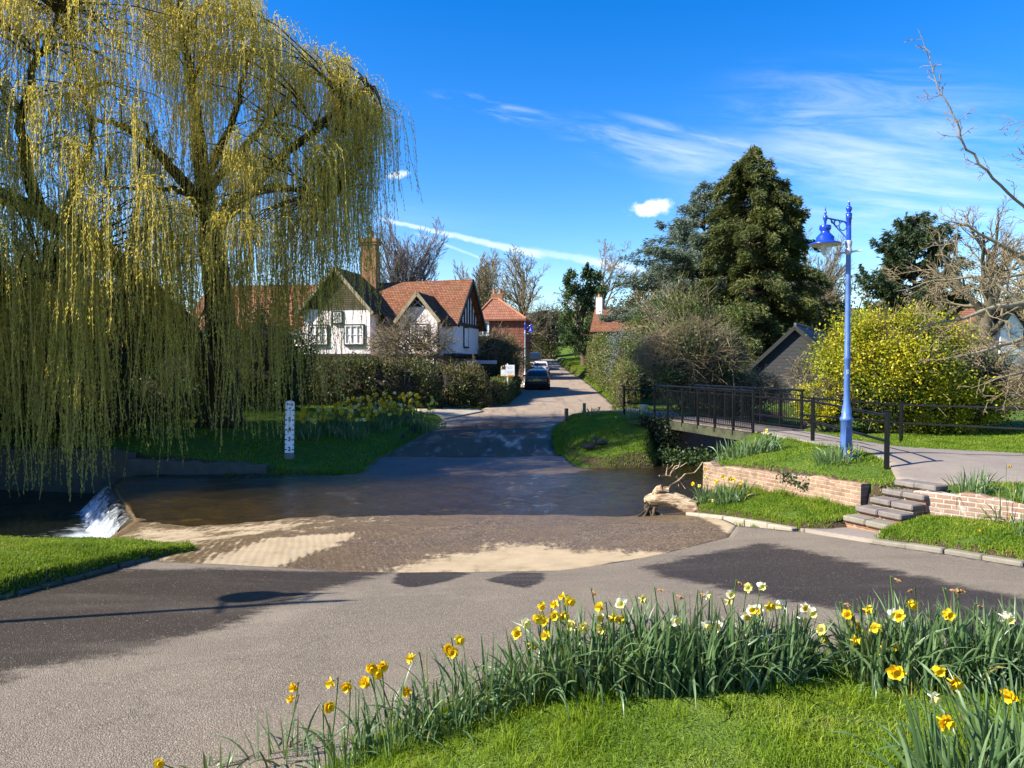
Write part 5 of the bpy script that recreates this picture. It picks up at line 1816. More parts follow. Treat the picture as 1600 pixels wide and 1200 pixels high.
# ------------------------------------------------------------------ street lamps
def lamp_post(label, loc, rz=0.0, faded=True):
    t = thing('street_lamp', label, 'street lamp', loc, rz, None)
    Z = lambda py: 5.0 - (py - 318) * .0127
    m = MB()
    m.lathe((0, 0, 0), [(.155, -.1), (.155, .03), (.118, .06), (.108, .10), (.108, Z(655)), (.125, Z(655) + .01), (.125, Z(650)), (.10, Z(648)), (.085, Z(636)), (.066, Z(628)),
                        (.060, Z(622)), (.058, Z(560)), (.066, Z(559)), (.066, Z(555)), (.056, Z(553)), (.050, Z(460)), (.046, Z(396))], 20)
    m.build('pole', MATS['lamp_faded'], t, smooth=True)
    m = MB()
    m.lathe((0, 0, 0), [(.045, Z(396)), (.062, Z(394)), (.066, Z(388)), (.05, Z(386)), (.062, Z(382)), (.068, Z(376)), (.05, Z(374))], 18)
    m.tube([(-.26, .03, Z(396)), (-.1, .005, Z(393)), (.02, -.01, Z(392)), (.26, -.03, Z(389))], [.017, .02, .02, .017], 8)
    m.build('collar', MATS['lamp_grey'], t, smooth=True)
    m = MB()
    m.lathe((0, 0, 0), [(.05, Z(374)), (.047, Z(356)), (.047, Z(342)), (.058, Z(341)), (.058, Z(332)), (.03, Z(331)), (.038, Z(329.5)), (.058, Z(326)), (.058, Z(324)), (.036, Z(321.5)), (.02, Z(320.5)), (.024, Z(319)), (.004, Z(311)), (0, Z(310.5))], 18)
    m.build('finial', MATS['lamp_blue'], t, smooth=True)
    ad = MB().box((-.03, -.109, .42), (.12, .012, .42), R_(12), .004)
    ad.build('access_door', MATS['lamp_faded'], t)
    st = MB().box((-.02, -.061, Z(578)), (.05, .006, .09), R_(10))
    st.build('sticker', MATS['sign_white'], t)
    # scrolled bracket
    bx = -.49
    m = MB()
    m.tube([(-.045, 0, Z(345.5)), (bx + .03, 0, Z(340))], .017, 8)
    m.tube([(bx + .10, 0, Z(341)), (-.28, 0, Z(352)), (-.045, 0, Z(370))], .013, 8)
    for (x, zpx, r) in ((-.125, 352.0, .085), (-.245, 347.6, .058), (-.335, 345.0, .036)):
        th = np.linspace(0, 2 * math.pi, 19)
        m.tube(np.stack([x + r * np.cos(th) * .9, th * 0, Z(zpx) + r * np.sin(th)], 1), .010, 6, False)
    m.build('bracket', MATS['lamp_blue'], t, smooth=True)
    m = MB()
    m.lathe((bx, 0, 0), [(.012, Z(353)), (.022, Z(349)), (.028, Z(344)), (.048, Z(341)), (.04, Z(337)), (.016, Z(335)), (.026, Z(333.5)), (.026, Z(331)), (.012, Z(329.5)), (.014, Z(328)), (.003, Z(322)), (0, Z(321.8))], 14)
    m.lathe((bx, 0, 0), [(.0, Z(351)), (.10, Z(351.5)), (.112, Z(353)), (.112, Z(357)), (.085, Z(360)), (.085, Z(362.5)), (.125, Z(366)), (.168, Z(369.5)), (.172, Z(375.5)), (.18, Z(376)), (.30, Z(379.5)), (.308, Z(381)), (.30, Z(381.6)), (.16, Z(380.6))], 28)
    m.build('lantern', MATS['lamp_blue'], t, smooth=True)
    lan = [c for c in t.children if c.name.startswith('lantern')][0]
    m = MB()
    m.lathe((bx, 0, 0), [(.30, Z(381.7)), (.285, Z(382.2)), (.15, Z(380.9)), (0, Z(380.7))], 28)
    m.build('reflector', MATS['lamp_inside'], lan, smooth=True)
    m = MB()
    m.lathe((bx, 0, 0), [(.145, Z(381.2)), (.142, Z(384)), (.115, Z(389)), (.07, Z(394)), (.03, Z(397)), (0, Z(397.6))], 22)
    m.build('globe', MATS['lamp_globe'], lan, smooth=True)
    return t


p = D(1322, 712, 14.5)
lamp1 = lamp_post('tall blue street lamp with a hanging bell lantern by the brick wall', (p.x, p.y, Tz(p.x, p.y) + .0), R_(6))
# its twin on the left bank, out of the picture; its shadow lies on the road
l2 = copy_tree(lamp1)
l2.location = (-7.95, 5.85, Tz(-7.95, 5.85))
l2.rotation_euler = (0, 0, R_(-72))
l2['label'] = 'blue street lamp beside the left hand end of the road'
l3 = copy_tree(lamp1)
l3.location = (1.05, 58.5, 1.65)
l3.rotation_euler = (0, 0, R_(180))
l3.scale = (1.0, 1.0, 1.0)
l3['label'] = 'distant slim street lamp on the left of the lane behind the parked cars'
for o in (lamp1, l2, l3):
    o['group'] = 'old blue street lamps'
for ch in l3.children:
    if ch.name.startswith('pole'):
        ch.data = ch.data.copy()
        ch.data.materials[0] = MATS['galv']


# ------------------------------------------------------------------ small things
def text_mesh(txt, size, extrude=.002):
    cu = bpy.data.curves.new('lettering', 'FONT')
    cu.body, cu.size, cu.extrude, cu.align_x, cu.align_y = txt, size, extrude, 'CENTER', 'CENTER'
    cu.offset = .004 * size / .1
    o = bpy.data.objects.new('lettering_tmp', cu)
    link(o)
    dg = bpy.context.evaluated_depsgraph_get()
    me = bpy.data.meshes.new_from_object(o.evaluated_get(dg))
    bpy.data.objects.remove(o)
    bpy.data.curves.remove(cu)
    me.name = 'lettering'
    return me


def build_gauge():
    x, y = D(452, 719, 22.5).x, 22.5
    z = Tz(x, y)
    t = thing('depth_gauge', 'white depth gauge post marked in feet on the shaded far bank', 'depth gauge', (x, y, z), R_(4))
    t.rotation_euler = (R_(1), R_(1.5), R_(4))
    m = MB()
    w = .27
    # a board with a rounded head
    pts = [(-w / 2, .16), (w / 2, .16), (w / 2, 1.70)] + [(w / 2 * math.cos(a), 1.70 + .07 * math.sin(a)) for a in np.linspace(0, math.pi, 13)[1:-1]] + [(-w / 2, 1.70)]
    n = len(pts)
    V = [(a, -.02, b) for a, b in pts] + [(a, .02, b) for a, b in pts]
    m.polys(V, [list(range(n))])
    m.loops.append(np.arange(n)[::-1] + n); m.starts.append(np.array([m.nl])); m.totals.append(np.array([n])); m.mi.append(np.array([0])); m.nl += n
    for i in range(n):
        j = (i + 1) % n
        m.loops.append(np.array([j, i, i + n, j + n])); m.starts.append(np.array([m.nl])); m.totals.append(np.array([4])); m.mi.append(np.array([0])); m.nl += 4
    m.build('board', MATS['gauge_white'], t)
    m = MB()
    m.box((0, .045, .80), (.10, .05, 1.9), bevel=.01)
    m.build('post', MATS['lamp_grey'], t)
    m = MB()
    m.lathe((0, -.005, -.05), [(.16, 0), (.16, .12), (.13, .19), (.06, .21), (0, .21)], 14)
    m.build('footing', MATS['kerb'], t, smooth=False)
    tk = MB()
    z2 = .26
    ft = .305
    for i in range(9):
        big = i % 2 == 0
        a = .06 if big else .038
        for s in (-1, 1):
            tk.box((s * (w / 2 - a / 2 - .001), -.022, z2 + i * ft / 2), (a, .006, .036 if big else .028))
    tk.build('tick_marks', MATS['ink'], t)
    for i, c in enumerate('23456'):
        o = mesh_obj('numeral', text_mesh(c, .17), MATS['ink'], t, (0, -.023, z2 + i * ft + .012))
        o.rotation_euler = (R_(90), 0, 0)
    o = mesh_obj('lettering', text_mesh('Feet', .115), MATS['ink'], t, (0, -.023, 1.655))
    o.rotation_euler = (R_(90), 0, 0)


build_gauge()


def build_sign():
    p = D(793, 596, 40.6)
    t = thing('estate_agent_board', 'white two panel estate agent board on a post above the clipped hedge', 'sign', (p.x, p.y, 1.2), R_(-4))
    zc = D(793, 579.5, 40.6).z - 1.2
    MB().box((.0, .03, zc / 2 - .05), (.07, .05, zc + .9), bevel=.005).build('post', MATS['white_paint'], t)
    b = MB()
    b.box((.13, 0, zc + .02), (.53, .03, .62), bevel=.003)
    bd = b.build('board', MATS['sign_white'], t)
    s = MB()
    s.box((-.255, -.004, zc - .09), (.235, .03, .40))
    sb = s.build('board', MATS['sign_white'], t)
    # round cream and maroon emblem at the head of the left panel
    e = MB()
    th = np.linspace(0, math.pi, 15)
    e.ngon([(-.255 + .13 * math.cos(a), -.012, zc + .11 + .19 * math.sin(a)) for a in th])
    e.build('emblem', MATS['sign_cream'], sb)
    o = mesh_obj('emblem_letter', text_mesh('M', .26), MATS['sign_maroon'], sb, (-.215, -.022, zc + .18))
    o.rotation_euler = (R_(90), 0, 0)
    MB().box((-.255, -.021, zc + .10), (.225, .006, .035)).build('emblem_bar', MATS['sign_maroon'], sb)
    MB().box((-.255, -.021, zc - .235), (.23, .006, .10)).build('stripe', MATS['sign_cream'], sb)
    MB().box((.18, -.017, zc - .255), (.36, .006, .09)).build('stripe', MATS['sign_orange'], bd)
    tx = MB()
    for (x0, x1, z) in ((-.05, .30, .22), (.02, .26, .15), (-.08, .33, -.01), (-.06, .30, -.08), (-.02, .22, -.15)):
        tx.box(((x0 + x1) / 2 + .0, -.0165, zc + z), (x1 - x0, .004, .022))
    tx.build('faint_print', MATS['sign_grey'], bd)


build_sign()


def wooden_post(label, loc, h, w, m, name='wooden_post'):
    o = MB(loc).box((loc[0], loc[1], loc[2] + h / 2 - .15), (w, w, h + .3), R_(12), .015).build(name, MATS[m])
    return tag(o, label, 'post')


q = pick(885, 660)
wooden_post('dark wooden post at the foot of the mound beside the lane', (q.x, q.y, q.z), .55, .13, 'post_dark')
q = D(913, 640, 31.5)
wooden_post('pale wooden post on top of the mound by the lane', (q.x, q.y, Tz(q.x, q.y)), .45, .12, 'post_wood')
q = D(1005, 640, 27.5)
o = MB((q.x, q.y, Tz(q.x, q.y)))
zq = Tz(q.x, q.y)
o.lathe((q.x, q.y, zq - .1), [(.17, 0), (.17, .35), (.15, .45), (.10, .51), (0, .53)], 14)
tag(o.build('stone_bollard', MATS['stone_marker'], smooth=True), 'small yellowish stone bollard beside the short left railing', 'bollard')


def build_car(label, loc, rz, paint, van=False):
    t = thing('parked_car' if not van else 'parked_van', label, 'car' if not van else 'van', loc, rz)
    L, Wd = (4.2, 1.76) if not van else (4.9, 1.95)
    roof = 1.46 if not van else 1.95
    belt = .93 if not van else 1.15
    # stations along the car, rear (-) to nose (+): y, half width, floor, top
    st = [(-L / 2, .70, .46, .80), (-L / 2 + .05, .80, .30, belt - .06), (-L / 2 + .18, .86, .24, belt), (-L / 2 + .7, .88, .20, belt + .02), (0, .88, .20, belt), (L / 2 - 1.1, .87, .20, belt - .02),
          (L / 2 - .5, .84, .22, belt - .14), (L / 2 - .12, .76, .26, belt - .28), (L / 2, .62, .36, belt - .42)]
    k = Wd / 1.76
    V = []
    for (y, hw, z0, z1) in st:
        hw *= k
        sec = [(-.86, z0), (-.98, z0 + .12), (-1.0, (z0 + z1) / 2), (-.97, z1 - .10), (-.90, z1), (0, z1 + .015), (.90, z1), (.97, z1 - .10), (1.0, (z0 + z1) / 2), (.98, z0 + .12), (.86, z0), (0, z0)]
        V += [(x * hw, y, z) for x, z in sec]
    m = len(sec)

    def loft(mb, V, ns, m):
        f = []
        for i in range(ns - 1):
            for j in range(m):
                f.append([i * m + j, i * m + (j + 1) % m, (i + 1) * m + (j + 1) % m, (i + 1) * m + j])
        mb.polys(V, f)
        for e, rev in ((0, True), (ns - 1, False)):
            idx = np.arange(m) + e * m
            mb.loops.append(idx[::-1] if not rev else idx); mb.starts.append(np.array([mb.nl])); mb.totals.append(np.array([m])); mb.mi.append(np.array([0])); mb.nl += m
    b = MB()
    loft(b, V, len(st), m)
    o = b.build('body', MATS[paint], t)
    autosmooth(o, 40)
    # cabin
    if not van:
        cs = [(-L / 2 + .12, .78, belt - .02, belt + .03), (-L / 2 + .42, .66, belt - .02, roof - .10), (-L / 2 + .75, .64, belt - .02, roof), (.1, .65, belt - .02, roof + .01), (.55, .66, belt - .02, roof - .05), (1.25, .74, belt - .02, belt + .03)]
    else:
        cs = [(-L / 2 + .05, .86, belt - .02, belt + .05), (-L / 2 + .16, .80, belt - .02, roof - .06), (-L / 2 + .4, .78, belt - .02, roof), (.9, .78, belt - .02, roof), (1.2, .80, belt - .02, roof - .08), (1.9, .82, belt - .02, belt + .03)]
    V = []
    for (y, hw, z0, z1) in cs:
        hw *= k
        V += [(-.86 * k, y, z0), (-hw, y, z1 - .05), (-hw * .85, y, z1), (hw * .85, y, z1), (hw, y, z1 - .05), (.86 * k, y, z0)]
    c = MB()
    loft(c, V, len(cs), 6)
    co = c.build('cabin', MATS[paint], t)
    autosmooth(co, 30)
    # rear window and side glass sit just proud of the cabin
    y0, y1 = cs[0][0], cs[1][0]
    z0, z1 = belt + .06, cs[1][3] - .10
    f = lambda z: y0 + (y1 - y0) * (z - belt - .03) / (cs[1][3] - belt - .03) - .018
    rw = MB().polys([(-.66 * k, f(z0), z0), (.66 * k, f(z0), z0), (.56 * k, f(z1), z1), (-.56 * k, f(z1), z1)], [[0, 1, 2, 3]])
    rw.build('rear_window', MATS['glass'], t)
    for s in (-1, 1):
        sg = MB()
        hw1 = cs[2][1] * k
        sg.polys([(s * (.835 * k + .012), -L / 2 + .75, belt + .05), (s * (.835 * k + .012), 1.0, belt + .05), (s * (hw1 + .035), .5, roof - .14), (s * (hw1 + .035), -L / 2 + .85, roof - .14)], [[0, 1, 2, 3]])
        sg.build('side_window', MATS['glass'], t)
        tl = MB().box((s * .70 * k, -L / 2 + .045, belt - .12), (.24, .10, .17), R_(-14 * s), .03)
        tl.build('tail_light', MATS['tail_red'], t)
        mr = MB().box((s * (.92 * k + .08), .95, belt + .08), (.17, .10, .13), bevel=.03)
        mr.build('wing_mirror', MATS[paint], t)
        for y in (-L / 2 + .78, L / 2 - .82):
            w = MB()
            x = s * (.80 * k)
            th = np.linspace(0, 2 * math.pi, 22)[:-1]
            prof = [(.20, -.10), (.29, -.105), (.315, -.07), (.315, .07), (.29, .105), (.20, .10)]
            V = [(x + q, y + r * math.cos(a), .315 + r * math.sin(a)) for r, q in prof for a in th]
            nn = len(th)
            w.polys(V, [[i * nn + j, i * nn + (j + 1) % nn, (i + 1) * nn + (j + 1) % nn, (i + 1) * nn + j] for i in range(5) for j in range(nn)])
            wo = w.build('wheel', MATS['tyre'], t)
            r = MB()
            r.tube([(x - s * .05, y, .315), (x + s * .085, y, .315)], .205, 16)
            r.build('rim', MATS['rim'], wo)
    MB().box((0, -L / 2 - .0, .52), (1.46 * k, .09, .20), bevel=.03).build('bumper', MATS['car_trim'] if paint != 'car_white' else MATS['car_white'], t)
    MB().box((0, -L / 2 - .02, .72 if not van else .8), (.52, .03, .115), bevel=.004).build('number_plate', MATS['plate_yellow'], t)
    MB().lathe((0, 0, 0), [(0, 0), (.045, 0), (.045, .01), (0, .01)], 12).build('badge', MATS['rim'], t).location = (0, -L / 2 + .03, belt - .08)
    bg = [c_ for c_ in t.children if c_.name.startswith('badge')][0]
    bg.rotation_euler = (R_(90), 0, 0)
    MB().tube([(0, -L / 2 + .9, roof), (0, -L / 2 + .75, roof + .28)], .008, 5).build('aerial', MATS['car_trim'], t)
    return t


def carz(x, y):
    return float(ROADZ([x], [y])[0]) - .02


cars = 'cars parked up the lane'
c = build_car('dark grey hatchback parked nearest on the left of the lane', (1.86, 53.0, carz(1.86, 51)), R_(-3), 'car_grey')
c['group'] = cars
c = build_car('white hatchback parked behind the dark grey hatchback', (3.0, 76.0, carz(3, 74) + .05), R_(-4), 'car_white')
c['group'] = cars
c = build_car('dark van parked furthest up the lane in the shade', (2.5, 86.0, carz(2.5, 84) + .1), R_(-4), 'car_dark', True)
c['group'] = cars


def build_log():
    p = D(1046, 794, 15.2)
    p = Vector((p.x, 15.2, max(Tz(p.x, 15.2), float(ROADZ([p.x], [15.2])[0])) + .0))
    t = thing('driftwood_log', 'bleached hollow driftwood log stranded on the grass edge by the ford', 'log', p)
    rg = np.random.default_rng(8)
    P = np.array([(-.50, .12, .30), (-.38, .08, .31), (-.20, .03, .335), (.0, 0, .335), (.2, -.05, .28), (.36, -.10, .20), (.52, -.16, .13)])
    R0 = np.array([.07, .125, .15, .155, .16, .165, .165])
    s = 22
    th = np.arange(s) * 2 * math.pi / s
    tt = np.gradient(P, axis=0); tt /= np.linalg.norm(tt, axis=1, keepdims=True)
    a = np.cross(tt, [0, 0, 1.0]); a /= np.linalg.norm(a, axis=1, keepdims=True)
    b = np.cross(a, tt)
    # refine along
    N = 30
    u = np.linspace(0, 6, N)
    itp = lambda A: np.stack([np.interp(u, range(7), A[:, k]) for k in range(A.shape[1])], 1)
    Pf, af, bf = itp(P), itp(a), itp(b)
    Rf = np.interp(u, range(7), R0)
    V = []
    for i in range(N):
        for j in range(s):
            r = Rf[i] * (1 + .10 * math.sin(3 * th[j] + u[i] * .7) + .06 * math.sin(7 * th[j] + 1.3 * u[i]) + rg.normal(0, .018))
            if i >= N - 2:
                r *= 1 + .10 * math.sin(5 * th[j])
            V.append(Pf[i] + r * (math.cos(th[j]) * af[i] * 1.05 + math.sin(th[j]) * bf[i]) + (np.array([.05, -.02, 0]) * math.sin(4 * th[j]) if i == N - 1 else 0))
    m = MB()
    f = [[i * s + j, i * s + (j + 1) % s, (i + 1) * s + (j + 1) % s, (i + 1) * s + j] for i in range(N - 1) for j in range(s)]
    # hollow: inner skin from the open end back
    base = len(V)
    for i in (N - 1, N - 3, N - 6, N - 9):
        for j in range(s):
            V.append(Pf[i] + Rf[i] * (.74 if i < N - 1 else .84) * (math.cos(th[j]) * af[i] + math.sin(th[j]) * bf[i]) + (np.array([.05, -.02, 0]) * math.sin(4 * th[j]) * .9 if i == N - 1 else 0))
    f += [[(N - 1) * s + j, (N - 1) * s + (j + 1) % s, base + (j + 1) % s, base + j] for j in range(s)]
    m.polys(V, f)
    m.loops.append(np.arange(s)[::-1]); m.starts.append(np.array([m.nl])); m.totals.append(np.array([s])); m.mi.append(np.array([0])); m.nl += s
    m.build('log', MATS['driftwood'], t, smooth=True)
    h = MB()
    V2 = V[base:]
    h.polys(V2, [[i * s + j, i * s + (j + 1) % s, (i + 1) * s + (j + 1) % s, (i + 1) * s + j] for i in range(3) for j in range(s)])
    h.loops.append(np.arange(s) + 3 * s); h.starts.append(np.array([h.nl])); h.totals.append(np.array([s])); h.mi.append(np.array([0])); h.nl += s
    h.build('hollow', MATS['rotten'], t, smooth=True)
    # knotty limb stub with its own hollow end
    k = MB()
    k.tube([(-.30, .06, .38), (-.27, .05, .47), (-.22, .02, .54), (-.15, -.01, .575)], [.085, .075, .08, .07], 12)
    k.tube([(-.20, .0, .52), (-.10, -.02, .545), (-.02, -.04, .545)], [.05, .055, .06], 12)
    k.build('limb_stub', MATS['driftwood'], t, smooth=True)
    MB().tube([(-.022, -.041, .545), (-.015, -.042, .545)], .046, 12).build('hollow', MATS['rotten'], t)
    rt = MB()
    for i in range(9):
        x0 = -.45 + rg.uniform(-.05, .2)
        rt.tube([(x0, .06, .26), (x0 + rg.normal(-.05, .06), .03, .15), (x0 + rg.normal(-.03, .09), rg.normal(-.02, .06), -.02)], [.05, .04, .025], 7)
    rt.build('root', MATS['bark_brown'], t, smooth=True)
    # branch of driftwood reaching out over the water behind the log
    tb = thing('fallen_branch', 'thin bleached branch lying in the stream behind the driftwood log', 'branch', D(1050, 762, 17.2))
    o = np.array(tb.location)
    bm_ = MB(o)
    Q = lambda *a: np.array([np.array(D(px, py, d)) for px, py, d in a])
    for pts, r in ((Q((1046, 760, 16.4), (1062, 750, 16.6), (1070, 741, 16.8), (1085, 739, 16.9), (1092, 731, 17.0), (1098, 722, 17.1)), .022),
                   (Q((1068, 743, 16.8), (1058, 752, 16.7)), .012), (Q((1066, 747, 16.8), (1071, 750, 16.8)), .016), (Q((1062, 750, 16.6), (1056, 745, 16.6), (1058, 743, 16.6)), .009),
                   (Q((1041, 743, 17.6), (1042, 735, 17.6), (1044, 725, 17.6)), .022), (Q((1043, 734, 17.6), (1050, 728, 17.6), (1052, 724, 17.6)), .012),
                   (Q((1047, 742, 17.7), (1050, 736, 17.7), (1060, 730, 17.7), (1063, 721, 17.7)), .018), (Q((1050, 735, 17.7), (1055, 728, 17.7), (1062, 727, 17.7)), .012), (Q((1062, 730, 17.7), (1073, 723, 17.7)), .014),
                   (Q((1030, 743, 17.6), (1048, 743.5, 17.7)), .018), (Q((1060, 757, 16.6), (1061, 763, 16.5)), .008), (Q((1063, 753, 16.6), (1071, 764, 16.5)), .007)):
        bm_.tube(pts - 0, np.linspace(r, r * .55, len(pts)), 6)
    bo = bm_.build('branch', MATS['driftwood'], tb, smooth=True)


build_log()


def build_duck(label, loc, rz, sc=1.0):
    t = thing('duck', label, 'duck', loc, rz)
    t.scale = (sc, sc, sc)
    # body rings along x: tail to breast, up the neck to the head, as one skin
    st = [(-.30, 0, .17, .012, .008), (-.25, 0, .155, .045, .03), (-.17, 0, .14, .085, .07), (-.06, 0, .13, .11, .10), (.05, 0, .13, .115, .105), (.13, 0, .145, .095, .095), (.175, 0, .19, .062, .068),
          (.19, 0, .235, .043, .043), (.20, 0, .275, .042, .040), (.215, 0, .31, .047, .042), (.24, 0, .325, .042, .036), (.275, 0, .322, .020, .018)]
    s = 12
    V = []
    P = np.array([a[:3] for a in st])
    tt = np.gradient(P, axis=0); tt /= np.linalg.norm(tt, axis=1, keepdims=True)
    for (x, y, z, ry, rz_), d in zip(st, tt):
        up = np.array([-d[2], 0, d[0]])
        for j in range(s):
            a = 2 * math.pi * j / s
            V.append(np.array([x, y, z]) + math.cos(a) * ry * np.array([0, 1, 0]) + math.sin(a) * rz_ * up)
    m = MB()
    n = len(st)
    f = np.array([[i * s + j, i * s + (j + 1) % s, (i + 1) * s + (j + 1) % s, (i + 1) * s + j] for i in range(n - 1) for j in range(s)])
    mi = (np.arange(len(f)) // s >= 7).astype(int)
    m.polys(V, f)
    m.mi[-1] = mi
    for e in (0, n - 1):
        m.loops.append(np.arange(s) + e * s); m.starts.append(np.array([m.nl])); m.totals.append(np.array([s])); m.mi.append(np.array([1 if e else 0])); m.nl += s
    m.build('body', [MATS['duck_brown'], MATS['duck_head']], t, smooth=True)
    b = MB()
    b.polys([(.268, -.016, .325), (.268, .016, .325), (.33, .018, .312), (.33, -.018, .312), (.268, -.014, .308), (.268, .014, .308), (.33, .016, .306), (.33, -.016, .306)],
            [[0, 1, 2, 3], [7, 6, 5, 4], [0, 3, 7, 4], [1, 5, 6, 2], [2, 6, 7, 3]])
    b.build('bill', MATS['duck_bill'], t)
    w = MB()
    for sd in (-1, 1):
        w.polys([(.08, sd * .112, .17), (.09, sd * .118, .12), (-.1, sd * .108, .10), (-.24, sd * .035, .165), (-.1, sd * .098, .185)], [[0, 1, 2, 3, 4]])
    w.build('wing', MATS['duck_brown'], t)
    l = MB()
    for sd in (-1, 1):
        l.tube([(0.02, sd * .05, .05), (.03, sd * .05, -.01)], .012, 6)
    l.build('leg', MATS['duck_bill'], t)
    return t


q = pick(920, 704)
build_duck('dark duck resting lower on the mound by the water', (q.x, q.y, q.z + .01), R_(10), 1.0)['group'] = 'ducks on the mound'
q = pick(938, 697)
build_duck('dark duck with a pale breast further up the mound', (q.x, q.y, q.z + .01), R_(160), .9)['group'] = 'ducks on the mound'
# ------------------------------------------------------------------ trees and shrubs
def rot_about(v, axis, ang):
    axis = axis / (np.linalg.norm(axis) + 1e-12)
    return v * math.cos(ang) + np.cross(axis, v) * math.sin(ang) + axis * (axis @ v) * (1 - math.cos(ang))


def limb_path(rng, p, d, L, n, wob, trop):
    pts = [np.array(p, float)]
    d = d / np.linalg.norm(d)
    for i in range(n):
        d = d + rng.normal(0, wob, 3) + np.array([0, 0, trop])
        d = d / np.linalg.norm(d)
        pts.append(pts[-1] + d * L / n)
    return np.array(pts), d


def grow(rng, mbs, p, d, L, r, level, spec):
    """recursive bare branching. spec per level: (children, length ratio, angle, upward pull, wobble)"""
    n = 6 if level == 0 else (5 if level == 1 else 4 if level == 2 else 3)
    nch, ratio, ang, trop, wob = spec[level]
    pts, dend = limb_path(rng, p, d, L, n, wob, trop)
    last = level == len(spec) - 1
    rmin = .004 + .00015 * abs(p[1])
    rr = np.maximum(np.linspace(r, r * (.30 if not last else .4), n + 1), rmin)
    mbs[min(level, len(mbs) - 1)].tube(pts, rr, (8, 6, 4, 3, 3, 3)[min(level, 5)], False)
    if last:
        return
    t0 = .35 if level == 0 else .15
    for k in range(nch):
        t = t0 + (1 - t0) * (k + rng.uniform(.2, .9)) / nch
        i = min(int(t * n), n - 1)
        q = pts[i] + (pts[i + 1] - pts[i]) * (t * n - i)
        dd = nrm(pts[i + 1] - pts[i])
        ax = np.cross(dd, rng.normal(size=3))
        a = R_(ang) * rng.uniform(.6, 1.3)
        nd = rot_about(dd, ax, a)
        ll = L * ratio * rng.uniform(.65, 1.2) * (1.15 - .45 * t)
        grow(rng, mbs, q, nd, ll, np.interp(t, [0, 1], [rr[0], rr[-1]]) * .62, level + 1, spec)


def bare_tree(name, label, base, height, rt, seed, spec=None, bark='bark_grey', twig='twig_tan', lean=(0, 0), group=None, cat='tree'):
    rng = np.random.default_rng(seed)
    base = np.array(base, float)
    spec = spec or [(9, .62, 42, .03, .10), (7, .5, 40, .04, .12), (6, .5, 38, .05, .14), (5, .5, 36, .04, .15), (0, 0, 0, .03, .15)]
    tr, cr = MB(base), MB(base)
    grow(rng, [tr, tr, cr], base - np.array([0, 0, .3]), np.array([lean[0], lean[1], 1.0]), height * (.62 if spec[0][1] < 1 else .46), rt, 0, spec)
    t = thing(name, label, cat, base, 0, group)
    tr.build('trunk', MATS[bark], t, smooth=True)
    cr.build('crown', MATS[twig], t, smooth=True)
    return t


def clump_points(rng, C, R, K, n, fill=.62, flat=1.0, spread=.30, up=.0):
    """leaf positions gathered into K uneven clumps spread through an ellipsoid"""
    C, R = np.array(C, float), np.array(R, float)
    u = nrm(rng.normal(size=(K, 3)))
    u[:, 2] = np.abs(u[:, 2]) * 1.0 if up > .5 else u[:, 2]
    rad = rng.uniform(fill, 1.0, K) ** .7
    cc = u * rad[:, None]
    sz = rng.uniform(.55, 1.35, K) * spread
    w = sz ** 2
    idx = rng.choice(K, n, p=w / w.sum())
    P = cc[idx] + rng.normal(size=(n, 3)) * sz[idx][:, None] * np.array([.62, .62, .5 * flat])
    return C + P * R, C + cc * R


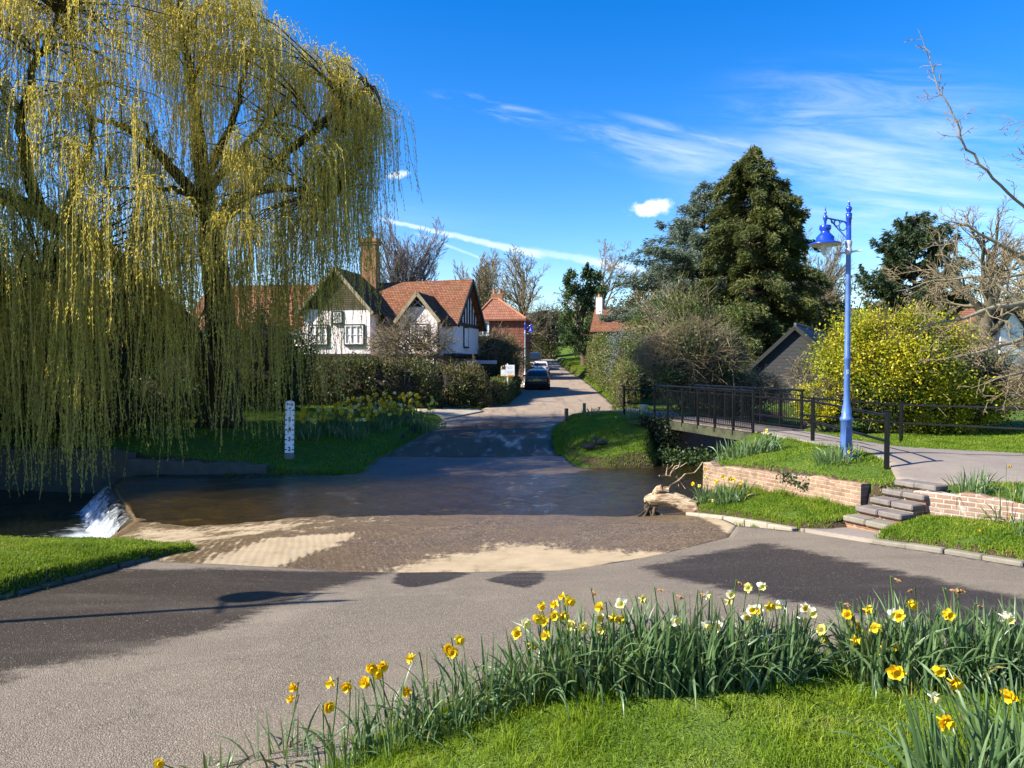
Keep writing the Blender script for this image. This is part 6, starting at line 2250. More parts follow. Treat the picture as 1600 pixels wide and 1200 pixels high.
def shrub(name, label, base, R, n, leaf, mat_, seed, K=26, twigs=0, twigmat='twig_tan', cat='shrub', zc=.5, spread=.30, flat=1.0, group=None, aspect=.55, extra=None, twig_out=1.12, minz=None, fill=.5, core=False):
    """base: ground point; R: half sizes. leaves in clumps round a spray of stems"""
    rng = np.random.default_rng(seed)
    base = np.array(base, float)
    C = base + np.array([0, 0, R[2] * 2 * zc])
    t = thing(name, label, cat, base, 0, group)
    P, cc = clump_points(rng, C, R, K, n, fill=fill, spread=spread, flat=flat)
    mz = base[2] + .02 if minz is None else minz
    P[:, 2] = np.where(P[:, 2] < mz, mz + np.abs(rng.normal(0, .25, n)), P[:, 2])
    o = P - C
    ax = nrm(o + np.array([0, 0, .3 * R[2]]))
    if n:
        m = MB(base)
        m.quads(leaf_quads(rng, P, leaf, leaf * aspect, ax, 1.6))
        m.build('foliage', MATS[mat_], t)
    if core:  # solid dark blob added inside so the leaves block light
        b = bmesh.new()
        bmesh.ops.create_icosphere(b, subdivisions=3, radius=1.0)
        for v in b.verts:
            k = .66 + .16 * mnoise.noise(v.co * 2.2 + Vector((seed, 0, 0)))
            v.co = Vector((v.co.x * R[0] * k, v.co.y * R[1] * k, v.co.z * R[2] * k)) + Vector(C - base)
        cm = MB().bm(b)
        cm.build('filler_core', MATS['soil'], t)
    if extra:
        for (en, emat, el, easp) in extra:
            Pe, _ = clump_points(rng, C, np.array(R) * .98, max(4, K // 3), en, fill=fill, spread=spread * 1.2)
            Pe[:, 2] = np.maximum(Pe[:, 2], mz + .05)
            me = MB(base)
            me.quads(leaf_quads(rng, Pe, el, el * easp, nrm(Pe - C), 1.4))
            me.build('ivy' if 'ivy' in emat else 'foliage', MATS[emat], t)
    tw = MB(base)
    for c in cc[:max(5, K // 3)]:
        p0 = base + np.array([rng.normal(0, R[0] * .12), rng.normal(0, R[1] * .12), -.1])
        mid = (p0 + c) / 2 + rng.normal(0, .12, 3) * R
        tw.tube([p0, mid, c], [.05, .035, .015], 5, False)
    for k in range(twigs):
        a = rng.uniform(0, 2 * math.pi)
        u = nrm(rng.normal(size=3))
        u[2] = abs(u[2]) if rng.random() < .8 else u[2]
        e = C + u * R * rng.uniform(.75, twig_out)
        s = C + (u * .2 + rng.normal(0, .35, 3)) * R * .8
        s[2] = max(s[2], base[2])
        e[2] = max(e[2], base[2] + .1)
        mid = (s + e) / 2 + rng.normal(0, .10, 3) * np.linalg.norm(R) * .35
        r = rng.uniform(.006, .014) * (1 + np.linalg.norm(base[:2]) / 30) * .8
        tw.tube([s, mid, e], [r, r * .8, r * .4], 3, False)
        for _ in range(3):
            b0 = mid + (e - mid) * rng.uniform(0, .8)
            tw.tube([b0, b0 + nrm(e - s) * .25 * np.mean(R) + rng.normal(0, .13, 3) * np.mean(R)], [r * .6, r * .3], 3, False)
    tw.build('stems', MATS[twigmat], t)
    return t


def hedge(name, label, pts, w, h, n, leaf, mat_, seed, rough=.12, twigs=0, twigmat='twig_tan', cat='hedge', ivy=None, base_gap=0.0, z0=None):
    """hedge along a plan line; leaves lie in a ragged shell over its sides and top"""
    rng = np.random.default_rng(seed)
    P = [np.array(p, float) for p in pts]
    seg = [np.linalg.norm(b - a) for a, b in zip(P[:-1], P[1:])]
    tot = sum(seg)
    org = np.array([P[0][0], P[0][1], Tz(*P[0]) if z0 is None else z0])
    t = thing(name, label, cat, org)

    def along(s):
        s = np.asarray(s)
        acc = np.concatenate([[0], np.cumsum(seg)])
        i = np.clip(np.searchsorted(acc, s, side='right') - 1, 0, len(seg) - 1)
        f = (s - acc[i]) / np.array(seg)[i]
        A, B = np.array(P)[i], np.array(P)[i + 1]
        q = A + (B - A) * f[:, None]
        d = nrm(B - A)
        return q, np.stack([d[:, 1], -d[:, 0]], 1)

    def shell(n):
        s = rng.uniform(-w * .5, tot + w * .5, n)
        q, nn = along(np.clip(s, 0, tot - 1e-6))
        over = (s - np.clip(s, 0, tot))
        dirv = np.stack([-nn[:, 1], nn[:, 0]], 1)
        q = q + dirv * over[:, None]
        # superellipse section
        a = rng.uniform(-.15, math.pi + .15, n)
        cx, cz = np.cos(a), np.maximum(np.sin(a), -.1)
        k = (np.abs(cx) ** 3.2 + np.abs(cz) ** 3.2) ** (-1 / 3.2)
        lump = 1 + rough * fnoise(s + 31 * seed, a * 1.1 * w + seed, .9, 3) + rough * .6 * fnoise(s * 1.0, s * 0 + seed, 2.5, 2)
        depth = 1 - np.abs(rng.normal(0, .10, n)) + .05 * rng.normal(size=n)
        depth = depth * np.where(over != 0, np.clip(1 - (np.abs(over) / (w * .5)) ** 2.5, 0, 1) ** .4, 1) * np.where(over != 0, np.where(rng.random(n) < .5, np.sqrt(rng.random(n)), 1), 1)
        k = k * lump * depth
        off = cx * k * w / 2
        zz = cz * k * h
        xy = q + nn * off[:, None]
        zg = T(xy[:, 0], xy[:, 1], False) if z0 is None else np.full(n, z0)
        nv = np.stack([nn[:, 0] * cx, nn[:, 1] * cx, cz], 1)
        return np.stack([xy[:, 0], xy[:, 1], zg + np.maximum(zz, .03)], 1), nv
    Q, nv = shell(n)
    m = MB(org)
    m.quads(leaf_quads(rng, Q, leaf, leaf * .6, nv, 1.5))
    m.build('foliage', MATS[mat_], t)
    if ivy:
        Q, nv = shell(ivy[0] * 3)
        keep = fnoise(Q[:, 0] + Q[:, 2], Q[:, 1] + Q[:, 2] * .7, 1.0, 3) > .25
        m = MB(org)
        m.quads(leaf_quads(rng, Q[keep][:ivy[0]], ivy[2], ivy[2] * .85, nv[keep][:ivy[0]], 1.0))
        m.build('ivy', MATS[ivy[1]], t)
    tw = MB(org)
    s = np.linspace(.1, tot - .1, max(4, int(tot / .5)))
    q, nn = along(s)
    for a in q:
        g = Tz(a[0], a[1]) if z0 is None else z0
        tw.tube([(a[0], a[1], g - .1), (a[0] + rng.normal(0, .15), a[1] + rng.normal(0, .15), g + h * .85)], [.05, .02], 5, False)
    if twigs:
        Q, nv = shell(twigs)
        for c, d in zip(Q, nv):
            e = c + nrm(d * .6 + np.array([0, 0, .5]) + rng.normal(0, .5, 3)) * rng.uniform(.15, .45)
            tw.tube([c - d * .15, c, e], [.012, .010, .005], 3, False)
    tw.build('stems', MATS[twigmat], t)
    # solid dark core added inside the hedge to block light and see-through
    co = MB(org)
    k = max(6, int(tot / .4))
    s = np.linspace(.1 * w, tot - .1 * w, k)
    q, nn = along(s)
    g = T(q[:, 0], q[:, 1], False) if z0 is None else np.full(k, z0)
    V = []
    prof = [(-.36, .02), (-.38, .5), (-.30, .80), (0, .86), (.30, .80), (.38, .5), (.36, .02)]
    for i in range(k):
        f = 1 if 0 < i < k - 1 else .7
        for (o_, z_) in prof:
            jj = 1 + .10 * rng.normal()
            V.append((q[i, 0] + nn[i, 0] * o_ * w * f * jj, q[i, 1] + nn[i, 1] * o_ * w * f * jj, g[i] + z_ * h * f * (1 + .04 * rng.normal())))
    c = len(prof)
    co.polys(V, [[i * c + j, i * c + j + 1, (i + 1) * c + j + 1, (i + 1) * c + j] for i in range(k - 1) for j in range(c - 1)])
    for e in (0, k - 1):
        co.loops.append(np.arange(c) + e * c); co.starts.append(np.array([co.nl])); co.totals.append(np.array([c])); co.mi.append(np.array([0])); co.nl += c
    co.build('filler_core', MATS['soil'], t)
    return t


def conifer(name, label, base, height, rb, seed, mat_, n_leaf, spray=.42, profile=None, droop=.35, gap=.15, lift=0.0, bark='bark_brown', start=.05, layers=46, asp=.30, cat='conifer', gaps=None):
    rng = np.random.default_rng(seed)
    base = np.array(base, float)
    profile = profile or (lambda t: (1 - t) ** .8)
    t = thing(name, label, cat, base)
    tr = MB(base)
    tr.tube([base + np.array([0, 0, -.3]), base + np.array([.05, 0, height * .4]), base + np.array([0, .05, height * .97])], [height * .022, height * .016, .03], 8)
    lf_c, lf_d, lf_s = [], [], []
    for i in range(layers):
        h = start + (1 - start) * ((i + rng.uniform(0, .8)) / layers)
        Rh = rb * profile(h)
        nb = int(rng.integers(4, 8))
        for b in range(nb):
            if rng.random() < gap:
                continue
            a = rng.uniform(0, 2 * math.pi)
            if gaps and gaps(a, h, rng):
                continue
            L = Rh * rng.uniform(.62, 1.12)
            if L < .15:
                L = .15
            d = np.array([math.cos(a), math.sin(a), 0])
            p0 = base + np.array([0, 0, h * height])
            nseg = 5
            pts = [p0]
            for s in range(1, nseg + 1):
                f = s / nseg
                pts.append(p0 + d * L * f + np.array([0, 0, lift * L * f - droop * L * f * f + .12 * L * max(0, f - .75)]) + rng.normal(0, .03, 3) * L)
            pts = np.array(pts)
            tr.tube(pts, np.linspace(.035 + .012 * L, .012, nseg + 1), 4, False)
            k = max(5, int(n_leaf * L / rb / (layers * 3.2)))
            f = rng.uniform(.22, 1.03, k) ** .75
            q = np.stack([np.interp(f * nseg, range(nseg + 1), pts[:, c]) for c in range(3)], 1)
            side = np.array([-d[1], d[0], 0])
            wid = .22 * L * (1.1 - f) + .18
            off = rng.uniform(-1, 1, k) * wid
            q = q + side * off[:, None] + np.array([0, 0, 1]) * (rng.normal(0, .17, k) - .12 * np.abs(off) - .10)[:, None]
            dd = d * .8 + side * (np.sign(off) * rng.uniform(.2, 1.0, k))[:, None] + np.array([0, 0, -1.0]) * rng.uniform(-.15, .9, k)[:, None]
            lf_c.append(q); lf_d.append(nrm(dd)); lf_s.append(np.full(k, spray) * rng.uniform(.6, 1.2, k))
    C, A, Sz = np.concatenate(lf_c), np.concatenate(lf_d), np.concatenate(lf_s)
    # split each spray into three narrow needles' fans
    fol = MB(base)
    for kk in range(3):
        fol.quads(leaf_quads(rng, C + rng.normal(0, .07, C.shape), Sz, Sz * asp * .6, A, .45))
    tr.build('trunk', MATS[bark], t, smooth=True)
    fol.build('crown', MATS[mat_], t)
    return t


def willow():
    rng = np.random.default_rng(21)
    b = pick(345, 668)
    bx, by = -10.6, 26.6
    base = np.array([bx, by, Tz(bx, by)])
    t = thing('weeping_willow', 'huge weeping willow with golden green hanging strands on the far bank', 'tree', base)
    tr = MB(base)
    A = lambda *a: np.array([np.array(D(px, py, d)) for px, py, d in a])
    limbs = [
        (A((348, 672, 26.6), (350, 600, 26.5), (345, 500, 26.4), (335, 420, 26.3), (328, 352, 26.2)), .62, .42),
        (A((328, 352, 26.2), (318, 290, 26.0), (312, 220, 25.6), (300, 140, 25.2), (285, 60, 24.8), (280, -20, 24.4)), .34, .07),
        (A((332, 365, 26.2), (345, 345, 26.0), (372, 318, 25.7), (410, 275, 25.3), (450, 235, 24.9), (495, 200, 24.5), (535, 165, 24.2), (575, 138, 24.0)), .30, .04),
        (A((336, 352, 26.2), (360, 310, 26.0), (400, 298, 25.6), (440, 288, 25.2), (480, 300, 24.7), (515, 318, 24.4)), .17, .04),
        (A((322, 330, 26.1), (300, 300, 25.7), (265, 260, 25.3), (235, 225, 24.9), (190, 195, 24.4), (140, 185, 24.0)), .26, .05),
        (A((326, 345, 26.2), (300, 305, 25.8), (260, 292, 25.3), (215, 298, 24.8), (165, 290, 24.4)), .15, .03),
        (A((318, 280, 26.0), (345, 230, 26.0), (370, 170, 26.2), (385, 100, 26.4), (400, 45, 26.6)), .18, .04),
        (A((322, 300, 26.0), (360, 250, 26.6), (420, 190, 27.4), (470, 130, 28.0)), .2, .05),
        (A((352, 610, 26.5), (300, 520, 26.0), (230, 450, 25.2), (150, 383, 24.3), (80, 340, 23.5), (0, 305, 22.8), (-90, 250, 22.0)), .50, .2),
        (A((60, 330, 23.3), (40, 260, 22.9), (30, 180, 22.4), (60, 90, 22.0), (90, 20, 21.6)), .22, .05),
        (A((-20, 298, 22.6), (-60, 200, 22.8), (-100, 90, 23), (-130, -30, 23)), .22, .05),
        (A((150, 383, 24.3), (110, 420, 23.2), (70, 440, 22.2), (10, 470, 21.4)), .13, .03),
        (A((230, 450, 25.2), (180, 470, 24.0), (120, 490, 23.0)), .12, .03),
        (A((100, 350, 23.7), (120, 280, 24.2), (150, 215, 24.6), (130, 140, 25.0), (110, 60, 25.4)), .16, .04),
        (A((0, 305, 22.8), (-80, 330, 21.4), (-170, 340, 20.4)), .16, .04),
    ]
    for pts, r0, r1 in limbs:
        n = len(pts)
        u = np.linspace(0, n - 1, (n - 1) * 4 + 1)
        # smooth the path
        Q = np.stack([np.interp(u, range(n), pts[:, k]) for k in range(3)], 1)
        for _ in range(3):
            Q[1:-1] = (Q[:-2] + Q[1:-1] * 2 + Q[2:]) / 4
        Q[1:-1] += rng.normal(0, .035, Q[1:-1].shape)
        tr.tube(Q, np.interp(u, [0, n - 1], [r0, r1]), 9 if r0 > .2 else 6, False)
    # root flare
    for k in range(7):
        a = k * .9 + .2
        tr.tube([base + np.array([math.cos(a) * .25, math.sin(a) * .25, .9]), base + np.array([math.cos(a) * .55, math.sin(a) * .55, .25]), base + np.array([math.cos(a) * 1.0, math.sin(a) * 1.0, -.15])], [.30, .20, .07], 6, False)
    # boughs: where the hanging strands start. pixel position of the crown surface, distance, how far the strands hang (m), strands
    tips = []
    def bough(px, py, d, hang, n, spread=1.0):
        tips.append((np.array(D(px, py, d)), hang, n, spread))
    # the golden upper dome, placed by its outline in plan and elevation
    # outline of the crown top: (x pixel, y pixel of the crown's top)
    xs = [-330, -200, -80, 30, 120, 210, 300, 380, 440, 485, 520, 560, 592]
    tops = [-60, -110, -120, -120, -110, -90, -60, -15, 25, 62, 98, 118, 146]
    for k in range(700):
        px = rng.uniform(-330, 600)
        if px > 410 and rng.random() < .5:
            continue
        top = np.interp(px, xs, tops) + 14 * math.sin(px * .045) * (px > 300)
        f = rng.random() ** 1.5
        bot = np.interp(px, [-330, 0, 200, 380, 470, 540, 598], [450, 420, 400, 380, 330, 250, 185])
        py = top + (bot - top) * f
        edge = np.interp(px, [380, 598], [1, 0])
        d = 25.4 + rng.uniform(-1, 1) * np.interp(px, [-330, 100, 400, 500, 600], [6.5, 7.0, 5.8, 4.8, 2.2]) * (0.55 + .45 * f)
        if px < 230:
            d -= 1.6
        hang = rng.uniform(.9, 2.3) + 2.4 * f * rng.random() + (1.5 * rng.random() if px > 430 else 0)
        bough(px, py, d, hang, int(rng.integers(20, 34)), rng.uniform(.6, 1.25))
    # long curtains at the rim, almost to the water on the left
    low_x = [-330, 0, 60, 130, 200, 260, 330, 400, 440, 470, 500, 540, 592]
    low_y = [760, 742, 720, 748, 738, 690, 690, 680, 645, 612, 600, 520, 470]
    for k in range(165):
        px = rng.uniform(-330, 592)
        if 150 < px < 440 and rng.random() < .5:
            continue
        lo = np.interp(px, low_x, low_y) - abs(rng.normal(0, 70))
        py = rng.uniform(290, 450) if px < 470 else rng.uniform(190, 330)
        d = 24.2 - np.interp(px, [-330, 130, 300, 480, 590], [5.6, 5.2, 3.6, 1.2, 0.3]) * rng.uniform(.35, 1.05)
        zlo = D(px, lo, d).z
        p = np.array(D(px, py, d))
        hang = max(1.2, p[2] - zlo)
        bough(px, py, d, hang * 1.22, int(rng.integers(10, 20)) if px < 440 else int(rng.integers(6, 12)), rng.uniform(.35, .8))
    # connecting boughs from the nearest limb point
    allp = np.concatenate([np.asarray(l[0]) for l in limbs[1:]])
    for (p, hang, n, sp) in tips:
        dd = np.linalg.norm(allp - p, axis=1) + .6 * np.maximum(0, allp[:, 2] - p[2])
        j = int(np.argmin(dd))
        q = allp[j]
        mid = (p + q) / 2 + np.array([0, 0, .12 * np.linalg.norm(p - q)]) + rng.normal(0, .12, 3)
        if np.linalg.norm(p - q) < 7:
            tr.tube([q, q * .35 + mid * .65 + np.array([0, 0, .15]), (mid + p) / 2 + np.array([0, 0, .1]), p], [.034, .028, .020, .012], 4, False)
    tr.build('trunk', MATS['bark_willow'], t, smooth=True)
    # strands
    st = MB(base)
    LC, LA, LS = [], [], []
    for (p, hang, n, sp) in tips:
        for k in range(n):
            a = rng.uniform(0, 2 * math.pi)
            out = rng.uniform(.1, 1.0) * sp
            L = hang * rng.uniform(.55, 1.1)
            m = max(5, int(L / .45) + 3)
            s = np.linspace(0, 1, m)
            ln = s * L
            hx = out * (1 - np.exp(-ln / .5))
            dz = .25 * sp * np.sin(np.clip(ln / .7, 0, math.pi)) - np.maximum(0, ln - .25)
            sway = rng.normal(0, .075, 2)
            start = p + rng.normal(0, .16, 3) * sp
            Q = np.stack([start[0] + math.cos(a) * hx + sway[0] * ln + .03 * np.sin(ln * 2.3 + a), start[1] + math.sin(a) * hx + sway[1] * ln, start[2] + dz], 1)
            zmin = .15 if Q[-1, 1] < 21.3 else .75
            if Q[-1, 0] < -9 and Q[-1, 1] < 21.3:
                zmin = -.35
            ok = Q[:, 2] > zmin
            Q = Q[:max(2, ok.sum())]
            m = len(Q)
            w = .0065
            wx = np.array([math.cos(a * 3), math.sin(a * 3), 0]) * w
            V = np.concatenate([Q - wx, Q + wx])
            i = np.arange(m - 1)
            st.polys(V, np.stack([i, i + 1, i + 1 + m, i + m], 1))
            Lr = L * m / max(5, int(L / .45) + 3)
            nl = int(Lr / .085)
            u = rng.uniform(.04, 1, nl) * (m - 1)
            i0 = np.minimum(u.astype(int), m - 2)
            c = Q[i0] + (Q[i0 + 1] - Q[i0]) * (u - i0)[:, None]
            dv = nrm(Q[i0 + 1] - Q[i0])
            LC.append(c + rng.normal(0, .014, c.shape)); LA.append(dv)
    C, Ad = np.concatenate(LC), np.concatenate(LA)
    lf = MB(base)
    lf.quads(leaf_quads(rng, C, .095, .026, Ad, .5))
    st.build('strands', MATS['willow_twig'], t)
    lf.build('crown', MATS['willow_leaf'], t)
    print('willow leaves', len(C))
    return t


willow()

# the dark evergreens behind the willow
for i, (px, py, d, R, mt, lb, nm, n, leaf) in enumerate([
    (-60, 640, 30, (4.2, 2.6, 3.3), 'dark_leaf', 'large dark evergreen bush at the far left behind the willow curtain', 'evergreen_bush', 9000, .20),
    (90, 650, 33, (3.6, 2.5, 3.6), 'ivy_leaf', 'dark glossy evergreen bush left of the leaning willow limb', 'evergreen_bush', 9000, .18),
    (215, 640, 34, (3.0, 2.4, 3.4), 'dark_leaf', 'rounded dark bush directly behind the leaning willow limb', 'evergreen_bush', 7500, .18),
    (300, 650, 31, (2.0, 1.6, 1.5), 'green_leaf', 'small brighter green bush left of the willow trunk', 'green_bush', 4000, .14),
    (415, 640, 31.5, (1.9, 1.6, 2.3), 'dark_leaf', 'tall dark bush right of the willow trunk', 'evergreen_bush', 6500, .15),
    (30, 690, 25.5, (2.6, 1.3, 1.1), 'ivy_dark', 'low ivy covered bush overhanging the mill pool wall', 'ivy_bush', 5000, .12),
    (180, 690, 24.6, (1.5, .9, .8), 'ivy_dark', 'small ivy bush on the river wall by the weir', 'ivy_bush', 3200, .11),
    (-20, 660, 24.9, (3.0, 1.3, 1.9), 'dark_leaf', 'dark leafy bush filling the far left bank of the mill pool', 'evergreen_bush', 9000, .14),
    (110, 660, 24.9, (2.2, 1.1, 1.5), 'dark_leaf', 'dark leafy bush on the pool bank left of the small ivy bush', 'evergreen_bush', 7000, .13),
    (260, 660, 28.5, (1.6, 1.1, 1.0), 'ivy_leaf', 'low ivy green bush just left of the willow trunk', 'evergreen_bush', 4200, .12)]):
    p = D(px, 560, d)
    shrub(nm, lb, (p.x, d, Tz(p.x, d) - .1), R, n, leaf, mt, 100 + i, K=30, spread=.32, core=True, group=None)

# hedges in front of the cottage
hedge('garden_hedge', 'dark overgrown hedge in shade in front of the pink white cottage', [(-9.5, 35.8), (-6.3, 35.4), (-4.4, 35.9)], 1.9, 2.15, 15000, .12, 'hedge_leaf', 3, .16, 900, 'twig_tan', ivy=(2200, 'ivy_leaf', .11))
hedge('garden_hedge', 'dark hedge behind the willow left of the cottage hedge', [(-19, 35.5), (-14, 36), (-9.8, 36)], 2.2, 2.4, 14000, .14, 'hedge_leaf', 4, .2, 500)
hedge('garden_hedge', 'sunlit brownish hedge with ivy at the corner of the driveway', [(-5.2, 37.9), (-3.3, 38.0), (-2.0, 38.15)], 1.9, 1.95, 16000, .11, 'hedge_brown', 5, .18, 900, ivy=(8000, 'ivy_leaf', .12))
hedge('clipped_hedge', 'neatly clipped green hedge on the left edge of the lane below the estate board', [(-.85, 38.9), (-.45, 43), (0, 48)], 1.15, 1.38, 15000, .09, 'clipped_leaf', 6, .06, 200)
p = D(690, 505, 40)
shrub('garden_shrub', 'tall bare twiggy shrub in front of the cottage windows', (-5.7, 40.6, 1.2), (2.5, 1.2, 2.5), 800, .06, 'hedge_brown', 41, K=26, twigs=330, spread=.3, zc=.5, fill=.2)
shrub('garden_shrub', 'olive green bushy shrub between the timbered gable and the lane', (-1.2, 50, 1.3), (1.9, 1.4, 2.2), 9000, .10, 'clipped_leaf', 42, K=30, twigs=260, spread=.3, core=True)
shrub('garden_shrub', 'dark bush behind the estate agent board', (-.4, 53, 1.3), (1.3, 2.0, 1.6), 5000, .11, 'dark_leaf', 43, K=20, core=True)

# right of the lane
hedge('clipped_hedge', 'clipped green hedge on the right of the lane behind the footbridge', [(5.55, 35.2), (6.1, 39), (6.5, 43.5)], 1.3, 2.0, 15000, .095, 'clipped_leaf', 7, .08, 260)
hedge('garden_hedge', 'tall brown green hedge on the right of the lane beyond the clipped hedge', [(6.9, 46), (7.3, 56), (7.7, 68)], 1.8, 3.1, 17000, .15, 'clipped_leaf', 8, .14, 300, ivy=(2200, 'ivy_leaf', .15))
shrub('blue_conifer_bush', 'greyish blue evergreen bush between the lane hedges', (7.1, 44.5, 1.4), (1.1, 1.1, 2.0), 7000, .12, 'blue_leaf', 44, K=30, spread=.28, core=True, aspect=.35)
shrub('laurel_bush', 'rounded bright green laurel bush above the clipped hedge', (7.6, 41.5, 1.3), (1.5, 1.4, 2.15), 9000, .14, 'green_leaf', 45, K=34, spread=.26, core=True)
shrub('garden_shrub', 'broad light green bush left of the tall conifer', (10.0, 43, 1.4), (3.1, 2.2, 3.3), 17000, .13, 'green_leaf', 46, K=44, twigs=160, spread=.24, core=True)
shrub('bare_thicket', 'large tangle of bare twigs with ivy behind the footbridge', (7.6, 31.2, 1.2), (2.35, 1.5, 1.95), 8500, .06, 'hedge_brown', 47, K=44, twigs=1100, spread=.25, extra=[(5200, 'ivy_leaf', .11, .85), (4200, 'green_leaf', .08, .6)], core=True, fill=.3)
shrub('bare_thicket', 'lower bramble thicket between the footbridge and the barn', (9.9, 31.5, 1.15), (1.9, 1.2, .85), 4500, .065, 'hedge_brown', 48, K=30, twigs=700, spread=.28, extra=[(2600, 'ivy_leaf', .10, .85), (2200, 'green_leaf', .07, .6)], core=True)
shrub('sapling', 'thin leafless sapling in front of the black barn', (13.2, 33.2, 1.1), (.8, .5, 1.3), 0, .06, 'hedge_brown', 49, K=8, twigs=60, fill=.2)

# tall conifers
def gaps(a, h, rng):
    return math.cos(a - 3.9) > .2 and .30 < h < .85 and rng.random() < .55
conifer('tall_conifer', 'tall dark olive conifer with drooping sprays behind the barn', (17.0, 52, 1.5), 17.0, 6.5, 61, 'conifer_leaf', 105000, .36, lambda t: np.interp(t, [0, .12, .35, .6, .8, .93, 1], [.9, 1.0, .90, .68, .48, .27, .04]), .42, .06, .16, gaps=gaps, layers=74, asp=.40)
conifer('blue_cedar', 'blue grey cedar spreading out left of the tall conifer', (14.9, 57, 1.8), 15.4, 7.4, 62, 'cedar_leaf', 36000, .34, lambda t: np.interp(t, [0, .3, .55, .8, 1], [.75, 1.0, .85, .5, .08]), .12, .10, .16, layers=36, asp=.36)
conifer('pine_tree', 'dark green pine with a rounded top behind the yellow shrub', (34.0, 62, 2.2), 13.6, 4.3, 63, 'pine_leaf', 15000, .5, lambda t: np.interp(t, [0, .4, .6, .85, 1], [.5, 1, .95, .55, .2]), -.05, .15, .35, layers=34, asp=.34, start=.2)

tc = [o for o in S.objects if o.name == 'tall_conifer'][0]
shade_conifer = copy_tree(tc)  # unseen copy, added left of the view to darken the lower willow strands
shade_conifer.location = (-26.5, 18.6, 1.2)
shade_conifer.scale = (1.22, 1.22, 1.25)
shade_conifer['label'] = 'unseen tall conifer added to shade the willow and the mill pool'
# yellow shrub
shrub('yellow_shrub', 'big rounded shrub with bright yellow leaves beyond the railing', (12.1, 22.9, 1.1), (2.25, 1.7, 1.9), 42000, .095, 'yellow_leaf', 71, K=80, twigs=420, spread=.235, fill=.62, core=True, twig_out=1.08, extra=[(7000, 'green_leaf', .09, .6)])
shrub('yellow_shrub', 'smaller yellow shrub at the left foot of the big yellow shrub', (9.9, 22.9, 1.1), (1.0, .9, .85), 9000, .075, 'yellow_leaf', 72, K=26, twigs=90, spread=.24, core=True, extra=[(900, 'green_leaf', .07, .6)])
shrub('yellow_shrub', 'low spreading yellow shrub at the right foot of the big yellow shrub', (14.0, 22.6, 1.1), (1.15, .9, .8), 8000, .075, 'yellow_leaf', 76, K=26, twigs=120, spread=.26, core=True, extra=[(2500, 'green_leaf', .07, .6)])
shrub('evergreen_bush', 'dark evergreen bush right of the yellow shrubs', (15.2, 24.2, 1.1), (1.6, 1.2, 1.5), 6500, .10, 'dark_leaf', 73, K=34, twigs=160, spread=.25, core=True)
shrub('bare_thicket', 'tangled bare shrub at the far right behind the railing', (16.4, 21.6, 1.1), (1.9, 1.2, 1.25), 2200, .06, 'hedge_brown', 74, K=26, twigs=750, spread=.3, fill=.2)

# bare trees
wide = [(9, .62, 46, .02, .10), (6, .54, 42, .03, .13), (5, .50, 40, .03, .15), (4, .5, 38, .03, .16), (0, 0, 0, .02, .15)]
fan = [(22, .86, 27, .03, .05), (10, .42, 26, .05, .07), (7, .45, 26, .06, .10), (4, .5, 26, .05, .1), (0, 0, 0, .04, .1)]
bare_tree('bare_tree', 'round headed leafless tree rising behind the cottage roof', (-13.2, 84, 3.0), 16.4, .42, 81, fan, 'bark_grey', 'twig_mauve')
bare_tree('bare_tree', 'tallest leafless tree at the left of the lane on the hill', (1.5, 104, 5.0), 19.0, .5, 82, None, 'bark_brown', 'twig_tan')
bare_tree('bare_tree', 'slender leafless tree above the tile hung house', (-3.6, 92, 4.0), 12.5, .3, 83, fan, 'bark_brown', 'twig_tan')
bare_tree('bare_tree', 'brown twiggy tree between the tile hung house and the ivy covered tree', (1.2, 84, 3.0), 12.5, .34, 84, None, 'bark_brown', 'twig_tan')
bare_tree('bare_tree', 'pale leafless tree right of the ivy covered tree', (12.6, 106, 7.0), 16.5, .42, 85, wide, 'bark_grey', 'twig_tan')
bare_tree('bare_tree', 'leafless tree between the tall conifer and the street lamp', (31.5, 76, 2.4), 13.5, .32, 86, fan, 'bark_grey', 'twig_tan')
bare_tree('bare_tree', 'twiggy leafless tree in front of the pine', (23.5, 42, 1.4), 7.6, .2, 87, [(8, .62, 42, .03, .10), (6, .5, 40, .04, .12), (5, .5, 38, .05, .14), (4, .5, 36, .04, .15), (0, 0, 0, .03, .15)], 'bark_brown', 'twig_tan')
bare_tree('spreading_tree', 'wide spreading bare tree with thick dark limbs at the right', (28.3, 44, 1.4), 14.2, .55, 88, wide, 'bark_grey', 'twig_tan')
bare_tree('bare_tree', 'bare tree leaning over the white house at the right edge', (26.0, 34, 1.3), 9.5, .26, 89, wide, 'bark_brown', 'twig_tan', (-.15, 0))

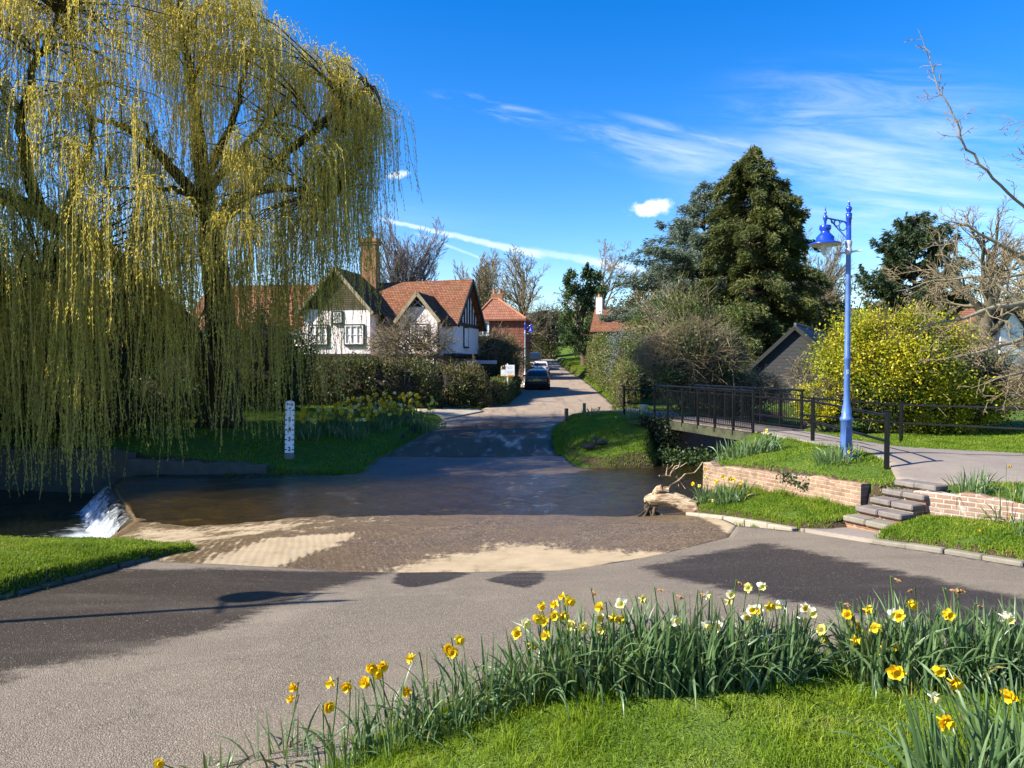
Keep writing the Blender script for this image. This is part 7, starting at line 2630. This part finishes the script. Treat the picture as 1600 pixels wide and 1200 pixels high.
# ivy covered tree on the lane
def ivy_tree():
    rng = np.random.default_rng(91)
    base = np.array([7.9, 80, 3.4])
    t = thing('ivy_tree', 'tree smothered in dark ivy at the bend of the lane', 'tree', base)
    tr, fo, tw = MB(base), MB(base), MB(base)
    grow(rng, [tr, tr, tw], base - np.array([0, 0, .3]), np.array([-.05, 0, 1.0]), 7.2, .4, 0, [(8, .6, 32, .05, .1), (6, .45, 36, .06, .13), (5, .5, 36, .06, .15), (0, 0, 0, .04, .15)])
    C = []
    for k, (x, z, r, rz_) in enumerate([(0, 2.5, 1.5, 2.6), (.2, 5, 1.6, 2.2), (-1.2, 6.5, 1.2, 1.8), (1.3, 6.8, 1.2, 2.0), (-1.6, 8.6, .7, 1.5), (1.2, 9.0, .8, 1.6), (-.2, 7.8, 1.0, 1.8), (2.0, 4.0, 1.1, 1.5), (-1.9, 3.5, 1.2, 1.8), (.4, 9.8, .5, 1.0)]):
        P, _ = clump_points(rng, base + np.array([x, rng.normal(0, .4), z]), (r, r, rz_), 16, 1900, fill=.5, spread=.3)
        C.append(P)
    C = np.concatenate(C)
    fo.quads(leaf_quads(rng, C, .20, .15, None, 1.0))
    tr.build('trunk', MATS['bark_brown'], t, smooth=True)
    tw.build('crown', MATS['twig_tan'], t)
    fo.build('ivy', MATS['ivy_leaf'], t)


ivy_tree()
for i, (x, y, R, mt, lb, nm, n) in enumerate([
    (5.2, 106, (2.6, 2.5, 3.2), 'hedge_leaf', 'bush where the lane bends out of sight', 'bank_bush', 7000),
    (5.0, 122, (5.0, 3, 4.5), 'dark_leaf', 'dark trees closing off the far end of the lane', 'overhanging_bush', 7000),
    (9.3, 90, (2.2, 3, 2.4), 'ivy_leaf', 'ivy covered bank bush below the ivy covered tree', 'bank_bush', 6000),
    (1.0, 98, (1.8, 3, 2.6), 'hedge_leaf', 'dark bush on the left of the lane beyond the parked van', 'bank_bush', 5000),
    (.2, 72, (1.1, 3, 1.5), 'dark_leaf', 'dark bush beside the white hatchback', 'bank_bush', 4500),
    (-2.5, 76, (3.0, 2.5, 3.6), 'hedge_brown', 'brown scrub below the bare trees left of the lane', 'bank_bush', 8000),
    (10.5, 74, (2.4, 2.5, 3.2), 'hedge_leaf', 'dull green bush right of the ivy covered tree', 'bank_bush', 7000),
    (13.5, 62, (3.4, 2.5, 2.6), 'hedge_brown', 'brown scrub behind the light green bush', 'bank_bush', 7000),
    (20.5, 52, (3.0, 2.5, 3.0), 'dark_leaf', 'dark bush at the foot of the tall conifer', 'evergreen_bush', 8000)]):
    shrub(nm, lb, (x, y, Tz(x, y) - .2), R, n, .22 if y > 60 else .17, mt, 200 + i, K=30, twigs=160, spread=.3, core=True)


def woodland(label, pts, n, seed):
    """far wooded skyline that reads as one mass"""
    rng = np.random.default_rng(seed)
    fo, tw = MB(), MB()
    for (x, y, r, h) in pts:
        g = Tz(x, y)
        for _ in range(n):
            c = np.array([x + rng.normal(0, r), y + rng.normal(0, r * .6), g])
            hh = h * rng.uniform(.6, 1.15)
            P, cc = clump_points(rng, c + np.array([0, 0, hh * .6]), (hh * .33, hh * .33, hh * .42), 9, 420, fill=.3, spread=.33)
            fo.quads(leaf_quads(rng, P, .55, .22, nrm(P - c), 1.2))
            for q in cc:
                tw.tube([c, (c + q) / 2 + rng.normal(0, .3, 3), q], [.16, .10, .03], 4, False)
    o = fo.build('woodland', MATS['hedge_brown'])
    tag(o, label, 'woodland', kind='stuff')
    o = tw.build('woodland_stems', MATS['bark_brown'])
    tag(o, label + ', bare stems', 'woodland', kind='stuff')


woodland('distant wooded skyline', [(-130, 130, 16, 12), (-90, 120, 12, 11), (-60, 112, 10, 10), (-36, 105, 8, 9), (-18, 118, 7, 9), (-6, 128, 5, 9), (18, 125, 6, 9), (28, 115, 7, 9), (42, 105, 7, 8), (56, 100, 8, 8), (75, 100, 9, 8), (95, 100, 10, 8), (66, 78, 6, 6), (48, 70, 5, 5)], 9, 77)


# the tree at the right edge whose trunk stands outside the picture
def overhang():
    rng = np.random.default_rng(95)
    base = np.array([15.6, 17.6, Tz(15.6, 17.6)])
    t = thing('overhanging_tree', 'pale barked bare tree reaching in from the right edge with one tall thin shoot', 'tree', base)
    A = lambda *a: np.array([np.array(D(px, py, d)) for px, py, d in a])
    tr, tw = MB(base), MB(base)
    top = np.array([14.9, 17.4, 4.6])
    tr.tube([base - np.array([0, 0, .3]), base + np.array([-.2, 0, 1.6]), top], [.34, .28, .2], 10)
    limbs = [
        (A((1790, 470, 17.4), (1690, 400, 17.0), (1610, 335, 16.6), (1575, 300, 16.4), (1540, 268, 16.2), (1512, 232, 16.1), (1500, 205, 16.0), (1484, 170, 16.0), (1467, 140, 16.0), (1455, 105, 16.0), (1445, 72, 16.0), (1434, 45, 16.0)), .040, .005),
        (A((1790, 470, 17.4), (1700, 440, 16.8), (1640, 420, 16.2), (1590, 400, 15.8), (1530, 360, 15.6), (1480, 345, 15.5)), .09, .012),
        (A((1790, 470, 17.4), (1700, 480, 16.4), (1620, 470, 15.8), (1560, 480, 15.4), (1500, 500, 15.2), (1440, 512, 15.1)), .10, .012),
        (A((1790, 480, 17.4), (1680, 520, 16.5), (1600, 530, 16.0), (1545, 545, 15.8), (1490, 560, 15.6)), .08, .012),
        (A((1790, 500, 17.4), (1700, 560, 16.6), (1600, 580, 16.2), (1540, 600, 16.0)), .08, .012),
        (A((1790, 470, 17.4), (1730, 330, 17.6), (1660, 230, 17.8), (1610, 160, 18)), .09, .02),
        (A((1690, 400, 17.0), (1620, 420, 16.8), (1550, 440, 16.8), (1460, 430, 16.8)), .06, .01),
        (A((1600, 480, 15.8), (1560, 445, 15.9), (1520, 430, 16.0), (1460, 440, 16.1), (1400, 455, 16.1)), .045, .008),
    ]
    for li, (pts, r0, r1) in enumerate(limbs):
        n = len(pts)
        u = np.linspace(0, n - 1, (n - 1) * 3 + 1)
        Q = np.stack([np.interp(u, range(n), pts[:, k]) for k in range(3)], 1)
        Q[1:-1] = (Q[:-2] + Q[1:-1] * 2 + Q[2:]) / 4
        Q[1:-1] += rng.normal(0, .02, Q[1:-1].shape)
        rr = np.interp(u, [0, n - 1], [r0, r1])
        tr.tube(Q, rr, 7, False)
        shoot = li == 0
        k = 30 if shoot else 22
        for j in range(k):
            i = int(rng.uniform(.12, .97) * (len(Q) - 1))
            q = Q[i]
            dd = nrm(Q[min(i + 1, len(Q) - 1)] - q)
            side = np.cross(dd, rng.normal(size=3))
            nd = nrm(dd * .45 + nrm(side) * .8 + np.array([-.15 if not shoot else rng.choice([-.8, .3]), 0, .05]))
            L = (rng.uniform(.18, .55) if shoot else rng.uniform(.4, 1.2)) * (1.2 - .5 * i / len(Q))
            grow(rng, [tw], q, nd, L, max(.006, rr[i] * .35), 0 if shoot else 0, [(3, .45, 40, .02, .16), (0, 0, 0, .02, .2)] if shoot else [(4, .5, 45, .02, .14), (3, .5, 42, .02, .16), (0, 0, 0, 0, .2)])
    tr.build('trunk', MATS['bark_pale'], t, smooth=True)
    tw.build('crown', MATS['twig_tan'], t)


overhang()

# ivy on the abutment and water plants under it
def ivy_sheet(name, label, pts, n, leaf, mt, seed, spread=(.25, .2, .3), cat='ivy'):
    rng = np.random.default_rng(seed)
    org = np.array(pts[0][:3])
    t = MB(org)
    idx = rng.integers(0, len(pts), n)
    P = np.array([p[:3] for p in pts])[idx] + rng.normal(size=(n, 3)) * np.array(spread)
    t.quads(leaf_quads(rng, P, leaf, leaf * .8, np.array([-.3, -.8, .2]), 1.2))
    return tag(t.build(name, MATS[mt]), label, cat)


pts = [(4.35 + .9 * s, 25.05 - .65 * s, z) for s in np.linspace(.15, 1.15, 8) for z in np.linspace(.25, 1.25, 5)]
ivy_sheet('ivy', 'dark ivy draped over the stone abutment at the far end of the footbridge', pts, 5500, .085, 'ivy_dark', 301, (.12, .10, .14))
ivy_sheet('waterside_plant', 'low green plants at the water edge below the footbridge', [(4.9 + .16 * i, 23.9 - .1 * i, .12) for i in range(9)], 2600, .09, 'ivy_leaf', 302, (.25, .2, .17), 'plant')
ivy_sheet('ivy', 'sprig of ivy hanging over the pale brick wall', [(5.35 + .06 * i, 14.36 - .12 * i, 1.02 - .03 * i) for i in range(5)], 240, .055, 'ivy_leaf', 303, (.06, .04, .07))
WD = ivy_sheet('weed', 'green weeds growing between the stone steps', [(6.55, 12.42, 1.08), (6.75, 12.2, 1.0), (6.4, 12.45, .93), (6.9, 12.3, 1.1)], 420, .045, 'green_leaf', 304, (.11, .10, .035), 'weed')

WD['kind'] = 'stuff'
# ------------------------------------------------------------------ daffodils
def strap_leaves(rng, org, n, h, w, rx, ry, lean=.35, bent=.12, taper=True, rz0=0.0):
    """strap leaves with a keel, arching outwards; returns vertices and quads"""
    mb = MB(org)
    K = 6
    Vs, Fs = [], []
    off = 0
    for i in range(n):
        a = rng.uniform(0, 2 * math.pi)
        r = math.sqrt(rng.random())
        bx, by = org[0] + math.cos(a) * r * rx, org[1] + math.sin(a) * r * ry
        out = a + rng.normal(0, .7)
        L = h * rng.uniform(.62, 1.12)
        ln = abs(rng.normal(0, lean)) * (.4 + r)
        fold = rng.random() < bent
        d = np.array([math.cos(out), math.sin(out)])
        tw = rng.uniform(0, math.pi)
        side = np.array([math.cos(tw), math.sin(tw), 0])
        ww = w * rng.uniform(.7, 1.2) / 2
        ang = math.pi / 2 - ln * .25
        p = np.array([bx, by, Tz2(bx, by) - .01])
        pts = [p]
        bend = ln * rng.uniform(.6, 1.4) / K
        for k in range(K):
            ang -= bend * (1 + k * .35)
            if fold and k == int(K * .55):
                ang -= rng.uniform(.9, 2.0)
            p = p + (L / K) * np.array([math.cos(ang) * d[0], math.cos(ang) * d[1], math.sin(ang)])
            pts.append(p)
        pts = np.array(pts)
        pts[:, 2] = np.maximum(pts[:, 2], org[2] - .12)
        wd = ww * np.array([.75, .95, 1.0, 1.0, .92, .70, .08])
        t = np.gradient(pts, axis=0)
        t /= np.linalg.norm(t, axis=1, keepdims=True) + 1e-9
        s = side - (t @ side)[:, None] * t
        s /= np.linalg.norm(s, axis=1, keepdims=True) + 1e-9
        nn = np.cross(t, s)
        A, B, C = pts - s * wd[:, None], pts + nn * wd[:, None] * .35, pts + s * wd[:, None]
        V = np.stack([A, B, C], 1).reshape(-1, 3)
        f = []
        for k in range(K):
            for j in range(2):
                f.append([k * 3 + j, k * 3 + j + 1, (k + 1) * 3 + j + 1, (k + 1) * 3 + j])
        Vs.append(V)
        Fs.append(np.array(f) + off)
        off += len(V)
    mb.polys(np.concatenate(Vs), np.concatenate(Fs))
    mb.smooth = True
    return mb


_tzc = {}


def Tz2(x, y):
    k = (round(x, 1), round(y, 1))
    if k not in _tzc:
        _tzc[k] = Tz(x, y)
    return _tzc[k]


def flower_mesh(seed, petal, cup, R=.037, double=False, dead=False):
    """one daffodil head facing local +x: six petals, frilled trumpet; slots 0 petals, 1 trumpet"""
    rng = np.random.default_rng(seed)
    mp, mc = MB(), MB()
    if dead:
        for k in range(7):
            a = rng.uniform(0, 2 * math.pi)
            d = np.array([rng.uniform(.3, 1), math.cos(a) * .5, math.sin(a) * .5 - .2])
            s = nrm(np.cross(d, rng.normal(size=3))) * .006
            e = d * R * .75
            mp.polys([(0, 0, 0) - s, (0, 0, 0) + s, e * .6 + s * 1.2, e + rng.normal(0, .004, 3), e * .6 - s], [[0, 1, 2, 3, 4]])
        mp.tube([(-.022, 0, -.004), (-.012, 0, 0), (0, 0, 0)], [.004, .007, .004], 6)
        return mp.mesh('petals'), None
    layers = [(0, 1.0, .10)] + ([(.5, .78, .5), (.25, .60, .9)] if double else [])
    for (off, sc, fwd) in layers:
        for k in range(6):
            a = (k + off) * math.pi / 3 + rng.normal(0, .10)
            u = np.array([0, math.cos(a), math.sin(a)])
            v = np.array([0, -math.sin(a), math.cos(a)])
            x = np.array([1.0, 0, 0])
            L = R * sc * rng.uniform(.88, 1.1)
            W = L * .44
            back = rng.normal(-.02, .14)
            c = lambda r, s, lift: u * r * L + v * s * W + x * (lift + back * r + fwd * r * .5) * L
            tw = rng.normal(0, .18)
            V = [c(.12, -.35, 0), c(.12, .35, 0), c(.5, -.98, .06 - tw), c(.5, 0, -.05), c(.5, .98, .06 + tw), c(.82, -.62, .02 - tw), c(.82, 0, -.02), c(.82, .62, .04 + tw), c(1.06, rng.normal(0, .15), .06)]
            mp.polys(V, [[0, 1, 3, 2][::-1], [1, 4, 3, 3]][:1])
            mp.tris(np.array([[V[1], V[4], V[3]], [V[0], V[3], V[2]], [V[5], V[6], V[8]], [V[6], V[7], V[8]]]))
            mp.quads(np.array([[V[2], V[3], V[6], V[5]], [V[3], V[4], V[7], V[6]]]))
    # back tube and ovary
    mp.tube([(-.030, 0, 0), (-.018, 0, 0), (0, 0, 0)], [.0035, .004, .007], 6)
    s = 14
    prof = [(.006, 0), (.0115, .006), (.0135, .016), (.0155, .024), (.021, .030)]
    kx = 1.0 if cup > .5 else .5
    V = []
    for i, (r, x) in enumerate(prof):
        for j in range(s):
            a = 2 * math.pi * j / s
            f = 1 + (.16 * (j % 2) * (i == len(prof) - 1)) + .04 * rng.normal() * (i > 2)
            V.append((x * kx * R / .037 + (.004 * (j % 2) if i == len(prof) - 1 else 0), math.cos(a) * r * f * R / .037, math.sin(a) * r * f * R / .037))
    mc.polys(V, [[i * s + j, i * s + (j + 1) % s, (i + 1) * s + (j + 1) % s, (i + 1) * s + j] for i in range(len(prof) - 1) for j in range(s)])
    mc.polys([(.006, math.cos(a) * .009, math.sin(a) * .009) for a in np.linspace(0, 2 * math.pi, 9)[:-1]], [list(range(8))])
    mc.smooth = True
    return mp.mesh('petals'), mc.mesh('trumpet')


KINDS = {'y': ('petal_yellow', 'petal_gold', 1, False), 'g': ('petal_gold', 'petal_gold', 1, True), 'd': ('petal_yellow', 'petal_yellow', 1, True),
         'w': ('petal_white', 'petal_gold', 0, False), 'l': ('petal_lemon', 'petal_lemon', 1, True), 'v': ('petal_white', 'petal_lemon', 1, False), 'x': ('petal_dead', None, 0, False)}
FM = {}
for kk, (pm, cm, cup, dbl) in KINDS.items():
    FM[kk] = []
    for v in range(4):
        a, b = flower_mesh(ord(kk) * 10 + v, pm, cup, .037, dbl, kk == 'x')
        a.materials.append(MATS[pm])
        if b is not None:
            b.materials.append(MATS[cm])
        FM[kk].append((a, b))
_fr = np.random.default_rng(404)


def add_flower(parent, org, foot, head, kind, scale=1.0, face=None):
    """flower part: stem, petals and trumpet under one 'flower' mesh (the stem)"""
    foot, head = np.array(foot, float), np.array(head, float)
    a = _fr.uniform(-2.6, -.5) if face is None else face
    dirv = np.array([math.cos(a), math.sin(a), _fr.uniform(-.35, .15)])
    dirv /= np.linalg.norm(dirv)
    neck = head - dirv * .030 * scale
    top = neck + np.array([-dirv[0] * .012, -dirv[1] * .012, .006])
    L = np.linalg.norm(head - foot)
    mid = (foot + top) / 2 + np.array([_fr.normal(0, .02), _fr.normal(0, .02), 0]) * L * 2
    u = np.linspace(0, 1, 7)[:, None]
    P = (1 - u) ** 2 * foot + 2 * u * (1 - u) * mid + u ** 2 * top
    P = np.concatenate([P, [neck]])
    s = MB(org)
    s.tube(P, np.linspace(.0042, .003, len(P)) * scale, 6, False)
    so = s.build('flower_stem', MATS['daff_stem'], parent, smooth=True)
    pm, cm = FM[kind][int(_fr.integers(4))]
    q = Vector(dirv).to_track_quat('X', 'Z')
    roll = Matrix.Rotation(_fr.uniform(0, 1.0), 4, 'X')
    M = Matrix.Translation(Vector(head - np.asarray(org))) @ q.to_matrix().to_4x4() @ roll @ Matrix.Scale(scale * .82, 4)
    po = bpy.data.objects.new('petals', pm)
    link(po); po.parent = so; po.matrix_local = M
    if cm is not None:
        co = bpy.data.objects.new('trumpet', cm)
        link(co); co.parent = so; co.matrix_local = M


def daff_clump(label, bp, n, h, rx, ry, flowers, seed, depth=None, w=.0125, group=None, lean=.42, bent=.10):
    """bp: pixel of the clump's foot; flowers: (pixel x, pixel y, kind[, scale])"""
    rng = np.random.default_rng(seed)
    if depth is None:
        b = pick(*bp)
    else:
        r = ray(*bp); r = r / r[1]
        b = Vector((r[0] * depth, depth, 0))
    org = np.array([b.x, b.y, Tz(b.x, b.y)])
    t = thing('daffodil_clump', label, 'daffodils', org, 0, group)
    strap_leaves(rng, org, int(n * 1.25), h, w, rx, ry, lean, bent).build('leaves', MATS['daff_leaf'], t, smooth=True)
    for fl in flowers:
        px, py, kd = fl[:3]
        sc = fl[3] if len(fl) > 3 else 1.0
        d = org[1] + rng.uniform(-.8, .5) * ry
        hd = np.array(D(px, py, d))
        fx, fy = org[0] * .45 + hd[0] * .55 + rng.normal(0, .03), d + rng.normal(0, .04)
        add_flower(t, org, (fx, fy, Tz2(fx, fy)), hd, kd, sc)
    return t


G = 'daffodil clumps along the front lawn'
# (label, foot pixel, leaves, height, rx, ry, flowers)
FRONT = [
    ('sparse left-end daffodil clump with one tall double gold bloom pair', (440, 1205), 26, .34, .16, .12, [(459, 1073, 'g'), (456, 1091, 'g')], .36),
    ('sparse daffodil clump with a low and two facing gold blooms, second from the left end', (530, 1192), 34, .34, .15, .12, [(513, 1104, 'g'), (518, 1066, 'y'), (542, 1072, 'g')], .36),
    ('daffodil clump with four crowded gold blooms above narrow leaves', (612, 1170), 46, .36, .17, .13, [(571, 1066, 'g'), (581, 1043, 'g'), (598, 1040, 'g'), (590, 1052, 'y')], .36),
    ('daffodil clump with one forward gold bloom and one side facing bloom', (690, 1140), 56, .36, .17, .14, [(637, 1080, 'g'), (644, 1027, 'y')], .36),
    ('daffodil clump with three small gold blooms leaning over the road', (765, 1108), 62, .36, .16, .13, [(699, 1013, 'g'), (707, 1019, 'g'), (716, 1000, 'y')], .36),
    ('daffodil clump with low bright yellow blooms at the left of the dense bed', (840, 1090), 78, .40, .14, .13, [(807, 988, 'y'), (831, 1008, 'd'), (853, 992, 'd'), (822, 972, 'v')], .38),
    ('dense daffodil clump crowded with yellow double blooms', (905, 1082), 105, .43, .16, .14, [(840, 966, 'd'), (850, 970, 'd'), (846, 946, 'y', .8), (866, 962, 'd'), (880, 962, 'd'), (867, 944, 'y', .8), (880, 932, 'y', .8), (889, 939, 'y'), (911, 980, 'l'), (892, 977, 'l')], .4),
    ('dense daffodil clump with a large yellow bloom above white ones', (960, 1078), 105, .44, .15, .14, [(938, 947, 'd'), (935, 964, 'w'), (940, 981, 'l'), (957, 965, 'y'), (969, 967, 'd'), (971, 942, 'v'), (928, 926, 'x')], .4),
    ('dense daffodil clump of leaves with one faded pale bloom', (1030, 1075), 115, .44, .16, .14, [(1003, 936, 'l', .8), (1032, 922, 'x'), (1055, 969, 'v')], .4),
    ('daffodil clump with a white bloom fallen forward onto the lawn', (1095, 1072), 105, .42, .15, .14, [(1060, 1079, 'v'), (1061, 932, 'x'), (1098, 929, 'x'), (1104, 930, 'v', .8), (1103, 977, 'v')], .4),
    ('daffodil clump with tall thin stemmed pale blooms', (1150, 1068), 105, .36, .15, .14, [(1141, 928, 'v', .8), (1138, 939, 'l', .8), (1155, 911, 'x'), (1169, 918, 'l', .8), (1191, 915, 'v', .85), (1166, 963, 'w'), (1121, 978, 'v')], .4),
    ('daffodil clump with orange centred white blooms and two drooping ones', (1205, 1060), 100, .34, .15, .14, [(1176, 952, 'w'), (1184, 953, 'w'), (1201, 947, 'y'), (1221, 945, 'v'), (1195, 1034, 'l'), (1201, 1063, 'v'), (1197, 998, 'v'), (1167, 994, 'v')], .38),
    ('right-end clump of the centre bed with three white blooms facing aside', (1240, 1045), 80, .31, .09, .13, [(1257, 950, 'w'), (1270, 956, 'v'), (1252, 967, 'v'), (1240, 993, 'l')], .36),
    ('daffodil clump left of the second bed with a twin yellow bloom', (1350, 1058), 85, .38, .10, .13, [(1284, 984, 'l'), (1286, 996, 'd'), (1323, 944, 'x'), (1325, 960, 'g'), (1333, 975, 'd'), (1339, 983, 'd'), (1336, 1001, 'd')], .4),
    ('daffodil clump crowded with yellow and cream blooms in the second bed', (1390, 1066), 105, .42, .15, .14, [(1354, 953, 'd'), (1355, 984, 'v'), (1369, 981, 'd'), (1376, 1017, 'd'), (1399, 1008, 'd'), (1396, 959, 'v'), (1405, 961, 'y'), (1402, 906, 'x')], .4),
    ('daffodil clump with a high yellow bloom beside a white one', (1445, 1070), 110, .42, .15, .14, [(1424, 944, 'y'), (1424, 981, 'v', 1.1), (1423, 923, 'x')], .4),
    ('daffodil clump with dead brown flower heads on tall stems', (1510, 1070), 115, .40, .16, .14, [(1481, 960, 'y'), (1493, 923, 'x', 1.3), (1503, 923, 'x'), (1531, 948, 'x')], .4),
    ('daffodil clump at the right end of the second bed with one white bloom', (1580, 1070), 115, .41, .16, .14, [(1568, 963, 'v'), (1576, 965, 'v')], .4),
    ('daffodil clump at the right edge behind the nearest bed', (1640, 1075), 100, .42, .16, .14, [], .4),
]
for i, (lb, bp, n, h, rx, ry, fl, _) in enumerate(FRONT):
    daff_clump(lb, bp, n, h, rx, ry, fl, 500 + i, group=G, lean=.42 if i > 4 else .5, bent=.11 if i > 4 else .14, w=.0125 if i > 4 else .0105)
daff_clump('nearest daffodil clump with drooping leaves and one gold bloom', (1510, 1290), 80, .42, .17, .15, [(1475, 1127, 'g', 1.0), (1399, 1049, 'g'), (1458, 1090, 'v', .8)], 540, group=G, lean=.62, bent=.2, w=.014)
daff_clump('near daffodil clump at the lower right with orange gold blooms', (1600, 1240), 85, .42, .17, .15, [(1467, 1046, 'y', .8), (1490, 1066, 'g'), (1577, 1086, 'g')], 541, group=G, lean=.55, bent=.15, w=.014)
daff_clump('few daffodil leaves at the left tip of the lawn with a low yellow bud', (335, 1235), 12, .28, .14, .08, [(247, 1193, 'y')], 542, group=G, lean=.6)

# further clumps
G2 = 'daffodil clumps on the terrace'
daff_clump('daffodil clump with yellow blooms against the end of the pale brick wall', (1108, 783), 70, .40, .28, .2, [(1083, 756, 'y', 1.5), (1093, 759, 'l', 1.3), (1101, 733, 'y', 1.3), (1103, 745, 'l', 1.3), (1120, 751, 'd', 1.3)], 551, group=G2, lean=.5, w=.018)
daff_clump('daffodil clump with gold blooms in front of the pale brick wall', (1142, 785), 90, .42, .38, .2, [(1119, 752, 'y', 1.3), (1130, 745, 'd', 1.5), (1141, 748, 'd', 1.6), (1147, 749, 'y', 1.3), (1158, 754, 'y', 1.4), (1154, 762, 'd', 1.2), (1113, 782, 'l', 1.1)], 552, group=G2, lean=.45, w=.018)
daff_clump('big leafy pale green daffodil clump beside the footbridge', (1168, 703), 170, .46, .72, .4, [(1198, 673, 'l', 1.6), (1204, 679, 'l', 1.4), (1205, 691, 'l', 1.1)], 553, depth=17.0, group=G2, lean=.5, w=.024)
daff_clump('daffodil leaves round the foot of the blue street lamp', (1308, 714), 95, .38, .42, .25, [(1326, 706, 'y', 1.1)], 554, depth=14.3, group=G2, lean=.4, w=.018)
daff_clump('tall daffodil leaves at the left of the path edge on the right', (1520, 756), 75, .46, .30, .22, [], 555, depth=11.7, group=G2, lean=.38, w=.016)
daff_clump('daffodil leaves with one orange bloom beside the path at the right edge', (1590, 768), 80, .46, .38, .22, [(1577, 728, 'g', 1.0)], 556, depth=11.0, group=G2, lean=.45, w=.016)
daff_clump('few leaves with low yellow blooms by the limewashed wall at the right edge', (1600, 835), 22, .36, .12, .1, [(1577, 808, 'y', .9)], 557, depth=10.1, group=G2, lean=.4, w=.014)
daff_clump('tiny pair of low daffodils on the grass below the limewashed wall', (1543, 850), 6, .14, .12, .06, [(1530, 829, 'y', .9), (1556, 857, 'y', .8)], 558, depth=9.9, group=G2, lean=.6)
daff_clump('daffodil leaves at the top of the mound by the lane', (922, 656), 55, .40, .40, .25, [(936, 637, 'y', 1.4)], 559, depth=28.5, group=G2, lean=.4, w=.03)
daff_clump('daffodil leaves at the foot of the short left railing', (993, 655), 70, .40, .55, .25, [(977, 637, 'y', 1.3), (962, 652, 'l', 1.3)], 560, depth=25.9, group=G2, lean=.45, w=.03)

# the drift of daffodils on the far bank, clump by clump
G3 = 'daffodil clumps on the far bank'
rg = np.random.default_rng(88)
spots = [(478, 664, 'palest clump at the left end of the far bank daffodils nearest the depth gauge'), (503, 661, 'cream and yellow clump just right of the depth gauge'), (527, 655, 'clump of strong yellow blooms on the far bank behind the pale end clumps'), (548, 662, 'leafy clump with few blooms low on the far bank'),
         (560, 645, 'yellow clump below the shaded cottage hedge, left part of the drift'), (585, 655, 'clump with cream blooms in the middle of the far bank drift'), (598, 640, 'clump of mixed blooms highest under the hedge'), (618, 650, 'yellow clump right of the middle of the far bank drift'),
         (640, 640, 'clump of dense yellow blooms near the driveway end of the drift'), (655, 648, 'low clump with few blooms near the driveway'), (672, 643, 'mostly leafy clump at the right end of the far bank drift')]
for i, (px, py, lb) in enumerate(spots):
    d = 24.8 + (664 - py) * .22 + rg.uniform(-.3, .3)
    fl = []
    nb = (16, 18, 22, 10, 24, 20, 20, 24, 26, 12, 5)[i]
    for k in range(nb):
        fl.append((px + rg.normal(0, 9), py - rg.uniform(3, 26), rg.choice(['y', 'd', 'y', 'd', 'l', 'v']) if i > 1 else rg.choice(['l', 'v', 'l', 'y']), rg.uniform(2.0, 2.8)))
    daff_clump(lb, (px, py), 90, .42, .62, .38, fl, 570 + i, depth=d, group=G3, lean=.4, w=.03)
for i, (px, py, d, lb) in enumerate([(232, 690, 23.8, 'small yellow daffodil clump in the shade left of the willow trunk'), (265, 690, 24.2, 'lone pair of yellow daffodils at the foot of the willow')]):
    daff_clump(lb, (px, py), 26, .36, .35, .2, [(px + rg.normal(0, 7), py - rg.uniform(4, 14), 'y', 1.4) for k in range(4 if i == 0 else 2)], 590 + i, depth=d, group=G3, w=.025)

# tufts of longer grass where the mower does not reach
def tufts(label, spots, seed):
    rng = np.random.default_rng(seed)
    mb = MB()
    for (x, y, r, n, h, w) in spots:
        a, q = rng.uniform(0, 6.28, n), np.sqrt(rng.random(n)) * r
        X, Y = x + np.cos(a) * q, y + np.sin(a) * q
        add_blades(mb, rng, X, Y, T(X, Y), h, w, lean=.7)
    tag(mb.build('rough_grass', MATS['bank_blade']), label, 'grass', kind='stuff')


sp = []
rg = np.random.default_rng(12)
for a, b, r, n, h, w in (((4.45, 16.2), (5.9, 13.1), .12, 90, .17, .010), ((4.5, 16.9), (5.0, 18.2), .16, 120, .28, .012), ((6.75, 11.9), (9.0, 9.6), .12, 80, .16, .010), ((4.1, 13.9), (4.75, 12.3), .08, 50, .10, .009), ((5.6, 11.0), (7.6, 7.2), .07, 45, .09, .008),
                         ((-5.35, 7.45), (-4.9, 11.2), .10, 70, .10, .008), ((-8, 6.1), (-5.4, 7.4), .10, 60, .10, .008), ((6.9, 18.2), (7.15, 14), .08, 40, .13, .009), ((1.6, 24), (1.7, 29), .15, 60, .18, .014), ((-4.5, 21.6), (-3.2, 30), .18, 60, .16, .014), ((-8.4, 21.4), (-4.8, 21.4), .12, 60, .15, .014)):
    for t in np.linspace(0, 1, 26):
        sp.append((a[0] + (b[0] - a[0]) * t + rg.normal(0, .05), a[1] + (b[1] - a[1]) * t + rg.normal(0, .05), r, n, h * rg.uniform(.5, 1.2), w))
tufts('longer rough grass along the walls, kerbs and banks', sp, 13)
